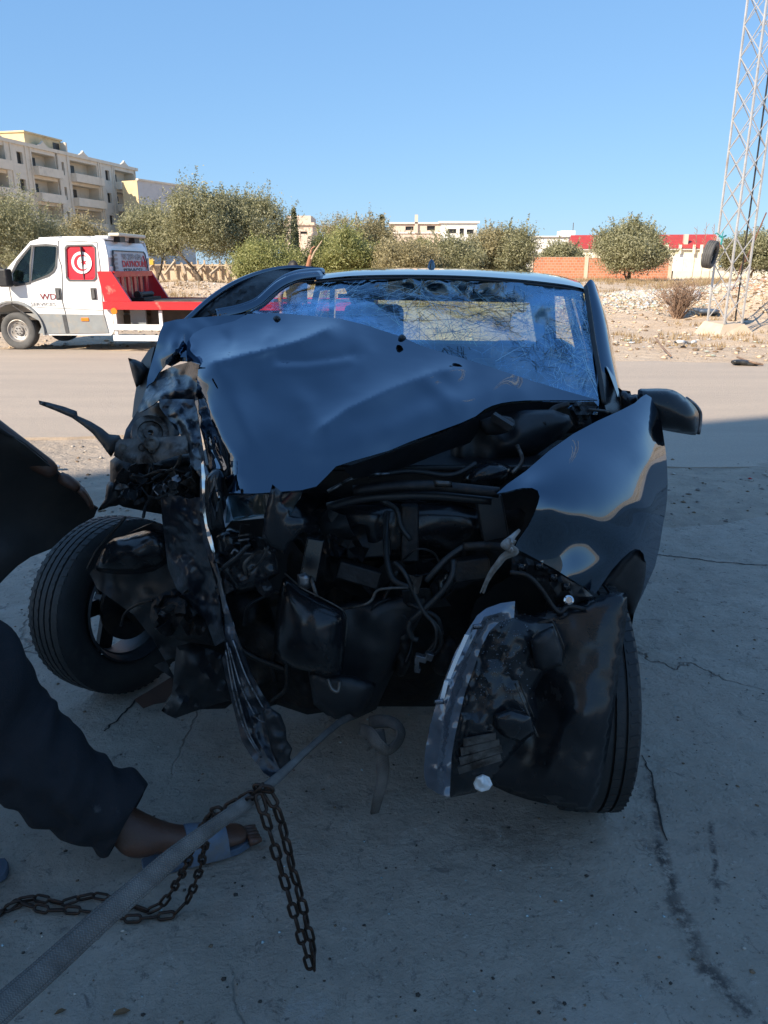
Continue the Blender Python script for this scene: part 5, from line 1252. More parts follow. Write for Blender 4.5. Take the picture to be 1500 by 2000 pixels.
# floor pan, bulkhead, dashboard
Rz = Matrix.Rotation(-R(8.5), 3, 'Z')
MB().box(CL(0, 1.9, .22), (1.4, 2.8, .06), Rz).build('floor_pan', M['chassis'], CR)
MB().box(CL(.0, .72, .55), (1.42, .05, .72), Rz).build('bulkhead', M['inner'], CR)
puff('dashboard', M['inner'], CR, [(560, 660), (700, 672), (900, 700), (1050, 725), (1130, 760), (1140, 860), (900, 850), (600, 820), (540, 700)], 2.95, .08, .2, 20, 3)
mb = MB(); mb.lathe([(.18 + .016 * math.cos(a), .016 * math.sin(a)) for a in np.linspace(0, 2 * math.pi, 9)[:-1]], CL(.36, 1.12, 1.0), CL(0, 1, .45) - CL(0, 0, 0), 28); mb.box(CL(.36, 1.12, 1.0), (.36, .03, .04), Rz); mb.build('steering_wheel', M['inner'], CR, smooth=True)
for s in (-1, 1):
    for v, nm in ((1.55, 'front_seat'), (2.45, 'rear_seat')):
        m_ = M['dust']; w = .46 if v < 2 else .56
        b_ = MB(); b_.box(CL(s * .36, v - .25, .55), (w, .5, .16), Rz); b_.box(CL(s * .36, v + .05, .74), (w, .14, .5), Rz @ Matrix.Rotation(R(-14), 3, 'X')); seat = b_.build(nm, m_, CR, bevel=.05)
        if v < 2: MB().box(CL(s * .40 - (.06 if s > 0 else -.04), v + .14, 1.10 if s > 0 else 1.19), (.22, .09, .14) if s > 0 else (.30, .09, .30), Rz).build('headrest', m_, seat, bevel=.035)
# interior mirror, B-pillar lining
puff('interior_mirror', M['inner'], CR, [(815, 566), (880, 566), (884, 583), (818, 584)], 3.3, .02, .02, 8, 2)
MB().box(CL(0, 1.5, 1.385), (1.0, .02, .02), Rz).build('roof_lining_bar', M['inner'], CR)
loft('roof_lining', M['inner'], [[p + V3(0, 0, -.035) for p in r] for r in roof_rows[:4]])
# air bag hanging over the dashboard
M['airbag'] = mk('airbag cloth', (.30, .31, .33), (.25, .26, .28), 9, .9, 0, .5, 20)

# ---- windscreen
ws_out = [(478, 618), (497, 600), (530, 570), (560, 558), (620, 550), (700, 545), (800, 543), (912, 546), (1010, 552), (1100, 563), (1141, 571), (1150, 640), (1159, 710), (1170, 785), (1167, 812), (1000, 768), (850, 712), (700, 664), (520, 636)]
ws_ctrl = [(478, 618, 2.78), (530, 570, 3.08), (620, 550, 3.20), (800, 543, 3.10), (1010, 552, 3.02), (1141, 571, 2.995), (1159, 710, 2.69), (1170, 785, 2.55), (1167, 812, 2.52), (1000, 768, 2.66), (850, 712, 2.74), (700, 664, 2.84), (520, 636, 2.78),
           (760, 600, 3.02), (650, 605, 2.96), (950, 620, 2.96), (1080, 640, 2.88), (900, 680, 2.85), (1050, 740, 2.72)]
ws = sheet('windscreen', M['cracked'], CR, ws_out, ws_ctrl, 7, creases=[
    ([(540, 618), (640, 606), (740, 589), (800, 574), (860, 580), (960, 600), (1040, 640)], .05, 26, 'g'),
    ([(800, 574), (818, 560), (828, 548)], -.03, 14, 'g'), ([(1040, 640), (1060, 600), (1110, 575)], -.045, 18, 'g'), ([(1040, 640), (1000, 700), (985, 790)], .03, 30, 'g'), ([(560, 612), (650, 604), (760, 592)], -.05, 14, 'g'),
    ([(700, 660), (800, 650), (950, 655), (1060, 700)], -.03, 30, 'g')], noise=[(.010, 26, 3), (.005, 11, 5)], thick=0)
me = ws.data; co = np.empty(len(me.vertices) * 3); me.vertices.foreach_get('co', co); co = co.reshape(-1, 3) + np.array(CARB)
# crush field: distance in metres to impacts and to painted patches of sky reflection
imp = [(P(1045, 640, 2.9), .26), (P(1135, 700, 2.75), .17), (P(600, 606, 2.95), .12), (P(1000, 760, 2.6), .16), (P(860, 578, 3.0), .07), (P(1120, 600, 2.9), .16), (P(690, 604, 2.95), .13), (P(900, 570, 3.0), .09), (P(560, 590, 3.0), .10), (P(780, 660, 2.8), .12), (P(1100, 760, 2.6), .14)]
cr_ = np.zeros(len(co))
for c_, r_ in imp: cr_ = np.maximum(cr_, np.exp(-(np.linalg.norm(co - np.array(c_), axis=1) / r_) ** 2))
at = me.attributes.new('crush', 'FLOAT', 'POINT'); at.data.foreach_set('value', (cr_ * .95).astype(np.float32))
# raised, splintered crack ridges: thin real slivers of glass
M['sliver'] = mk('glass slivers', (.30, .55, .70), (.55, .78, .90), 40, .25, 0, .0, spec=.8)
def ws_depth(x, y): return float(rbf(ws_ctrl, np.array([[x, y]]))[0])
rd = random.Random(5); mb = MB(); mbd = MB()
def crackline(mb_, x, y, a, L, r0, br=2, wig=.14):
    pts = [(x, y)]; n = max(2, int(L / 9))
    for i in range(n):
        a += rd.uniform(-wig, wig); x += math.cos(a) * 9; y += math.sin(a) * 6.5
        if not inside(np.array([x]), np.array([y]), ws_out)[0]: break
        pts.append((x, y))
        if br and rd.random() < .16: crackline(mb_, x, y, a + rd.choice((-1, 1)) * rd.uniform(.4, 1.1), L * .45, r0 * .8, br - 1)
    if len(pts) > 1: 
        Q = np.array(pts, float); Yq = rbf(ws_ctrl, Q) - .012
        for (pl, amp, w, k) in [([(540, 618), (640, 606), (740, 589), (800, 574), (860, 580), (960, 600), (1040, 640)], .05, 26, 'g')]: Yq = Yq + amp * np.exp(-(seg_dist(Q[:, 0], Q[:, 1], pl) / w) ** 2)
        mb_.tube([P(p[0], p[1], float(y_)) for p, y_ in zip(pts, Yq)], r0, 3, False)
for (cx, cy, n, L) in ((1062, 640, 16, 120), (1118, 700, 10, 80), (1120, 600, 8, 60), (820, 572, 8, 110), (1010, 560, 4, 60), (760, 590, 4, 120)):
    for i in range(n):
        a = 2 * math.pi * i / n + rd.uniform(-.2, .2); crackline(mb, cx + rd.uniform(-9, 9), cy + rd.uniform(-6, 6), a, L * rd.uniform(.4, 1.2), .0006)
for (x0, y0, x1, y1) in ((560, 612, 800, 576), (800, 574, 1040, 625), (1040, 625, 1075, 590), (1075, 590, 1125, 574), (800, 574, 826, 549), (1120, 580, 1150, 700), (1140, 690, 1160, 780), (930, 570, 960, 600), (884, 556, 905, 575)):
    for k in range(3): crackline(mb, x0 + rd.uniform(-4, 4), y0 + rd.uniform(-3, 3), math.atan2((y1 - y0) / 6.5, (x1 - x0) / 9), math.hypot((x1 - x0), (y1 - y0) * 1.3), .0007, 2, .1)
for i in range(60): crackline(mb, rd.uniform(1085, 1160), rd.uniform(590, 780), rd.uniform(0, 6.3), rd.uniform(12, 45), .0006, 1)
for i in range(26): crackline(mb, rd.uniform(560, 760), rd.uniform(560, 610), rd.uniform(-.9, -.3), rd.uniform(12, 50), .0005, 0, .1)
o = mb.build('glass_cracks', M['sliver'], CR); o['kind'] = 'stuff'
M['darkcrack'] = mk('dark crack lines', (.02, .03, .03), (.03, .04, .04), 9, .5)  # near-black colour of the thin crack lines over the glass
for i in range(60): 
    crackline(mbd, rd.uniform(770, 1030), rd.uniform(590, 660), rd.uniform(0, 6.3), rd.uniform(40, 150), .0009, 2, .10)
for i in range(46): crackline(mbd, rd.uniform(1030, 1120), rd.uniform(640, 720), rd.uniform(0, 6.3), rd.uniform(15, 50), .0007, 1, .15)
o = mbd.build('glass_cracks', M['darkcrack'], CR); o['kind'] = 'stuff'

# ---- bonnet, one buckled sheet
hood_out = [(366, 668), (377, 652), (398, 640), (430, 634), (458, 627), (478, 616), (484, 613), (538, 611), (600, 616), (663, 622), (712, 634), (760, 650), (789, 659), (817, 673), (870, 690), (924, 706), (980, 724), (1040, 744), (1100, 762), (1167, 781),
            (1120, 782), (1060, 781.5), (1027, 782), (1000, 784), (980, 787), (962, 792), (947, 799), (929, 813), (900, 826), (854, 843), (800, 863), (760, 880), (725, 890), (690, 900), (656, 911), (640, 928), (618, 950), (590, 957), (528, 962), (490, 964), (462, 963), (446, 962), (440, 940), (436, 916), (420, 915), (409, 916), (404, 890), (397, 858), (388, 825), (380, 791), (384, 760), (387, 722), (380, 708), (366, 708), (364, 690)]
hood_ctrl = [(366, 668, 2.42), (458, 627, 2.62), (484, 613, 2.66), (538, 611, 2.72), (600, 616, 2.74), (663, 622, 2.70), (760, 650, 2.62), (817, 673, 2.58), (924, 706, 2.55), (1040, 744, 2.52), (1167, 781, 2.50),
             (366, 708, 2.40), (390, 716, 2.13), (448, 701, 2.20), (510, 687, 2.28), (587, 666, 2.38), (649, 638, 2.56),
             (1060, 782, 2.40), (980, 788, 2.29), (929, 813, 2.155), (854, 843, 2.03), (760, 880, 1.895), (690, 900, 1.80), (656, 911, 1.765), (618, 950, 1.70), (640, 888, 1.77), (700, 862, 1.825), (760, 836, 1.925), (830, 806, 2.055), (900, 780, 2.18), (960, 766, 2.29), (1020, 764, 2.38), (528, 962, 1.66), (462, 962, 1.68),
             (436, 916, 1.80), (404, 890, 2.0), (380, 791, 2.2), (387, 740, 2.17),
             (460, 890, 1.78), (434, 856, 1.88), (413, 808, 1.98), (395, 740, 2.10),
             (500, 760, 2.07), (560, 830, 1.90), (590, 900, 1.77), (520, 900, 1.76), (620, 760, 2.13), (700, 700, 2.36), (700, 780, 2.07), (690, 820, 1.95), (820, 730, 2.36), (800, 780, 2.14), (930, 740, 2.40), (1050, 755, 2.47), (430, 665, 2.45), (540, 645, 2.56)]
hood = sheet('bonnet', M['paint'], CR, hood_out, hood_ctrl, 5, creases=[
    ([(389, 716), (448, 701), (510, 687), (587, 666), (649, 640), (668, 628)], -.10, 16, 's'),
    ([(389, 716), (398, 760), (413, 808), (434, 857), (462, 895), (463, 960)], -.03, 14, 's'),
    ([(530, 703), (600, 704), (660, 698), (704, 688)], .022, 8, 's'), ([(520, 718), (600, 719), (700, 702)], -.012, 9, 'g'),
    ([(600, 856), (680, 800), (760, 762), (850, 728), (920, 716)], -.062, 20, 's'), ([(545, 750), (600, 790), (625, 870)], -.016, 20, 'g'), ([(440, 750), (470, 820), (500, 890)], -.012, 18, 'g'), ([(810, 725), (860, 765), (900, 800)], -.018, 16, 'g'), ([(680, 640), (720, 690), (690, 750)], -.016, 18, 'g'), ([(700, 845), (790, 795), (870, 762), (980, 740)], .02, 26, 'g'), ([(560, 870), (600, 830), (640, 800)], .02, 26, 'g'), ([(420, 740), (500, 770), (540, 850)], .018, 34, 'g'),
    ([(500, 684), (530, 655), (546, 630)], -.02, 12, 's'),
    ([(500, 680), (530, 655), (550, 630)], -.022, 16, 'g'), ([(560, 690), (620, 650)], .012, 24, 'g'), ([(436, 640), (450, 668), (440, 705)], .030, 12, 'g'), ([(372, 668), (366, 700)], -.04, 10, 'g'),
    ([(560, 760), (640, 820), (650, 900)], .014, 50, 'g'),
    ([(410, 830), (420, 880), (440, 930)], .02, 7, 'g'), ([(396, 770), (408, 850)], .012, 5, 's')],
    noise=[(.004, 130, 3), (.001, 45, 4)], thick=.004, reg=.012)
# washer jets
for (x, y, Y) in ((540, 623, 2.66), (785, 660, 2.56)):
    puff('washer_jet', M['blackplastic'], CR, [(x - 7, y + 6), (x - 6, y - 3), (x, y - 7), (x + 6, y - 4), (x + 8, y + 2), (x, y + 8)], Y - .01, .012, .01, 4, 3)
# shark fin aerial and its foot
fin = puff('roof_aerial', M['paint'], CR, [(833, 532), (836, 518), (840, 508), (844, 506.5), (848, 512), (850, 524), (852, 530), (848, 535), (838, 535)], 4.1, .012, .012, 3, 2)

# ---- right wing (the car's left), still glossy
fen_out = [(970, 964), (990, 946), (1027, 920), (1073, 880), (1120, 847), (1167, 822), (1213, 801), (1240, 787), (1252, 776), (1262, 770), (1272, 776), (1283, 799), (1290, 818), (1295, 845), (1300, 880), (1303, 911), (1304, 941), (1303, 975), (1300, 1000), (1295, 1024), (1288, 1070), (1279, 1107), (1258, 1155), (1236, 1198), (1244, 1172), (1254, 1148), (1259, 1120), (1260, 1098), (1257, 1082), (1250, 1074), (1240, 1072), (1230, 1078), (1213, 1093), (1196, 1112), (1180, 1135), (1163, 1160), (1140, 1146), (1113, 1130), (1085, 1112), (1051, 1094), (1025, 1080), (1004, 1071), (1012, 1055), (1031, 1028), (1043, 1005), (1051, 983), (1054, 970), (1050, 958), (1039, 953), (1020, 953), (1006, 956), (988, 961)]
fen_ctrl = [(970, 964, 1.80), (1027, 920, 1.88), (1120, 847, 2.08), (1213, 801, 2.32), (1262, 770, 2.52), (1283, 799, 2.52), (1295, 845, 2.48), (1304, 941, 2.36), (1300, 1000, 2.30), (1288, 1070, 2.24), (1258, 1155, 2.2), (1236, 1198, 2.2),
            (1250, 1074, 1.98), (1196, 1112, 1.82), (1163, 1160, 1.78), (1051, 1094, 1.74), (1004, 1071, 1.72), (1051, 983, 1.735), (1039, 953, 1.76), (1120, 980, 1.755), (1100, 1060, 1.735), (1150, 900, 1.93), (1200, 1000, 1.84), (1230, 900, 2.08), (1240, 1010, 1.94), (1270, 1000, 2.06), (1270, 900, 2.2), (1180, 1080, 1.79), (1262, 840, 2.32), (1100, 920, 1.84)]
sheet('front_wing', M['paint'], CR, fen_out, fen_ctrl, 7, creases=[([(1010, 950), (1090, 1000), (1100, 1060)], -.006, 40, 'g'), ([(1130, 990), (1150, 1060), (1172, 1120)], .010, 30, 'g')], noise=[(.0012, 90, 5)], thick=.004)
# mirror
mirror = puff('door_mirror', M['gloss'], CR, [(1246, 762), (1262, 759), (1302, 759), (1322, 765), (1338, 776), (1352, 788), (1363, 803), (1365, 820), (1362, 842), (1358, 850), (1340, 848), (1321, 845), (1300, 841), (1285, 836), (1262, 815), (1247, 790)], 2.62, .075, .05, 8, 2, prof=.55)
puff('mirror_arm', M['gloss'], CR, [(1205, 758), (1215, 762), (1231, 764), (1233, 771), (1248, 771), (1250, 800), (1240, 812), (1215, 815), (1207, 800)], 2.66, .03, .03, 8, 2)
mb = MB(); q = [P(*p) for p in ((1340, 777, 2.665), (1356, 789, 2.665), (1367, 804, 2.67), (1368, 822, 2.67), (1364, 848, 2.67))]; mb.tube(curve([tuple(p) for p in q], 4), .006, 6); mb.build('mirror_rim', M['alu'], mirror, smooth=True)
# wheel opening lip and dark liner behind the wing
puff('wheel_liner', M['gloss'], CR, [(1159, 1166), (1190, 1158), (1219, 1158), (1225, 1166), (1223, 1214), (1212, 1293), (1202, 1367), (1192, 1437), (1176, 1520), (1157, 1577), (1140, 1583), (1097, 1576), (1031, 1562), (965, 1536), (940, 1500), (950, 1380), (989, 1240), (1072, 1189), (1120, 1180)], 1.70, .035, .02, 12, 2, noise=[(.005, 50, 3), (.002, 14, 4)], ctrl=[(1159, 1166, 1.76), (1222, 1190, 1.74), (1202, 1367, 1.66), (1192, 1437, 1.635), (1157, 1577, 1.60), (1060, 1540, 1.66), (965, 1536, 1.74), (950, 1300, 1.78), (1040, 1400, 1.76), (1120, 1400, 1.67), (1120, 1250, 1.74)])
puff('wheel_arch', M['blackplastic'], CR, [(1163, 1162), (1196, 1112), (1230, 1076), (1252, 1074), (1262, 1100), (1256, 1150), (1238, 1200), (1232, 1230), (1222, 1180), (1200, 1170)], 2.08, .02, .1, 10, 2)

# ---- wheels
def car_wheel(c, axis, face, lab_spokes=5, tiltR=.325):
    """tyre with grooves, rim with spokes; face = side the spokes sit on"""
    c = Vector(c); axis = Vector(axis).normalized()
    mb = MB(); tyre_mesh(mb, c, axis, tiltR, .185, .205, 4, 96); w = mb.build('wheel', M['rubber'], CR, smooth=32)
    x = Vector((0, 0, 1)); x = (x - axis * x.dot(axis)).normalized(); y = axis.cross(x)
    # tread blocks: rows of sipes as thin dark cuts raised as ribs
    tb = MB(); n = 64
    for k in range(n):
        a = 2 * math.pi * k / n
        for h0, h1, sk in ((-.078, -.054, .02), (.054, .078, -.02), (-.040, -.020, .01), (.020, .040, -.01)):
            d0 = x * math.cos(a) + y * math.sin(a); d1 = x * math.cos(a + sk) + y * math.sin(a + sk)
            cr_r = lambda h: tiltR - .007 * (h / .0975) ** 2 - .0008
            tb.bar(c + d0 * cr_r(h0) + axis * h0, c + d1 * cr_r(h1) + axis * h1, .011, .004, up=d0)
    tb.build('tread_blocks', M['rubber'], w)['kind'] = 'stuff'
    f = face
    mb = MB(); mb.lathe([(.205, -.085), (.198, -.09), (.19, -.07), (.182, -.03), (.182, .05), (.19, .07), (.198, .09), (.205, .085), (.198, .06), (.176, .045), (.172, -.03), (.18, -.075)], c, axis, 64); mb.build('rim', M['rimmetal'], w, smooth=35)
    mb = MB(); oh = c + axis * (f * .055)
    for k in range(lab_spokes):
        a = 2 * math.pi * k / lab_spokes + .3; d = x * math.cos(a) + y * math.sin(a); mb.bar(oh + d * .04, oh + d * .182 + axis * f * .01, .058, .02, up=axis)
    mb.tube([oh - axis * .02, oh + axis * .02], .062, 24); mb.build('spokes', M['rimmetal'], w)
    mb = MB(); mb.tube([c - axis * f * .06, c - axis * f * .045], .125, 32); mb.tube([c - axis * f * .10, c + axis * .02 * f], .055, 20); mb.build('brake_disc', M['darksteel'], w)
    return w
car_wheel((.585, 1.985, .325), (1, -.06, .0), 1)
wl = P(232, 1158, 2.62); wl.z = .325
car_wheel(wl, (.85, -.52, .08), -1)
for s in (-1, 1): car_wheel(CL(s * .70, 2.75, .325), CL(1, 0, 0) - CL(0, 0, 0), s)

# ---- left flank: folded wing, bent pillar, swung door
sheet('crumpled_wing', M['paint'], CR, [(320, 630), (345, 624), (400, 619), (440, 616), (478, 614), (470, 626), (440, 634), (405, 640), (384, 652), (372, 668), (368, 690), (372, 706), (352, 706), (335, 716), (325, 712), (310, 728), (300, 745), (290, 752), (286, 758), (288, 738), (294, 715), (303, 685), (310, 655)],
      [(320, 630, 2.52), (400, 619, 2.66), (478, 614, 2.66), (372, 668, 2.42), (372, 706, 2.34), (335, 716, 2.36), (286, 758, 2.38), (303, 685, 2.46), (340, 670, 2.38)], 6,
      creases=[([(352, 655), (338, 690), (322, 700), (318, 720)], -.03, 12, 'g'), ([(310, 700), (330, 650), (350, 650)], .012, 10, 'g'), ([(300, 730), (330, 718), (372, 706)], .03, 10, 's'), ([(365, 640), (360, 700)], .035, 9, 'g')], noise=[(.007, 26, 5), (.004, 11, 6)], thick=.003)
sheet('torn_panel', M['scraped'], CR, [(286, 758), (292, 742), (310, 728), (335, 716), (372, 706), (390, 712), (387, 722), (384, 760), (380, 790), (372, 782), (340, 780), (312, 780), (300, 790), (284, 800), (272, 806), (268, 800), (278, 780)],
      [(286, 758, 2.38), (335, 716, 2.36), (390, 712, 2.14), (380, 790, 2.2), (312, 780, 2.26), (268, 800, 2.35)], 4, creases=[([(290, 770), (330, 740), (380, 730)], .04, 9, 's'), ([(280, 790), (330, 765), (384, 755)], -.035, 8, 's'), ([(340, 716), (345, 780)], -.02, 7, 's')], noise=[(.016, 22, 5), (.006, 8, 6)], thick=.003, smooth='auto')
sheet('torn_panel', M['scraped'], CR, [(310, 780), (345, 779), (378, 780), (384, 800), (392, 850), (400, 905), (408, 925), (399, 940), (386, 925), (372, 905), (368, 880), (366, 862), (352, 850), (345, 830), (332, 822), (322, 810), (312, 795)],
      [(310, 780, 2.24), (378, 780, 2.16), (345, 840, 2.12), (392, 850, 2.02), (399, 940, 1.86), (366, 870, 2.06)], 4, creases=[([(330, 790), (365, 830), (385, 900)], -.03, 8, 's'), ([(350, 785), (382, 840), (396, 920)], .025, 6, 's')], noise=[(.012, 16, 7), (.005, 6, 8)], thick=.002, smooth='auto')
sheet('inner_wing', M['blackplastic'], CR, [(270, 800), (300, 785), (345, 790), (350, 850), (300, 860), (255, 870), (240, 860), (246, 838)], [(270, 800, 2.4), (345, 790, 2.3), (350, 850, 2.25), (240, 860, 2.35)], 8, noise=[(.03, 18, 3)], thick=.003)
# door edge and small black wedge at the far left
sheet('front_door', M['blackplastic'], CR, [(302, 676), (296, 700), (290, 740), (280, 780), (272, 806), (264, 830), (258, 814), (262, 780), (268, 745), (276, 705), (290, 684)], [(302, 676, 2.62), (290, 740, 2.56), (258, 814, 2.55), (264, 830, 2.5)], 8, thick=.02)
puff('broken_mirror', M['blackplastic'], CR, [(250, 699), (264, 702), (278, 708), (290, 720), (287, 735), (281, 745), (266, 757), (259, 735)], 2.6, .03, .04, 6)
# swung-out door leaf, seen from inside, with its glossy frame
sheet('swung_door', M['blackplastic'], CR, [(364, 628), (384, 606), (413, 583), (438, 566), (462, 552), (490, 540), (517, 531), (543, 525.5), (569, 523), (600, 524), (628, 528), (600, 531), (575, 536), (548, 549), (530, 565), (510, 583), (495, 592), (462, 603), (427, 610), (395, 620)],
      [(364, 628, 2.95), (462, 552, 3.2), (569, 523, 3.6), (628, 528, 3.7), (548, 549, 3.35), (495, 592, 3.1), (427, 610, 3.0)], 8, creases=[([(410, 600), (470, 565), (560, 535)], -.03, 5, 'g'), ([(400, 610), (480, 580), (540, 545)], -.025, 4, 'g')], thick=.03, sm=None)
mb = MB(); mb.tube(curve([tuple(P(*p)) for p in ((362, 629, 2.94), (413, 583, 3.05), (462, 552, 3.18), (517, 531, 3.4), (569, 523, 3.58), (628, 528, 3.7))], 5), .012, 6); mb.build('door_edge', M['paint'], CR, smooth=True)
def band(name, m, pts, w, up=(0, 0, 1), flat=.35, n=10): 
    mb = MB(); mb.tube(curve([tuple(P(*p)) for p in pts], 6), w, n, True, flat, up); return mb.build(name, m, CR, smooth=True)
band('door_frame', M['paint'], [(424, 610, 2.9), (465, 602, 2.96), (500, 589, 3.02), (525, 568, 3.08), (545, 551, 3.16), (565, 539, 3.26), (590, 532, 3.4), (630, 529, 3.6)], .014, (0, -1, .3), .8)
band('pillar', M['paint'], [(425, 619, 2.84), (470, 608, 2.86), (505, 594, 2.92), (530, 572, 3.0), (550, 556, 3.08), (580, 543, 3.2), (625, 537, 3.4)], [.020, .020, .022, .022, .02, .018][0], (0, -1, .3), .7)
band('pillar_seal', M['hose'], [(430, 622, 2.82), (480, 613, 2.82), (520, 592, 2.9), (545, 568, 3.0), (575, 552, 3.12), (612, 549, 3.19)], .008)
M['redtape'] = M['flagred']

# ---- long torn plastic arm sticking out to the left
puff('torn_bracket', M['blackplastic'], CR, [(75, 782), (95, 786), (125, 794), (150, 803), (152, 812), (177, 823), (200, 837), (213, 848), (233, 850), (240, 862), (228, 875), (217, 893), (208, 882), (198, 868), (180, 846), (160, 830), (140, 816), (110, 803), (77, 790)], 2.3, .012, .012, 6, None, ctrl=[(75, 782, 2.5), (150, 808, 2.4), (230, 860, 2.28)])
M['liner'] = mk('grimy bumper inside', (.030, .026, .024), (.05, .042, .037), 5, .6, 0, .3, 30, dirt=(.07, .055, .045), dscale=4, dlo=.5, dhi=.8)
sheet('bumper_cover', M['liner'], CR, [(-150, 700), (-60, 775), (0, 838), (25, 853), (50, 870), (80, 895), (110, 922), (135, 947), (160, 975), (178, 988), (190, 994), (184, 1010), (150, 1028), (125, 1048), (100, 1072), (60, 1088), (35, 1105), (15, 1124), (-5, 1145), (-60, 1190), (-150, 1230)],
      [(-150, 700, 2.0), (0, 838, 2.14), (110, 922, 2.35), (190, 994, 2.55), (100, 1072, 2.4), (0, 1135, 2.2), (-150, 1230, 2.05), (30, 980, 2.30), (-80, 960, 2.12)], 14, creases=[([(0, 838), (110, 922), (190, 994)], -.05, 20, 'g')], noise=[(.02, 60, 4)], thick=.004)
mb = MB(); mb.tube(curve([tuple(P(*p)) for p in ((-60, 775, 2.05), (0, 838, 2.12), (50, 869, 2.22), (110, 921, 2.33), (160, 973, 2.45), (189, 993, 2.54))], 5), .006, 6); mb.build('bumper_lip', M['liner'], CR, smooth=True)

# ---- crushed corner: brackets, drum, pulley, crumpled beam
plate = sheet('bracket_plate', M['steel'], CR, [(226, 866), (233, 858), (262, 856), (290, 856), (330, 853), (362, 850), (366, 862), (368, 885), (338, 892), (300, 904), (262, 907), (238, 900), (222, 890)], [(226, 866, 2.16), (290, 856, 2.11), (366, 862, 2.06), (300, 904, 2.06)], 7, creases=[([(230, 873), (300, 870), (366, 862)], -.015, 5, 's'), ([(240, 900), (300, 893), (366, 880)], -.02, 5, 's')], noise=[(.008, 20, 3)], thick=.004)
mb = MB()
for (x, y, r) in ((296, 865, .020), (335, 872, .016), (278, 874, .012), (240, 873, .012), (297, 878, .010)):
    c = P(x, y, 2.085); ax = (CAM - c).normalized(); mb.lathe([(r, 0), (r, .014), (r * .6, .016), (r * .6, .006), (r * .25, .006), (.0005, .006), (.0005, 0)], c, ax, 14)
mb.build('bolts', M['steel'], plate, smooth=35)['kind'] = 'stuff'
c = P(293, 847, 2.18); ax = (CAM - c).normalized() + Vector((.15, 0, .25)); mb = MB()
mb.lathe([(.052, -.02), (.052, -.012), (.044, -.010), (.044, 0), (.052, .003), (.052, .012), (.036, .012), (.034, .004), (.02, .004), (.02, .018), (.008, .018), (.008, -.02)], c, ax, 28); mb.build('pulley', M['steel'], CR, smooth=30)
sheet('pulley_guard', M['steel'], CR, [(262, 858), (266, 836), (278, 822), (296, 822), (316, 830), (326, 852), (312, 858), (308, 842), (294, 832), (280, 840), (274, 858)], [(262, 858, 2.2), (296, 822, 2.24), (326, 852, 2.18)], 5, thick=.004)
crr = random.Random(21)
def scrap(n, box, Y0, Y1, smin, smax, mats, name):
    """torn, bent scraps of sheet, each a part"""
    for i in range(n):
        x = crr.uniform(box[0], box[2]); y = crr.uniform(box[1], box[3]); k = crr.randint(5, 8); s = crr.uniform(smin, smax); a0 = crr.uniform(0, 6.3); el = crr.uniform(.35, 1)
        o = []
        for j in range(k):
            a = 2 * math.pi * j / k; rr = s * crr.uniform(.55, 1.2); px, py = rr * math.cos(a), rr * math.sin(a) * el
            o.append((x + px * math.cos(a0) - py * math.sin(a0), y + px * math.sin(a0) + py * math.cos(a0)))
        Y = crr.uniform(Y0, Y1); t1, t2 = crr.uniform(-.0022, .0022), crr.uniform(-.0022, .0022)
        sheet(name, crr.choice(mats), CR, o, [(p[0], p[1], Y + (p[0] - x) * t1 + (p[1] - y) * t2) for p in o], max(5, s / 4), noise=[(s * .0008, s * .8, i), (s * .0004, s * .3, i + 3)], thick=.003, smooth='auto')
def hoses(n, box, Y0, Y1, L, r, mats, name='hose'):
    for i in range(n):
        x = crr.uniform(box[0], box[2]); y = crr.uniform(box[1], box[3]); a = crr.uniform(0, 6.3); Y = crr.uniform(Y0, Y1); pts = []
        for k in range(4): pts.append((x, y, Y + crr.uniform(-.03, .03))); x += math.cos(a) * L / 3; y += math.sin(a) * L / 3; a += crr.uniform(-.9, .9)
        pipe(name, crr.choice(mats), CR, pts, crr.uniform(*r), 6, 4)
dk = [M['darksteel'], M['blackplastic'], M['gloss'], M['darksteel']]
puff('gearbox_housing', M['darksteel'], CR, [(215, 900), (240, 880), (300, 890), (370, 885), (400, 930), (400, 985), (350, 1010), (290, 1000), (240, 990), (205, 970), (215, 940)], 2.3, .08, .1, 10, None, noise=[(.05, 24, 2), (.03, 11, 3)])
scrap(26, (235, 915, 385, 985), 2.08, 2.22, 8, 20, dk + [M['steel']], 'scrap_metal')
scrap(5, (300, 925, 345, 965), 2.02, 2.06, 8, 15, [M['alu']], 'cast_bracket')
hoses(12, (225, 920, 370, 985), 2.06, 2.2, 70, (.002, .006), [M['hose'], M['darksteel'], M['blackplastic']])
hoses(3, (300, 890, 390, 930), 2.08, 2.14, 60, (.003, .007), [M['hose'], M['steel']], 'cable')
puff('air_duct', M['blackplastic'], CR, [(208, 948), (218, 938), (232, 942), (240, 965), (236, 985), (214, 990), (190, 998), (205, 975)], 2.3, .04, .04, 7, 2)
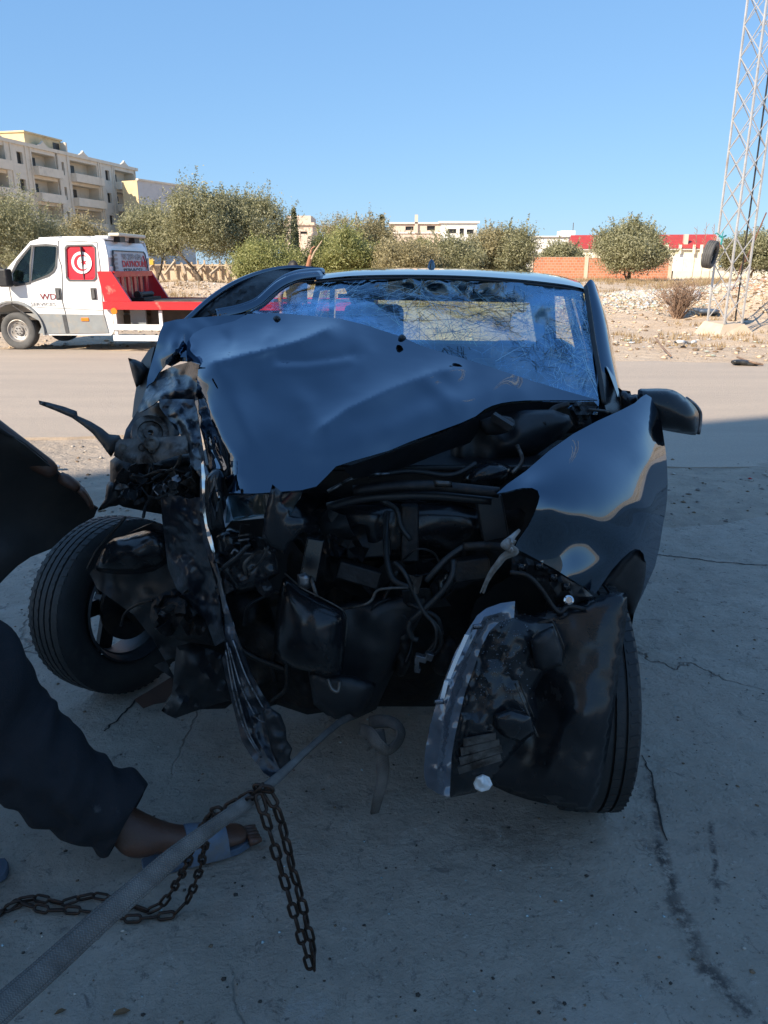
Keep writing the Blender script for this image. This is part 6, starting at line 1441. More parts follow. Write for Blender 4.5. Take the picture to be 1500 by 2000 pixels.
# crumpled side beam under the corner
sheet('crumpled_beam', M['scraped'], CR, [(316, 972), (345, 968), (368, 975), (390, 970), (396, 1010), (398, 1060), (410, 1100), (424, 1150), (432, 1210), (440, 1250), (420, 1262), (400, 1210), (370, 1180), (345, 1150), (328, 1110), (322, 1060), (316, 1010)],
      [(316, 972, 2.05), (390, 970, 1.92), (398, 1060, 1.88), (424, 1150, 1.86), (440, 1250, 1.84), (345, 1150, 1.98), (322, 1060, 2.02)], 6, creases=[([(330, 985), (365, 1010), (392, 1040)], -.03, 10, 's'), ([(340, 1060), (380, 1090), (420, 1150)], .03, 12, 's')], noise=[(.014, 34, 4), (.004, 9, 5)], thick=.003, smooth='auto')
puff('spring_cup', M['gloss'], CR, [(186, 1112), (192, 1092), (204, 1068), (222, 1052), (240, 1048), (275, 1038), (305, 1034), (332, 1044), (340, 1075), (330, 1105), (290, 1118), (250, 1122), (210, 1120)], 2.2, .09, .08, 9, 2, noise=[(.012, 30, 5)])
sheet('wheel_liner', M['blackplastic'], CR, [(230, 1050), (300, 1020), (360, 1040), (395, 1120), (400, 1220), (350, 1280), (300, 1300), (345, 1330), (300, 1250), (260, 1200), (190, 1150), (175, 1120)], [(230, 1050, 2.3), (395, 1120, 2.1), (350, 1280, 2.2), (190, 1150, 2.28)], 10, noise=[(.03, 30, 6)], thick=.004)
puff('knuckle', M['darksteel'], CR, [(292, 1205), (296, 1180), (312, 1160), (340, 1150), (372, 1160), (400, 1175), (430, 1200), (446, 1226), (444, 1250), (420, 1262), (380, 1256), (345, 1250), (322, 1240), (300, 1226)], 2.0, .07, .06, 7, None, noise=[(.04, 20, 7), (.02, 9, 8)], smooth=30)
scrap(10, (300, 1165, 435, 1255), 1.9, 1.98, 14, 30, dk, 'scrap_metal')
pipe('cable', M['darksteel'], CR, [(236, 1222, 2.2), (243, 1200, 2.15), (262, 1184, 2.1), (298, 1172, 2.05)], .004)
pipe('cable', M['hose'], CR, [(172, 1110, 2.3), (190, 1075, 2.25), (215, 1045, 2.2), (245, 1010, 2.2)], .005)
puff('torn_arch', M['blackplastic'], CR, [(345, 1262), (372, 1255), (410, 1268), (440, 1280), (448, 1320), (450, 1368), (420, 1376), (372, 1392), (342, 1403), (326, 1396), (315, 1388), (335, 1360), (340, 1310)], 2.08, .04, .04, 9, None, noise=[(.03, 26, 3)], smooth=35)
M['rustcloth'] = mk('rusty torn piece', (.06, .03, .022), (.04, .02, .016), 9, .8)
sheet('torn_arch', M['rustcloth'], CR, [(262, 1366), (290, 1350), (338, 1320), (336, 1352), (322, 1372), (300, 1376), (280, 1384)], [(262, 1366, 2.4), (338, 1320, 2.25), (300, 1376, 2.35)], 8, thick=.004)
puff('subframe', M['darksteel'], CR, [(340, 1180), (450, 1150), (560, 1150), (640, 1200), (640, 1390), (600, 1396), (540, 1376), (500, 1388), (470, 1360), (440, 1384), (380, 1386), (345, 1340)], 2.30, .08, .1, 14, None, noise=[(.05, 50, 3), (.02, 18, 4)])
hoses(6, (440, 1180, 600, 1340), 2.08, 2.2, 110, (.005, .012), [M['hose'], M['darksteel']])

# ---- long hanging grille blade
blade = sheet('grille_blade', M['scraped'], CR, [(391, 930), (398, 925), (404, 960), (404, 1010), (410, 1045), (419, 1078), (433, 1144), (452, 1210), (469, 1259), (492, 1319), (528, 1382), (540, 1405), (551, 1440), (560, 1487), (556, 1512), (538, 1524), (515, 1508), (492, 1480), (472, 1448), (460, 1400), (452, 1368), (440, 1320), (434, 1286), (440, 1268), (439, 1210), (424, 1131), (408, 1090), (397, 1060), (390, 1000)],
      [(398, 925, 1.84), (404, 1010, 1.8), (433, 1144, 1.75), (469, 1259, 1.70), (528, 1382, 1.68), (560, 1487, 1.64), (538, 1524, 1.60), (472, 1448, 1.66), (434, 1286, 1.72), (397, 1060, 1.82)], 5,
      creases=[([(395, 1000), (424, 1110), (446, 1220), (470, 1340), (500, 1440), (540, 1510)], -.018, 6, 's'), ([(404, 1020), (440, 1170), (480, 1300), (520, 1400), (552, 1490)], -.014, 5, 's'), ([(450, 1290), (478, 1400), (520, 1490)], .01, 4, 's'), ([(430, 1130), (462, 1260), (500, 1380), (540, 1460)], .008, 4, 's')], noise=[(.006, 20, 3)], thick=.004)
for i, (a, b, c, d) in enumerate((((448, 1265), (470, 1340), (500, 1400), (520, 1412)), ((443, 1255), (462, 1350), (490, 1440), (532, 1500)), ((455, 1250), (480, 1320), (515, 1385), (538, 1430)), ((441, 1270), (455, 1350), (478, 1425), (510, 1480)))):
    pipe('blade_rib', M['alu'], blade, [(*a, 1.695), (*b, 1.675), (*c, 1.655), (*d, 1.63)], .0022, 5)
puff('torn_flap', M['blackplastic'], CR, [(512, 1386), (528, 1382), (548, 1395), (558, 1420), (560, 1445), (571, 1462), (566, 1480), (572, 1490), (562, 1500), (556, 1512), (545, 1500), (530, 1467), (522, 1430)], 1.62, .012, .012, 6, None, noise=[(.012, 12, 3)])
sheet('grille_flange', M['chrome'], CR, [(393, 905), (397, 900), (402, 940), (402, 1000), (410, 1040), (420, 1078), (415, 1080), (404, 1046), (396, 1000)], [(395, 902, 1.82), (402, 1000, 1.78), (418, 1078, 1.74)], 5, noise=[(.002, 14, 3)], thick=.002)
# maker's badge: a chrome lozenge ring on the crushed grille nose
nose_ = puff('grille_nose', M['gloss'], CR, [(400, 940), (408, 925), (418, 916), (430, 918), (437, 930), (438, 960), (446, 1010), (440, 1040), (424, 1035), (410, 1040), (402, 1005)], 1.76, .03, .03, 6, 2)
def loz(k, o=0): return [(419 + o, 930 + 45 * (1 - k)), (430 + o * .4 - 11 * (1 - k), 972), (421 + o, 1018 - 45 * (1 - k)), (407 + 10 * (1 - k) + o, 974)]
mb = MB(); L1 = [P(*p, 1.715) for p in loz(1)]; L2 = [P(*p, 1.71) for p in loz(.62)]; L3 = [P(*p, 1.732) for p in loz(1)]; L4 = [P(*p, 1.732) for p in loz(.62)]
mb.add(L1 + L2 + L3 + L4, [(i, (i + 1) % 4, (i + 1) % 4 + 4, i + 4) for i in range(4)] + [(i, (i + 1) % 4, (i + 1) % 4 + 8, i + 8) for i in range(4)] + [(i + 4, (i + 1) % 4 + 4, (i + 1) % 4 + 12, i + 12) for i in range(4)])
mb.build('badge', M['chrome'], nose_)
# smashed left headlamp under the bonnet lip
lamp = sheet('headlamp_bowl', M['silver'], CR, [(446, 968), (480, 966), (528, 965), (590, 961), (586, 972), (575, 986), (568, 1004), (540, 1008), (510, 1004), (470, 1010), (452, 1016), (440, 1030), (436, 1010), (440, 980)], [(446, 968, 1.80), (590, 961, 1.80), (568, 1004, 1.69), (440, 1030, 1.66)], 6, noise=[(.004, 22, 3)], thick=.002)
sheet('headlamp_lens', M['glass'], CR, [(446, 968), (528, 965), (590, 961), (568, 1004), (510, 1004), (440, 1020)], [(446, 968, 1.76), (590, 961, 1.76), (568, 1004, 1.65), (440, 1020, 1.63)], 10, thick=.003)
MB().bar(P(456, 1014, 1.69), P(516, 1008, 1.69), .012, .006).build('chrome_strip', M['chrome'], lamp)
MB().bar(P(470, 975, 1.76), P(515, 1000, 1.74), .02, .006).build('reflector_strip', M['alu'], lamp)
puff('lamp_bracket', M['gloss'], CR, [(532, 946), (550, 961), (552, 984), (565, 996), (566, 1007), (592, 1012), (600, 1030), (570, 1060), (556, 1082), (530, 1070), (512, 1052), (516, 1010), (522, 980)], 1.64, .015, .015, 8, None)
puff('lamp_housing', M['gloss'], CR, [(424, 1078), (422, 1050), (432, 1035), (448, 1030), (480, 1040), (500, 1060), (520, 1050), (540, 1080), (545, 1120), (500, 1150), (460, 1160), (440, 1130)], 1.82, .05, .05, 9, None, noise=[(.02, 20, 4)])
for pts, r, m_ in (([(432, 1112, 1.74), (460, 1090, 1.72), (488, 1062, 1.72)], .006, 'gloss'), ([(480, 1120, 1.72), (478, 1100, 1.70), (500, 1080, 1.70), (512, 1078, 1.72)], .004, 'steel'), ([(466, 1046, 1.73), (490, 1043, 1.72)], .003, 'alu'), ([(466, 1056, 1.73), (486, 1053, 1.72)], .003, 'alu'), ([(452, 1082, 1.72), (458, 1074, 1.72), (466, 1078, 1.72)], .003, 'alu'), ([(490, 1115, 1.72), (510, 1095, 1.70), (524, 1068, 1.70)], .003, 'hose')):
    pipe('wire', M[m_], CR, pts, r, 6)
scrap(8, (430, 1040, 540, 1180), 1.74, 1.84, 16, 34, [M['gloss'], M['blackplastic'], M['darksteel']], 'broken_trim')

# ---- engine bay: radiator support, fan, radiator, engine, cross member
puff('radiator', M['blackplastic'], CR, [(600, 1190), (700, 1170), (830, 1160), (836, 1180), (810, 1230), (760, 1330), (735, 1385), (700, 1402), (640, 1398), (612, 1376), (600, 1300)], 2.0, .05, .05, 12, None, noise=[(.01, 40, 3)])
puff('engine_block', M['darksteel'], CR, [(560, 1000), (700, 960), (900, 960), (1040, 980), (1040, 1120), (950, 1180), (900, 1300), (850, 1380), (620, 1380), (560, 1280), (540, 1130)], 2.34, .12, .2, 16, None, noise=[(.04, 50, 3), (.02, 20, 4)])
MB().box((.04, 2.32, .62), (1.26, .06, .6)).build('radiator_support', M['blackplastic'], CR)
MB().box((.02, 2.38, .95), (1.2, .35, .02)).build('engine_cover', M['blackplastic'], CR, bevel=.008)
puff('engine_cover', M['gloss'], CR, [(560, 1010), (640, 985), (760, 980), (900, 985), (960, 1010), (940, 1060), (860, 1090), (700, 1095), (590, 1080)], 2.12, .05, .08, 12, 2, noise=[(.012, 40, 3)])
pipe('cross_member', M['darksteel'], CR, [(690, 958, 1.93), (760, 950, 1.93), (840, 948, 1.93), (900, 954, 1.92), (975, 962, 1.9)], .018, 8, 5, .8)
pipe('cross_member', M['blackplastic'], CR, [(640, 990, 1.96), (720, 972, 1.95), (840, 968, 1.95), (960, 978, 1.93)], .012, 8)
puff('latch', M['steel'], CR, [(846, 938), (882, 940), (884, 952), (850, 952)], 1.89, .012, .012, 5)
puff('air_filter', M['gloss'], CR, [(900, 945), (912, 922), (938, 905), (972, 902), (1000, 915), (990, 940), (960, 956), (920, 956)], 2.12, .07, .06, 9, 2)
puff('strut_tower', M['blackplastic'], CR, [(880, 860), (960, 812), (1080, 800), (1120, 830), (1060, 880), (980, 925), (900, 930)], 2.34, .06, .06, 12, 2, noise=[(.02, 30, 5)])
puff('coolant_bottle', M['inner'], CR, [(936, 820), (985, 812), (1005, 822), (1000, 842), (950, 850)], 2.24, .03, .03, 8, 2)
MB().bar(P(962, 812, 2.2), P(1000, 836, 2.18), .035, .02).build('stay_bracket', M['darksteel'], CR)
for pts, r, m_ in (([(720, 930, 2.06), (800, 920, 2.08), (880, 928, 2.08), (930, 905, 2.1)], .008, 'hose'),
                   ([(1060, 830, 2.3), (1080, 800, 2.36), (1110, 790, 2.38)], .01, 'darksteel'), ([(1010, 870, 2.14), (1020, 900, 2.1), (1000, 925, 2.08)], .006, 'steel'), ([(640, 960, 2.0), (700, 930, 2.02), (760, 925, 2.05)], .005, 'alu'), ([(1150, 800, 2.42), (1180, 803, 2.35), (1187, 805, 2.3)], .005, 'steel')):
    pipe('hose', M[m_], CR, pts, r, 8)
puff('hinge', M['darksteel'], CR, [(1110, 798), (1125, 785), (1160, 784), (1170, 795), (1150, 815), (1140, 832), (1125, 838), (1118, 815)], 2.44, .03, .03, 5, None, noise=[(.03, 10, 3)], smooth=30)
sheet('bonnet_skin', M['blackplastic'], CR, [(672, 916), (760, 886), (860, 848), (935, 815), (985, 792), (1060, 786), (1130, 786), (1060, 815), (960, 850), (860, 885), (760, 925), (690, 935)], [(662, 912, 1.86), (860, 848, 2.1), (985, 792, 2.34), (1130, 786, 2.46), (860, 885, 2.2), (690, 935, 1.98)], 14, creases=[([(700, 915), (850, 870), (1000, 815)], .02, 10, 's')], noise=[(.01, 40, 3)], thick=.004)
for (x, y, Y, w, h, a, m_) in ((720, 1060, 2.10, .13, .08, -.08, 'blackplastic'), (960, 1010, 1.98, .07, .12, -.2, 'blackplastic'), (700, 1120, 1.98, .12, .05, .3, 'darksteel'), (920, 1110, 1.96, .10, .06, -.15, 'darksteel'), (610, 1090, 1.98, .05, .12, .2, 'gloss'), (800, 1040, 2.05, .05, .16, 0, 'darksteel')):
    bx_ = MB().box(P(x, y, Y), (w, .07, h), Matrix.Rotation(a, 3, 'Y') @ Matrix.Rotation(R(-12), 3, 'X')).build('engine_part', M[m_], CR, bevel=.006)
fan = MB(); fan.lathe([(.155, -.02), (.165, -.02), (.165, .02), (.155, .02)], P(800, 1085, 2.12), (0, -1, .1), 40); fan.build('fan_ring', M['blackplastic'], CR, smooth=35)
for k in range(7):
    a = k * 2 * math.pi / 7; c0 = P(800, 1085, 2.12); MB().bar(c0 + Vector((.03 * math.cos(a), 0, .03 * math.sin(a))), c0 + Vector((.15 * math.cos(a + .3), .01, .15 * math.sin(a + .3))), .05, .004, up=(.3, 1, 0)).build('fan_blade', M['blackplastic'], CR)
# washer reservoir
res = puff('washer_bottle', M['gloss'], CR, [(552, 1130), (560, 1126), (588, 1150), (630, 1172), (668, 1192), (677, 1212), (675, 1262), (668, 1318), (640, 1322), (606, 1312), (571, 1304), (548, 1290), (534, 1270), (538, 1210), (544, 1160)], 1.80, .07, .07, 8, 1, ctrl=[(552, 1130, 1.88), (668, 1192, 1.82), (668, 1318, 1.82), (534, 1270, 1.86), (545, 1200, 1.86), (610, 1230, 1.80)], prof=.35, noise=[(.004, 30, 3)])
pipe('bottle_seam', M['steel'], res, [(556, 1120, 1.84), (590, 1148, 1.79), (632, 1170, 1.76), (668, 1191, 1.76), (677, 1212, 1.77), (674, 1262, 1.78)], .0022, 5)
puff('bottle_cap', M['alu'], CR, [(580, 1122), (596, 1118), (606, 1126), (608, 1146), (598, 1152), (582, 1146)], 1.80, .02, .02, 4, None)
pipe('cable', M['steel'], CR, [(606, 1126, 1.8), (614, 1150, 1.78), (618, 1164, 1.78)], .005)
puff('undertray', M['blackplastic'], CR, [(605, 1310), (690, 1320), (735, 1335), (722, 1378), (700, 1400), (655, 1405), (614, 1376)], 1.86, .03, .03, 9)
pipe('drain_hook', M['steel'], CR, [(640, 1325, 1.8), (648, 1345, 1.79), (660, 1350, 1.79), (664, 1330, 1.8)], .005)
# wiring loom in front of the radiator
for pts, r, m_ in (([(756, 1000, 2.05), (753, 1050, 1.98), (756, 1096, 1.92), (768, 1132, 1.88), (800, 1148, 1.86)], .008, 'hose'), ([(770, 1098, 1.86), (785, 1112, 1.84), (797, 1132, 1.82), (812, 1165, 1.81), (830, 1198, 1.80), (852, 1222, 1.79), (862, 1250, 1.79), (855, 1270, 1.79), (842, 1280, 1.79)], .0055, 'hose'),
                   ([(838, 1205, 1.80), (852, 1230, 1.78), (850, 1262, 1.78), (838, 1276, 1.79)], .0045, 'hose'), ([(803, 1212, 1.82), (822, 1195, 1.81), (848, 1172, 1.81), (872, 1145, 1.81), (884, 1120, 1.82), (886, 1094, 1.84)], .008, 'hose'), ([(832, 1135, 1.84), (852, 1112, 1.84), (876, 1088, 1.85), (905, 1068, 1.86)], .008, 'hose'),
                   ([(660, 1190, 1.84), (700, 1184, 1.83), (724, 1174, 1.83), (736, 1154, 1.83), (760, 1149, 1.83), (798, 1148, 1.83)], .004, 'steel'), ([(905, 1068, 1.86), (950, 1066, 1.86), (1000, 1072, 1.80)], .012, 'darksteel'), ([(803, 1212, 1.82), (798, 1228, 1.82), (806, 1246, 1.82), (816, 1250, 1.82)], .007, 'hose')):
    pipe('wire_loom', M[m_], CR, pts, r, 8)
sheet('cable_yoke', M['steel'], CR, [(798, 1122), (814, 1128), (826, 1124), (822, 1140), (817, 1160), (810, 1158), (806, 1138)], [(798, 1122, 1.80), (826, 1124, 1.80), (812, 1158, 1.79)], 5, thick=.006)
cn = MB(); [cn.box(P(x, y, 1.775), (w, .02, h), Matrix.Rotation(a, 3, 'Y')) for x, y, w, h, a in ((822, 1285, .03, .016, .3), (838, 1281, .02, .02, .3), (814, 1296, .012, .03, 0), (815, 1307, .016, .012, .2))]
cn.build('connector', M['alu'], CR, bevel=.002)
hoses(7, (720, 1040, 900, 1230), 1.86, 1.98, 100, (.003, .008), [M['hose'], M['blackplastic']], 'wire_loom')
scrap(12, (600, 1000, 980, 1180), 2.0, 2.15, 22, 60, [M['blackplastic'], M['darksteel'], M['gloss']], 'engine_part')
puff('alternator', M['darksteel'], CR, [(850, 1260), (880, 1240), (900, 1270), (895, 1310), (860, 1320), (840, 1295)], 2.05, .05, .05, 8, 3)
puff('lower_hose', M['darksteel'], CR, [(770, 1230), (800, 1222), (806, 1270), (790, 1320), (770, 1310)], 2.0, .03, .03, 8, 2, noise=[(.012, 8, 3)])
# tied rag, wing support, bolts
for k in range(7):
    o1, o2 = crr.uniform(-5, 5), crr.uniform(-4, 4)
    pipe('tied_rag', M['rag'], CR, [(1014 + o1 * .5, 1036 + o2, 1.71), (1000 + o1, 1050 + o2, 1.69), (990 + o1 * 1.6, 1064 + o2, 1.675), (1004 + o1, 1076 + o2, 1.68), (986 + o1, 1086 + o2, 1.68), (973 + o1 * .8, 1102, 1.685), (961 + o1 * .8, 1118, 1.69), (951 + o1 * .6, 1136, 1.69), (943 + o1 * 1.2, 1158 + o2, 1.70)], [.003, .006, .009, .010, .007, .006, .005, .004, .0015], 6, 5, .6)
puff('tied_rag', M['rag'], CR, [(986, 1054), (996, 1049), (1009, 1056), (1004, 1066), (1012, 1074), (999, 1083), (988, 1077), (992, 1067)], 1.68, .010, .012, 3, None, noise=[(.02, 5, 3), (.01, 2.5, 4)])
wb = puff('wing_bracket', M['blackplastic'], CR, [(1000, 1080), (1020, 1086), (1051, 1098), (1085, 1116), (1113, 1134), (1142, 1150), (1158, 1164), (1148, 1184), (1136, 1194), (1100, 1196), (1078, 1180), (1060, 1150), (1030, 1124), (998, 1120)], 1.79, .02, .03, 7, None, noise=[(.02, 14, 5)], smooth=30)
for (x, y) in ((1018, 1108), (1052, 1105), (1080, 1128), (1105, 1146), (1090, 1190)): puff('clip', M['gloss'], CR, [(x - 9, y - 8), (x + 8, y - 6), (x + 10, y + 8), (x - 8, y + 8)], 1.74, .015, .02, 5, None)
pipe('support_bar', M['darksteel'], CR, [(996, 1118, 1.72), (1030, 1124, 1.71), (1055, 1148, 1.71), (1078, 1182, 1.71), (1094, 1196, 1.71), (1110, 1184, 1.72), (1142, 1190, 1.73)], .006, 8)
c = P(1111, 1172, 1.72); mb = MB(); mb.lathe([(.012, -.012), (.012, .004), (.008, .006), (.007, .0), (.004, .0), (.003, .006), (.0005, .006), (.0005, -.012)], c, CAM - c, 16); mb.build('bolt', M['chrome'], CR, smooth=30)
sheet('wing_tab', M['steel'], CR, [(1028, 1222), (1078, 1208), (1080, 1212), (1030, 1227)], [(1028, 1222, 1.66), (1078, 1208, 1.68), (1030, 1227, 1.66)], 6, thick=.003)

# ---- dangling right headlamp
def clear_plastic():
    m, nt, b = nodes('scuffed clear lamp cover'); vec = coord(nt)
    b.inputs['Base Color'].default_value = (.12, .13, .16, 1); b.inputs['Roughness'].default_value = .14; b.inputs['Metallic'].default_value = .5; b.inputs['Coat Weight'].default_value = .8
    bump(nt, noise_n(nt, vec, 30, 4), .3, .004, b); f = ramp(nt, noise_n(nt, vec, 12, 5), [(.4, 0.0), (.7, 1.0)])
    nt.links.new(mixc(nt, f, (.10, .11, .135), (.16, .175, .21)), b.inputs['Base Color']); return m
M['lens'] = clear_plastic()
lampR = puff('hanging_headlamp', M['gloss'], CR, [(950, 1195), (1006, 1176), (1012, 1198), (1050, 1206), (1085, 1212), (1102, 1250), (1100, 1292), (1060, 1320), (1044, 1350), (1052, 1395), (1040, 1432), (985, 1492), (965, 1515), (930, 1548), (880, 1558), (872, 1520), (880, 1460), (898, 1380), (920, 1300), (940, 1240)], 1.62, .045, .06, 8, None, ctrl=[(950, 1195, 1.68), (1085, 1212, 1.70), (1050, 1395, 1.64), (880, 1558, 1.58), (898, 1380, 1.60)], noise=[(.012, 30, 3), (.006, 12, 4)], smooth=35)
edge = sheet('lens_rim', M['lens'], CR, [(1006, 1174), (978, 1178), (950, 1188), (932, 1202), (919, 1222), (903, 1248), (890, 1272), (876, 1306), (865, 1338), (850, 1380), (840, 1417), (831, 1462), (828, 1499), (829, 1522), (834, 1536), (855, 1550), (878, 1558), (880, 1520), (882, 1479), (889, 1436), (898, 1396), (909, 1350), (923, 1313), (938, 1268), (956, 1233), (975, 1215), (1004, 1206)],
      [(1006, 1174, 1.62), (950, 1188, 1.60), (890, 1272, 1.56), (840, 1417, 1.52), (829, 1522, 1.50), (878, 1558, 1.50), (898, 1396, 1.54), (956, 1233, 1.58)], 6, creases=[([(1000, 1190), (945, 1205), (905, 1285), (870, 1385), (855, 1480), (853, 1545)], -.035, 10, 's'), ([(990, 1200), (950, 1220), (915, 1300), (884, 1400), (872, 1490), (870, 1550)], .02, 5, 's')], noise=[(.004, 16, 3)], thick=.004)
for i, pts in enumerate(([(912, 1240), (890, 1290), (876, 1325)], [(872, 1330), (862, 1372)])):
    o = sheet('white_reflector', M['flagwhite'], edge, [(p[0] - 4, p[1]) for p in pts] + [(p[0] + 4, p[1] + 1) for p in reversed(pts)], [(p[0], p[1], 1.525 - .0) for p in pts] + [(pts[0][0] + 9, pts[0][1], 1.525)], 6, thick=.002)
for (x, y) in ((850, 1372), (843, 1455), (925, 1225)): puff('lens_clip', M['lens'], edge, [(x - 2, y - 5), (x + 16, y - 8), (x + 18, y + 3), (x - 2, y + 5)], 1.515, .006, .006, 4)
for (a, b) in (((905, 1450), (968, 1438)), ((900, 1468), (975, 1450)), ((898, 1487), (980, 1462)), ((895, 1505), (978, 1478))): MB().bar(P(*a, 1.53), P(*b, 1.55), .004, .02).build('lamp_rib', M['steel'], lampR)
puff('lamp_cap', M['gloss'], lampR, [(962, 1395), (1000, 1382), (1040, 1396), (1048, 1430), (1020, 1450), (985, 1440), (965, 1420)], 1.56, .03, .03, 6, None)
puff('lamp_module', M['blackplastic'], lampR, [(1036, 1250), (1052, 1235), (1080, 1222), (1098, 1270), (1098, 1300), (1060, 1312), (1044, 1300)], 1.62, .03, .03, 6, None)
for pts in ([(1006, 1335, 1.56), (1030, 1390, 1.55), (1050, 1438, 1.56)], [(1014, 1332, 1.56), (1042, 1400, 1.56)], [(1040, 1245, 1.6), (1052, 1230, 1.6)], [(1080, 1214, 1.6), (1096, 1250, 1.6), (1102, 1268, 1.6)]): pipe('lamp_seam', M['steel'], lampR, pts, .0022, 5)
# raindrop-like chips of safety glass stuck on the lamp back
dr = MB(); M['chips'] = mk('wet chips', (.10, .12, .15), (.16, .18, .2), 40, .3)
for i in range(240):
    x = crr.gauss(985, 28) if i % 3 else crr.uniform(910, 1040); y = crr.uniform(1195, 1400); 
    if not (920 < x < 1048 and x > 1250 - y * .25): continue
    c = P(x, y, 1.575 + .00015 * (x - 940)); s = crr.uniform(.0005, .0017); dr.tube([c, c + Vector((0, -s, s * .3))], [s, s * .3], 5)
o = dr.build('glass_chips', M['chips'], lampR); o['kind'] = 'stuff'
puff('lamp_plug', M['flagwhite'], CR, [(924, 1530), (928, 1516), (943, 1512), (956, 1518), (962, 1532), (955, 1543), (940, 1547), (928, 1541)], 1.56, .012, .016, 3, None, noise=[(.012, 9, 3)])
# ================================================================ STRAP, CHAIN, HOOK
def webbing():
    m, nt, b = nodes('dusty strap webbing')
    at = lambda n: (lambda q: (setattr(q, 'attribute_name', n), q.outputs['Fac'])[1])(nt.nodes.new('ShaderNodeAttribute'))
    ac, al = at('across'), at('along'); v2 = coord(nt)
    c = mixc(nt, ramp(nt, noise_n(nt, v2, 11, 7, .7), [(.35, 0.0), (.65, 1.0)]), (.30, .26, .225), (.13, .11, .095))
    weave = math_n(nt, 'SINE', math_n(nt, 'ADD', math_n(nt, 'MULTIPLY', al, 1400), math_n(nt, 'MULTIPLY', math_n(nt, 'ABSOLUTE', math_n(nt, 'SUBTRACT', math_n(nt, 'FRACT', math_n(nt, 'MULTIPLY', ac, 2.5)), .5)), 9)))
    c = mixc(nt, math_n(nt, 'MULTIPLY', ramp(nt, weave, [(.2, 1.0), (.8, 0.0)]), .45), c, (.07, .06, .052))
    ed = ramp(nt, math_n(nt, 'ABSOLUTE', math_n(nt, 'SUBTRACT', math_n(nt, 'ABSOLUTE', ac), .72)), [(.0, .75), (.05, 0.0)])
    c = mixc(nt, ed, c, (.06, .05, .045))
    nt.links.new(c, b.inputs['Base Color']); b.inputs['Roughness'].default_value = .95
    h = math_n(nt, 'ADD', noise_n(nt, v2, 120, 3), math_n(nt, 'MULTIPLY', weave, .5)); bump(nt, h, .8, .002, b); return m
M['strap'] = webbing()
def ribbon(name, pts, widths, m, parent=None, thick=.004, twist=None, edge=True):
    q = curve([tuple(P(*p)) for p in pts], 8); n = len(q); mb = MB(); V = []; AC = []; AL = []; run = 0.0
    for i, p in enumerate(q):
        p = Vector(p); run += (p - Vector(q[max(i - 1, 0)])).length; t = (Vector(q[min(i + 1, n - 1)]) - Vector(q[max(i - 1, 0)])).normalized()
        tw = float(np.interp(i / (n - 1), np.linspace(0, 1, len(twist)), twist)) if twist else 0
        v = (CAM - p).normalized(); s = t.cross(v).normalized(); nn = s.cross(t); s = s * math.cos(tw) + nn * math.sin(tw); nn = t.cross(s)
        w = float(np.interp(i / (n - 1), np.linspace(0, 1, len(widths)), widths)) / 2
        for k in (-1, -.86, -.84, 0, .84, .86, 1): AC.append(k); AL.append(run); V.append(p + s * w * k + nn * (.0012 if abs(k) > .85 and edge else 0))
    F = [(i * 7 + k, i * 7 + k + 1, (i + 1) * 7 + k + 1, (i + 1) * 7 + k) for i in range(n - 1) for k in range(6)]
    mb.add(V, F); o = mb.build(name, m, parent, smooth=True)
    for nm_, ar in (('across', AC), ('along', AL)): o.data.attributes.new(nm_, 'FLOAT', 'POINT').data.foreach_set('value', np.array(ar, np.float32))
    sl = o.modifiers.new('t', 'SOLIDIFY'); sl.thickness = thick; sl.offset = 0; return o
tag(ribbon('tow_strap', [(-60, 2030, .70), (0, 1972, .76), (90, 1893, .84), (190, 1802, .92), (290, 1716, 1.01), (345, 1668, 1.06), (400, 1626, 1.12), (450, 1590, 1.18), (500, 1553, 1.26), (545, 1516, 1.36), (600, 1465, 1.52), (640, 1430, 1.66), (668, 1408, 1.78), (700, 1395, 1.9)],
           [.040, .040, .039, .037, .035, .030, .026, .026, .021, .016, .016, .018, .02], M['strap'], twist=[.4, .3, .2, .1, -.1, .1, .5, .3, -.3]), 'dusty grey towing strap pulled tight from the lower left corner to the wreck', 'strap')
tag(ribbon('tow_loop', [(722, 1412, 1.86), (742, 1408, 1.83), (768, 1412, 1.80), (783, 1430, 1.77), (776, 1452, 1.74), (756, 1466, 1.72), (738, 1452, 1.72), (722, 1432, 1.76), (704, 1424, 1.84)], [.036, .036, .034, .034, .034, .03], M['strap'], thick=.006, twist=[.2, .6, 1.0, .9, .5, .2]), 'grey webbing loop turned over beneath the radiator', 'strap')
tag(ribbon('strap_end', [(738, 1425, 1.80), (744, 1460, 1.76), (748, 1500, 1.74), (746, 1530, 1.73), (738, 1560, 1.72), (732, 1588, 1.75)], [.036, .034, .036, .03, .028, .024], M['strap'], thick=.005, twist=[.3, .1, .5]), 'frayed strap end hanging straight down below the webbing loop', 'strap')

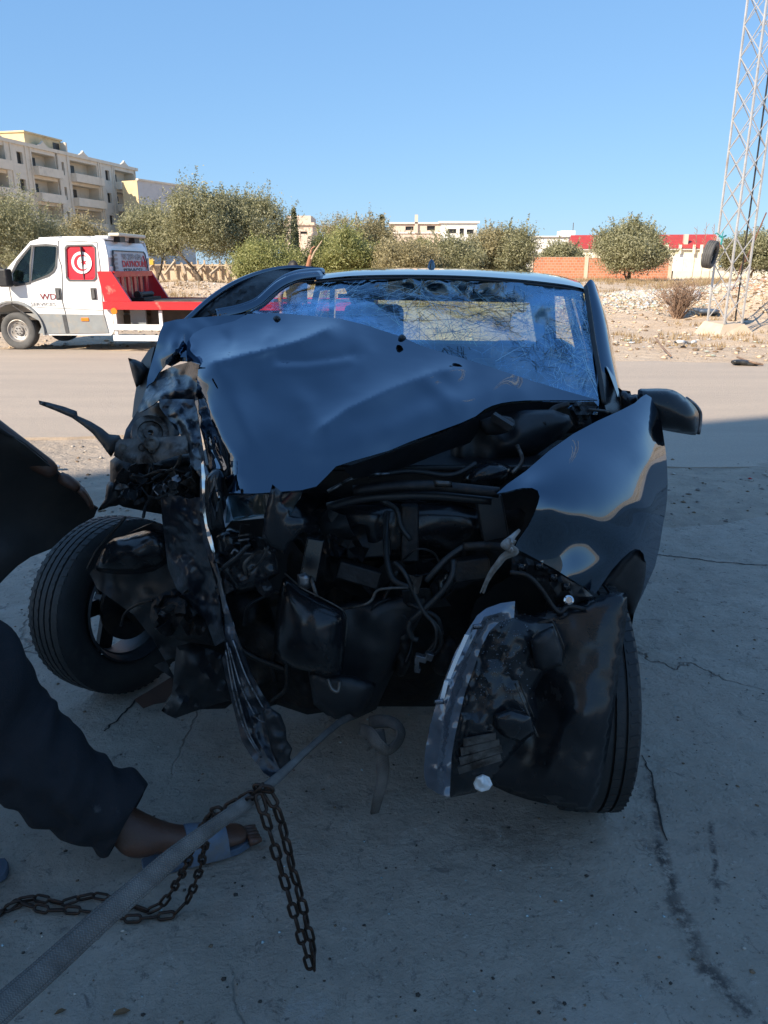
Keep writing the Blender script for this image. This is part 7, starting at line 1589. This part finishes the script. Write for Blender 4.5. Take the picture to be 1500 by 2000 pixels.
M['chain'] = mk('rusty chain steel', (.040, .030, .026), (.06, .035, .024), 60, .45, .75, .3, 200, dirt=(.11, .055, .03), dscale=50, dlo=.55, dhi=.7)
def link_mesh(L=.046, Wd=.022, r=.0036):
    pts = []; h = (L - Wd) / 2
    for a in np.linspace(-90, 90, 7): pts.append((h + (Wd / 2 - r) * math.cos(R(a)), (Wd / 2 - r) * math.sin(R(a))))
    for a in np.linspace(90, 270, 7): pts.append((-h + (Wd / 2 - r) * math.cos(R(a)), (Wd / 2 - r) * math.sin(R(a))))
    mb = MB(); n = len(pts); k = 6; V = []
    for i, p in enumerate(pts):
        a = Vector((*pts[(i + 1) % n], 0)); b = Vector((*pts[(i - 1) % n], 0)); t = (a - b).normalized(); s = Vector((t.y, -t.x, 0))
        for j in range(k): th = 2 * math.pi * j / k; V.append(Vector((*p, 0)) + s * (r * math.cos(th)) + Vector((0, 0, r * math.sin(th))))
    F = [(i * k + j, ((i + 1) % n) * k + j, ((i + 1) % n) * k + (j + 1) % k, i * k + (j + 1) % k) for i in range(n) for j in range(k)]
    mb.add(V, F); me = bpy.data.meshes.new('link'); me.from_pydata(mb.v, [], mb.f); me.materials.append(M['chain']); me.shade_smooth(); return me
LM = link_mesh()
def chain(T, pts, world=False, pitch=.0385, off=0, roll0=.3):
    q = [Vector(p) for p in curve([tuple(p) if world else tuple(P(*p)) for p in pts], 12)]
    acc = [0]
    for a, b in zip(q[:-1], q[1:]): acc.append(acc[-1] + (b - a).length)
    n = max(2, int(acc[-1] / pitch)); Wi = W[T.name].inverted(); xs = [np.interp(np.linspace(0, acc[-1], n + 1), acc, [p[i] for p in q]) for i in range(3)]
    for i in range(n):
        a = Vector((xs[0][i], xs[1][i], xs[2][i])); b = Vector((xs[0][i + 1], xs[1][i + 1], xs[2][i + 1])); t = (b - a).normalized()
        o = bpy.data.objects.new('link', LM); COL.objects.link(o); o.parent = T; W[o.name] = W[T.name]
        rot = t.to_track_quat('X', 'Z') @ Quaternion((1, 0, 0), roll0 + (math.pi / 2 if i % 2 else 0) + random.uniform(-.15, .15))
        o.matrix_local = Wi @ (Matrix.Translation((a + b) / 2) @ rot.to_matrix().to_4x4())
T = thing('chain', 'rusty chain looped over the strap and lying on the concrete round the foot', 'chain', (0, 1.4, 0))
GP = lambda x, y, z=.012: tuple(G(x, y, z))
# two strands hanging from the strap
Yh = lambda x, y: 1.235 + (y - 1540) * .00018
chain(T, [(504, 1550, 1.235), (513, 1580, 1.225), (523, 1613, 1.225), (546, 1688, 1.235), (565, 1753, 1.24), (583, 1814, 1.25), (600, 1870, 1.26), (607, 1893, 1.262)])
chain(T, [(518, 1541, 1.245), (537, 1571, 1.235), (555, 1627, 1.24), (569, 1688, 1.245), (586, 1749, 1.25), (602, 1814, 1.26), (614, 1866, 1.265), (614, 1893, 1.266)], roll0=.8)
chain(T, [(500, 1545, 1.25), (510, 1537, 1.24), (522, 1541, 1.24)])
chain(T, [(402, 1602, 1.32), (410, 1588, 1.30), (440, 1578, 1.27), (470, 1562, 1.26), (500, 1547, 1.25)]); chain(T, [(414, 1602, 1.30), (440, 1590, 1.27), (465, 1575, 1.25), (495, 1556, 1.23)], roll0=.9)
# strands on the ground
chain(T, [GP(-60, 1815), GP(0, 1786), GP(47, 1753), GP(93, 1758), GP(135, 1765), GP(163, 1749), GP(201, 1751), GP(243, 1763), GP(280, 1777), GP(303, 1779), tuple(P(327, 1753, 1.50)), tuple(P(350, 1716, 1.46)), tuple(P(364, 1690, 1.42)), tuple(P(385, 1640, 1.38)), tuple(P(402, 1602, 1.32))], world=True)
chain(T, [GP(-60, 1808), GP(0, 1780), GP(42, 1763), GP(84, 1777), GP(140, 1777), GP(196, 1784), GP(247, 1795), GP(299, 1791), GP(341, 1786), tuple(P(369, 1753, 1.50)), tuple(P(387, 1707, 1.46)), tuple(P(393, 1688, 1.44)), tuple(P(402, 1640, 1.38)), tuple(P(414, 1602, 1.30))], world=True, roll0=.9)

# ================================================================ PEOPLE
def skinned(name, joints, bones, m, parent, sub=2):
    """one continuous body: joints {name: (pos, radius)}"""
    names = list(joints); me = bpy.data.meshes.new(name); me.from_pydata([joints[n][0] for n in names], [(names.index(a), names.index(b)) for a, b in bones], [])
    o = bpy.data.objects.new(name, me); COL.objects.link(o)
    sk = o.modifiers.new('skin', 'SKIN'); sk.use_smooth_shade = True; sb = o.modifiers.new('sub', 'SUBSURF'); sb.levels = sub; sb.render_levels = sub
    for i, n in enumerate(names):
        r = joints[n][1]; me.skin_vertices[0].data[i].radius = (r, r) if not isinstance(r, tuple) else r
    me.skin_vertices[0].data[0].use_root = True
    bpy.context.view_layer.update(); dg = bpy.context.evaluated_depsgraph_get(); nm = bpy.data.meshes.new_from_object(o.evaluated_get(dg))
    bpy.data.objects.remove(o); nm.name = name
    nm.materials.clear(); return link(name, nm, m, parent, smooth=True)
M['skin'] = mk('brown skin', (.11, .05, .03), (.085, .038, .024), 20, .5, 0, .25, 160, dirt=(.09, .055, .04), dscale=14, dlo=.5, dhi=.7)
M['skin2'] = mk('lighter brown skin', (.42, .20, .12), (.36, .17, .10), 20, .55)  # lighter skin tone of the man behind the car
M['jeans'] = mk('dirty dark trousers', (.006, .007, .010), (.011, .012, .016), 12, .9, 0, .5, 240, dirt=(.12, .12, .12), dscale=6.5, dlo=.60, dhi=.78, bdist=.004)
M['shirt'] = mk('dark work shirt', (.03, .03, .035), (.04, .04, .045), 12, .9)
M['hair'] = mk('black hair', (.015, .012, .01), (.03, .025, .02), 60, .6)
M['sandal'] = mk('blue grey sandal', (.13, .17, .23), (.08, .11, .15), 16, .6, 0, .3, 60, dirt=(.16, .13, .10), dscale=9, dlo=.48, dhi=.66)
M['sole'] = mk('sandal sole', (.10, .13, .18), (.06, .08, .11), 14, .8)

def person_head(pos, s, parent, facing, skin, name='head'):
    """head with nose, eyes, ears and hair"""
    f = Vector(facing).normalized(); x = Vector((f.y, -f.x, 0)).normalized(); u = x.cross(f) * -1
    if u.z < 0: u = -u
    bm = bmesh.new(); bmesh.ops.create_uvsphere(bm, u_segments=24, v_segments=16, radius=1)
    for v in bm.verts:
        p = v.co.copy(); wx = .076 * (1 - .18 * max(0, -p.z)); q = Vector((p.x * wx, p.y * .095, p.z * .115))
        if p.y > .55 and abs(p.x) < .2 and -.35 < p.z < .12: q.y += .018 * (1 - abs(p.x) * 4)
        if p.y > .5 and abs(abs(p.x) - .38) < .15 and abs(p.z - .08) < .14: q.y -= .008
        if p.y > .5 and abs(p.x) < .3 and abs(p.z + .5) < .08: q.y -= .004
        if abs(p.x) > .92 and abs(p.z) < .3: q.x *= 1.14
        v.co = Vector(pos) + (x * q.x + f * q.y + u * q.z) * s
    me = bpy.data.meshes.new(name); bm.to_mesh(me); bm.free(); h = link(name, me, skin, parent, smooth=True)
    bm = bmesh.new(); bmesh.ops.create_uvsphere(bm, u_segments=24, v_segments=16, radius=1)
    for v in list(bm.verts):
        p = v.co.copy(); v.co = Vector(pos) + (x * p.x * .083 + f * (p.y * .100 - .008) + u * (p.z * .122 + .006)) * s; v.index
    dele = [fa for fa in bm.faces if ((fa.calc_center_median() - Vector(pos)).dot(f) > .035 * s and (fa.calc_center_median() - Vector(pos)).dot(u) < .07 * s) or (fa.calc_center_median() - Vector(pos)).dot(u) < -.05 * s]
    bmesh.ops.delete(bm, geom=dele, context='FACES'); me = bpy.data.meshes.new('hair'); bm.to_mesh(me); bm.free(); link('hair', me, M['hair'], h, smooth=True)
    mb = MB()
    for sgn in (-1, 1): c = Vector(pos) + (x * sgn * .03 + f * .086 + u * .01) * s; mb.tube([c, c + f * .004 * s], .008 * s, 8)
    mb.build('eye', M['letters'], h)
    return h

# --- the man whose leg is in the picture
mn = thing('person', 'person in wide dark trousers and a dusty blue sandal stepping over the strap', 'person', (-1.2, 1.75, 0))
ank = Vector((-.635, 1.645, .115)); knee = Vector((-1.10, 1.72, .50)); hip = Vector((-1.50, 1.86, .88)); pel = Vector((-1.56, 1.82, .95))
hip2 = Vector((-1.64, 1.74, .90)); knee2 = Vector((-1.42, 1.50, .50)); ank2 = Vector((-1.23, 1.53, .09))
chest = Vector((-1.50, 1.95, 1.30)); neck = Vector((-1.40, 2.03, 1.50))
J = {'pel': (pel, .12), 'spine': (pel.lerp(chest, .5), .12), 'chest': (chest, .13), 'neck': (neck, .06), 'neck2': (neck + Vector((.05, .04, .09)), .055),
     'hip': (hip, .10), 'mid': (hip.lerp(knee, .5), .085), 'knee': (knee, .065), 'calf': (knee.lerp(ank, .35) + Vector((-.01, .01, -.01)), .06), 'shin': (knee.lerp(ank, .75), .042), 'ank': (ank, .040),
     'hip2': (hip2, .10), 'mid2': (hip2.lerp(knee2, .5), .085), 'knee2': (knee2, .065), 'calf2': (knee2.lerp(ank2, .4), .058), 'ank2': (ank2, .04),
     'heel': (Vector((-.640, 1.622, .060)), .038), 'ins': (Vector((-.535, 1.675, .066)), .042), 'ball': (Vector((-.42, 1.728, .042)), (.042, .024)), 'toe': (Vector((-.375, 1.748, .034)), (.036, .018)),
     'ball2': (Vector((-1.08, 1.595, .045)), (.042, .028)), 'toe2': (Vector((-1.02, 1.622, .034)), (.036, .018)),
     'shl': (chest + Vector((.16, .08, .10)), .07), 'elb': (Vector((-1.20, 2.25, 1.08)), .046), 'wri': (Vector((-1.02, 2.32, .90)), .030),
     'shr': (chest + Vector((-.18, -.08, .08)), .07), 'elb2': (Vector((-1.72, 1.95, 1.06)), .046), 'wri2': (Vector((-1.60, 2.12, .94)), .030)}
body = skinned('body', J, [('pel', 'spine'), ('spine', 'chest'), ('chest', 'neck'), ('neck', 'neck2'), ('pel', 'hip'), ('hip', 'mid'), ('mid', 'knee'), ('knee', 'calf'), ('calf', 'shin'), ('shin', 'ank'), ('ank', 'heel'), ('ank', 'ins'), ('ins', 'ball'), ('ball', 'toe'),
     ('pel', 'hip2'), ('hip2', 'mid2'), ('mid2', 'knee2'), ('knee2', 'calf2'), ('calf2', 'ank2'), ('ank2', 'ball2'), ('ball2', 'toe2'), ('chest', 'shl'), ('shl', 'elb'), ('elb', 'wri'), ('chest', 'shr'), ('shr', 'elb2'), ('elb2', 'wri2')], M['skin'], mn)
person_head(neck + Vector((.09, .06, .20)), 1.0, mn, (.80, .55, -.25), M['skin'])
def hand(wr, d, side, parent, m, curl=.5):
    d = Vector(d).normalized(); s = d.cross(Vector((0, 0, 1))).normalized() * side; n = s.cross(d).normalized()
    Jh = {'w': (wr, .026), 'p': (wr + d * .05, (.036, .02)), 'p2': (wr + d * .08, (.038, .016))}; B = [('w', 'p'), ('p', 'p2')]
    o = skinned('hand', Jh, B, m, parent, 1)
    for i, (off, L) in enumerate(((-.030, .075), (-.010, .085), (.010, .08), (.028, .062))):
        a = wr + d * .075 + s * off; pts = [a]; dd = d.copy(); 
        for k in range(3): dd = (dd - n * curl * .5).normalized(); pts.append(pts[-1] + dd * L * (.42, .33, .25)[k])
        MB().tube(curve([tuple(p) for p in pts], 3), [.0095] * 4 + [.0085] * 3 + [.008, .0075, .006], 8).build('finger', m, o, smooth=True)
    a = wr + d * .02 - s * .03; MB().tube(curve([tuple(p) for p in (a, a - s * .022 + d * .03, a - s * .026 + d * .062)], 3), [.013, .0115, .011, .0105, .010, .009, .007], 8).build('thumb', m, o, smooth=True)
    return o
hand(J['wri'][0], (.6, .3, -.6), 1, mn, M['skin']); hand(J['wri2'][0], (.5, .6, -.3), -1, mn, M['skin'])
for i in range(5):   # toes of the forward foot
    a = Vector((-.38, 1.743, .030)) + Vector((-.42, .9, 0)) * (.028 - .016 * i) * .9; d = Vector((.9, .42, -.05)); r = (.012, .009, .009, .008, .0075)[4 - i]
    MB().tube([a, a + d * .018, a + d * .034], [r, r * .95, r * .6], 8).build('toe', M['skin'], mn, smooth=True)
# wide trousers: loose tubes with folds
def cloth_leg(name, pts, rad, m, parent, n=44, seed=1, amp=.014, flatn=.8):
    q = curve([tuple(p) for p in pts], 10); rr = [float(np.interp(i / (len(q) - 1), np.linspace(0, 1, len(rad)), rad)) for i in range(len(q))]
    mb = MB(); mb.tube(q, rr, n, False, flatn, (0, 1, 0)); o = mb.build(name, m, parent, smooth=True)
    co = np.empty(len(o.data.vertices) * 3); o.data.vertices.foreach_get('co', co); co = co.reshape(-1, 3)
    k = np.arange(len(co)); ring = k // n; ang = (k % n) / n * 2 * math.pi; cen = np.array([q[i] for i in range(len(q))])[ring] - np.array(W[parent.name].translation)
    d = co - cen; L = np.linalg.norm(d, axis=1, keepdims=True); fold = vnoise(np.cos(ang) * 2 + ring * .08 + 50, np.sin(ang) * 2 + ring * .42 + 50, .7, seed) * amp + vnoise(np.cos(ang) * 3 + ring * .2 + 50, np.sin(ang) * 3 + ring * .9 + 50, .8, seed + 1) * amp * .5
    co = co + d / L * fold[:, None]; o.data.vertices.foreach_set('co', co.ravel()); o.data.update()
    sl = o.modifiers.new('t', 'SOLIDIFY'); sl.thickness = .004; sl.offset = -1; sb = o.modifiers.new('s', 'SUBSURF'); sb.levels = 1; sb.render_levels = 1; return o
cuff = Vector((-.655, 1.64, .165))
cloth_leg('trouser_leg', [pel + Vector((.02, 0, .1)), hip, hip.lerp(knee, .55) + Vector((0, 0, .02)), knee + Vector((.04, 0, .04)), knee.lerp(cuff, .35) + Vector((0, -.01, -.01)), knee.lerp(cuff, .7) + Vector((-.01, -.01, -.02)), cuff], [.17, .17, .165, .16, .135, .118, .104], M['jeans'], mn, seed=4, amp=.015)
cloth_leg('trouser_leg', [pel + Vector((-.02, 0, .1)), hip2, hip2.lerp(knee2, .6), knee2, knee2.lerp(ank2, .5), ank2 + Vector((0, 0, .06))], [.17, .16, .14, .12, .115, .11], M['jeans'], mn, seed=6)
cloth_leg('shirt', [pel + Vector((0, 0, -.02)), pel.lerp(chest, .5), chest, neck + Vector((0, 0, -.03))], [.22, .22, .24, .10], M['shirt'], mn, seed=8, flatn=.95)
cloth_leg('sleeve', [J['shl'][0] + Vector((-.05, -.02, .02)), J['shl'][0], J['shl'][0].lerp(J['elb'][0], .5), J['elb'][0]], [.09, .085, .07, .065], M['shirt'], mn, 20, 9, .006, 1)
cloth_leg('sleeve', [J['shr'][0] + Vector((.05, .02, .02)), J['shr'][0], J['shr'][0].lerp(J['elb2'][0], .5), J['elb2'][0]], [.09, .085, .07, .065], M['shirt'], mn, 20, 10, .006, 1)
# sandal: sole, foot strap, open toe
def sandal(c, d, parent):
    c = Vector(c); d = Vector(d).normalized(); s = Vector((-d.y, d.x, 0)); prof = [(-.135, .030), (-.12, .036), (-.06, .034), (0, .036), (.06, .045), (.11, .044), (.145, .030), (.152, .01)]
    poly = [c + d * a + s * b for a, b in prof] + [c + d * a - s * b for a, b in reversed(prof)]
    so_ = MB().prism([p + Vector((0, 0, .002)) for p in poly], (0, 0, .022)).build('sandal', M['sole'], parent, bevel=.004)
    rows = []
    for a, w, h in ((-.02, .043, .098), (.02, .046, .088), (.05, .049, .078), (.085, .050, .066)):
        rows.append([c + d * a + s * (w * math.cos(t)) + Vector((0, 0, .012 + h * .98 * math.sin(t))) for t in np.linspace(0, math.pi, 11)])
    loft('sandal_strap', M['sandal'], smooth_rows(rows, 2), so_, True, .006)
sandal((-.51, 1.69, 0), (.89, .42, 0), mn); sandal((-1.125, 1.575, 0), (.88, .42, 0), mn)

# --- the man far behind the car, one arm raised with a stick
hp = P(572, 523, 13.2); gzz = float(gz(hp.x, 13.2)); 
mb2 = thing('person', 'person standing behind the wreck, only the dark hair and raised forearm showing', 'person', (hp.x, 13.2, gzz))
hx = hp.x; hz_ = hp.z; w_ = P(607, 497, 13.1); el = P(600, 528, 13.2)
J2 = {'pel': (Vector((hx + .05, 13.3, .88)), .13), 'ch': (Vector((hx + .04, 13.27, 1.22)), .14), 'nk': (Vector((hx + .02, 13.22, 1.40)), .055), 'nk2': (Vector((hx, 13.2, hz_ - .12)), .05),
      'h1': (Vector((hx - .08, 13.3, .84)), .09), 'k1': (Vector((hx - .1, 13.28, .45)), .06), 'a1': (Vector((hx - .12, 13.33, .06)), .04), 't1': (Vector((hx - .13, 13.16, .03)), .035),
      'h2': (Vector((hx + .18, 13.3, .84)), .09), 'k2': (Vector((hx + .2, 13.26, .45)), .06), 'a2': (Vector((hx + .22, 13.3, .06)), .04), 't2': (Vector((hx + .24, 13.14, .03)), .035),
      's1': (Vector((hx + .2, 13.25, 1.33)), .06), 'e1': (el, .045), 'w1': (w_, .032), 's2': (Vector((hx - .15, 13.25, 1.33)), .06), 'e2': (Vector((hx - .24, 13.3, 1.05)), .045), 'w2': (Vector((hx - .22, 13.2, .82)), .03)}
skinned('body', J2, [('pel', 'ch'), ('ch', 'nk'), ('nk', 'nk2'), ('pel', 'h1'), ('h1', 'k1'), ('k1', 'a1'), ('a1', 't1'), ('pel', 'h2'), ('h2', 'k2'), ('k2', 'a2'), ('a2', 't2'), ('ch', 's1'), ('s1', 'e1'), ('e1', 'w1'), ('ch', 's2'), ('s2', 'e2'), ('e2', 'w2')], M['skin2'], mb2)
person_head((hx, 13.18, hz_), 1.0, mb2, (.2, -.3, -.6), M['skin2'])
cloth_leg('shirt', [Vector((hx + .05, 13.3, .8)), Vector((hx + .04, 13.28, 1.1)), Vector((hx + .04, 13.26, 1.3)), Vector((hx + .02, 13.23, 1.4))], [.17, .18, .2, .08], M['shirt'], mb2, 24, 3, .008, .75)
for k in ('1', '2'): cloth_leg('trouser_leg', [J2['h' + k][0] + Vector((0, 0, .08)), J2['k' + k][0], J2['a' + k][0] + Vector((0, 0, .05))], [.12, .09, .08], M['jeans'], mb2, 20, 4, .006, 1)
hand(w_, (.15, 0, 1), 1, mb2, M['skin2'], 1.1); hand(J2['w2'][0], (0, 0, -1), -1, mb2, M['skin2'])
mb = MB(); mb.tube([P(608, 506, 13.02), P(614, 492, 13.0), P(629, 470, 12.95)], [.014, .013, .008], 6); tag(mb.build('stick', M['timber']), 'thin wooden stick held up in the raised hand behind the car', 'stick')
# small bits on the floor
M['leaf'] = mk('dead leaf', (.16, .09, .04), (.10, .06, .03), 30, .8)
def leafy(x, y, s, lab, ang):
    c = G(x, y, .004); mb = MB(); V = []; d = Vector((math.cos(ang), math.sin(ang), 0)); n = Vector((-d.y, d.x, 0))
    for t, w in ((-1, 0), (-.4, .35), (.3, .4), (1, 0)): V += [c + d * s * t + n * s * w + Vector((0, 0, .006 * abs(w) * 2)), c + d * s * t - n * s * w + Vector((0, 0, .008 * abs(w))), c + d * s * t + Vector((0, 0, .001))]
    mb.add(V, [(0, 3, 5, 2), (2, 5, 4, 1), (3, 6, 8, 5), (5, 8, 7, 4), (6, 9, 11, 8), (8, 11, 10, 7)]); o = mb.build('dead_leaf', M['leaf']); sl = o.modifiers.new('t', 'SOLIDIFY'); sl.thickness = .0008; tag(o, lab, 'leaf')
leafy(118, 1977, .012, 'curled brown leaf on the concrete in the lower left corner', .5); leafy(238, 1978, .018, 'long brown leaf on the concrete right of the curled one', .3)
tag(puff('bottle_cap', M['red'], None, [(1460, 934), (1465, 932), (1470, 935), (1466, 938)], G(1465, 935).y, .015, .015, 2), 'small bright red bottle cap on the road in the shade', 'bottle cap')
tag(puff('paper_scrap', M['litter'], None, [(88, 910), (98, 904), (114, 908), (118, 914), (100, 918), (88, 916)], G(100, 917).y, .03, .03, 4, None, noise=[(.02, 7, 3)]), 'crumpled pale paper scrap on the sunlit dirt left of the wreck', 'paper')
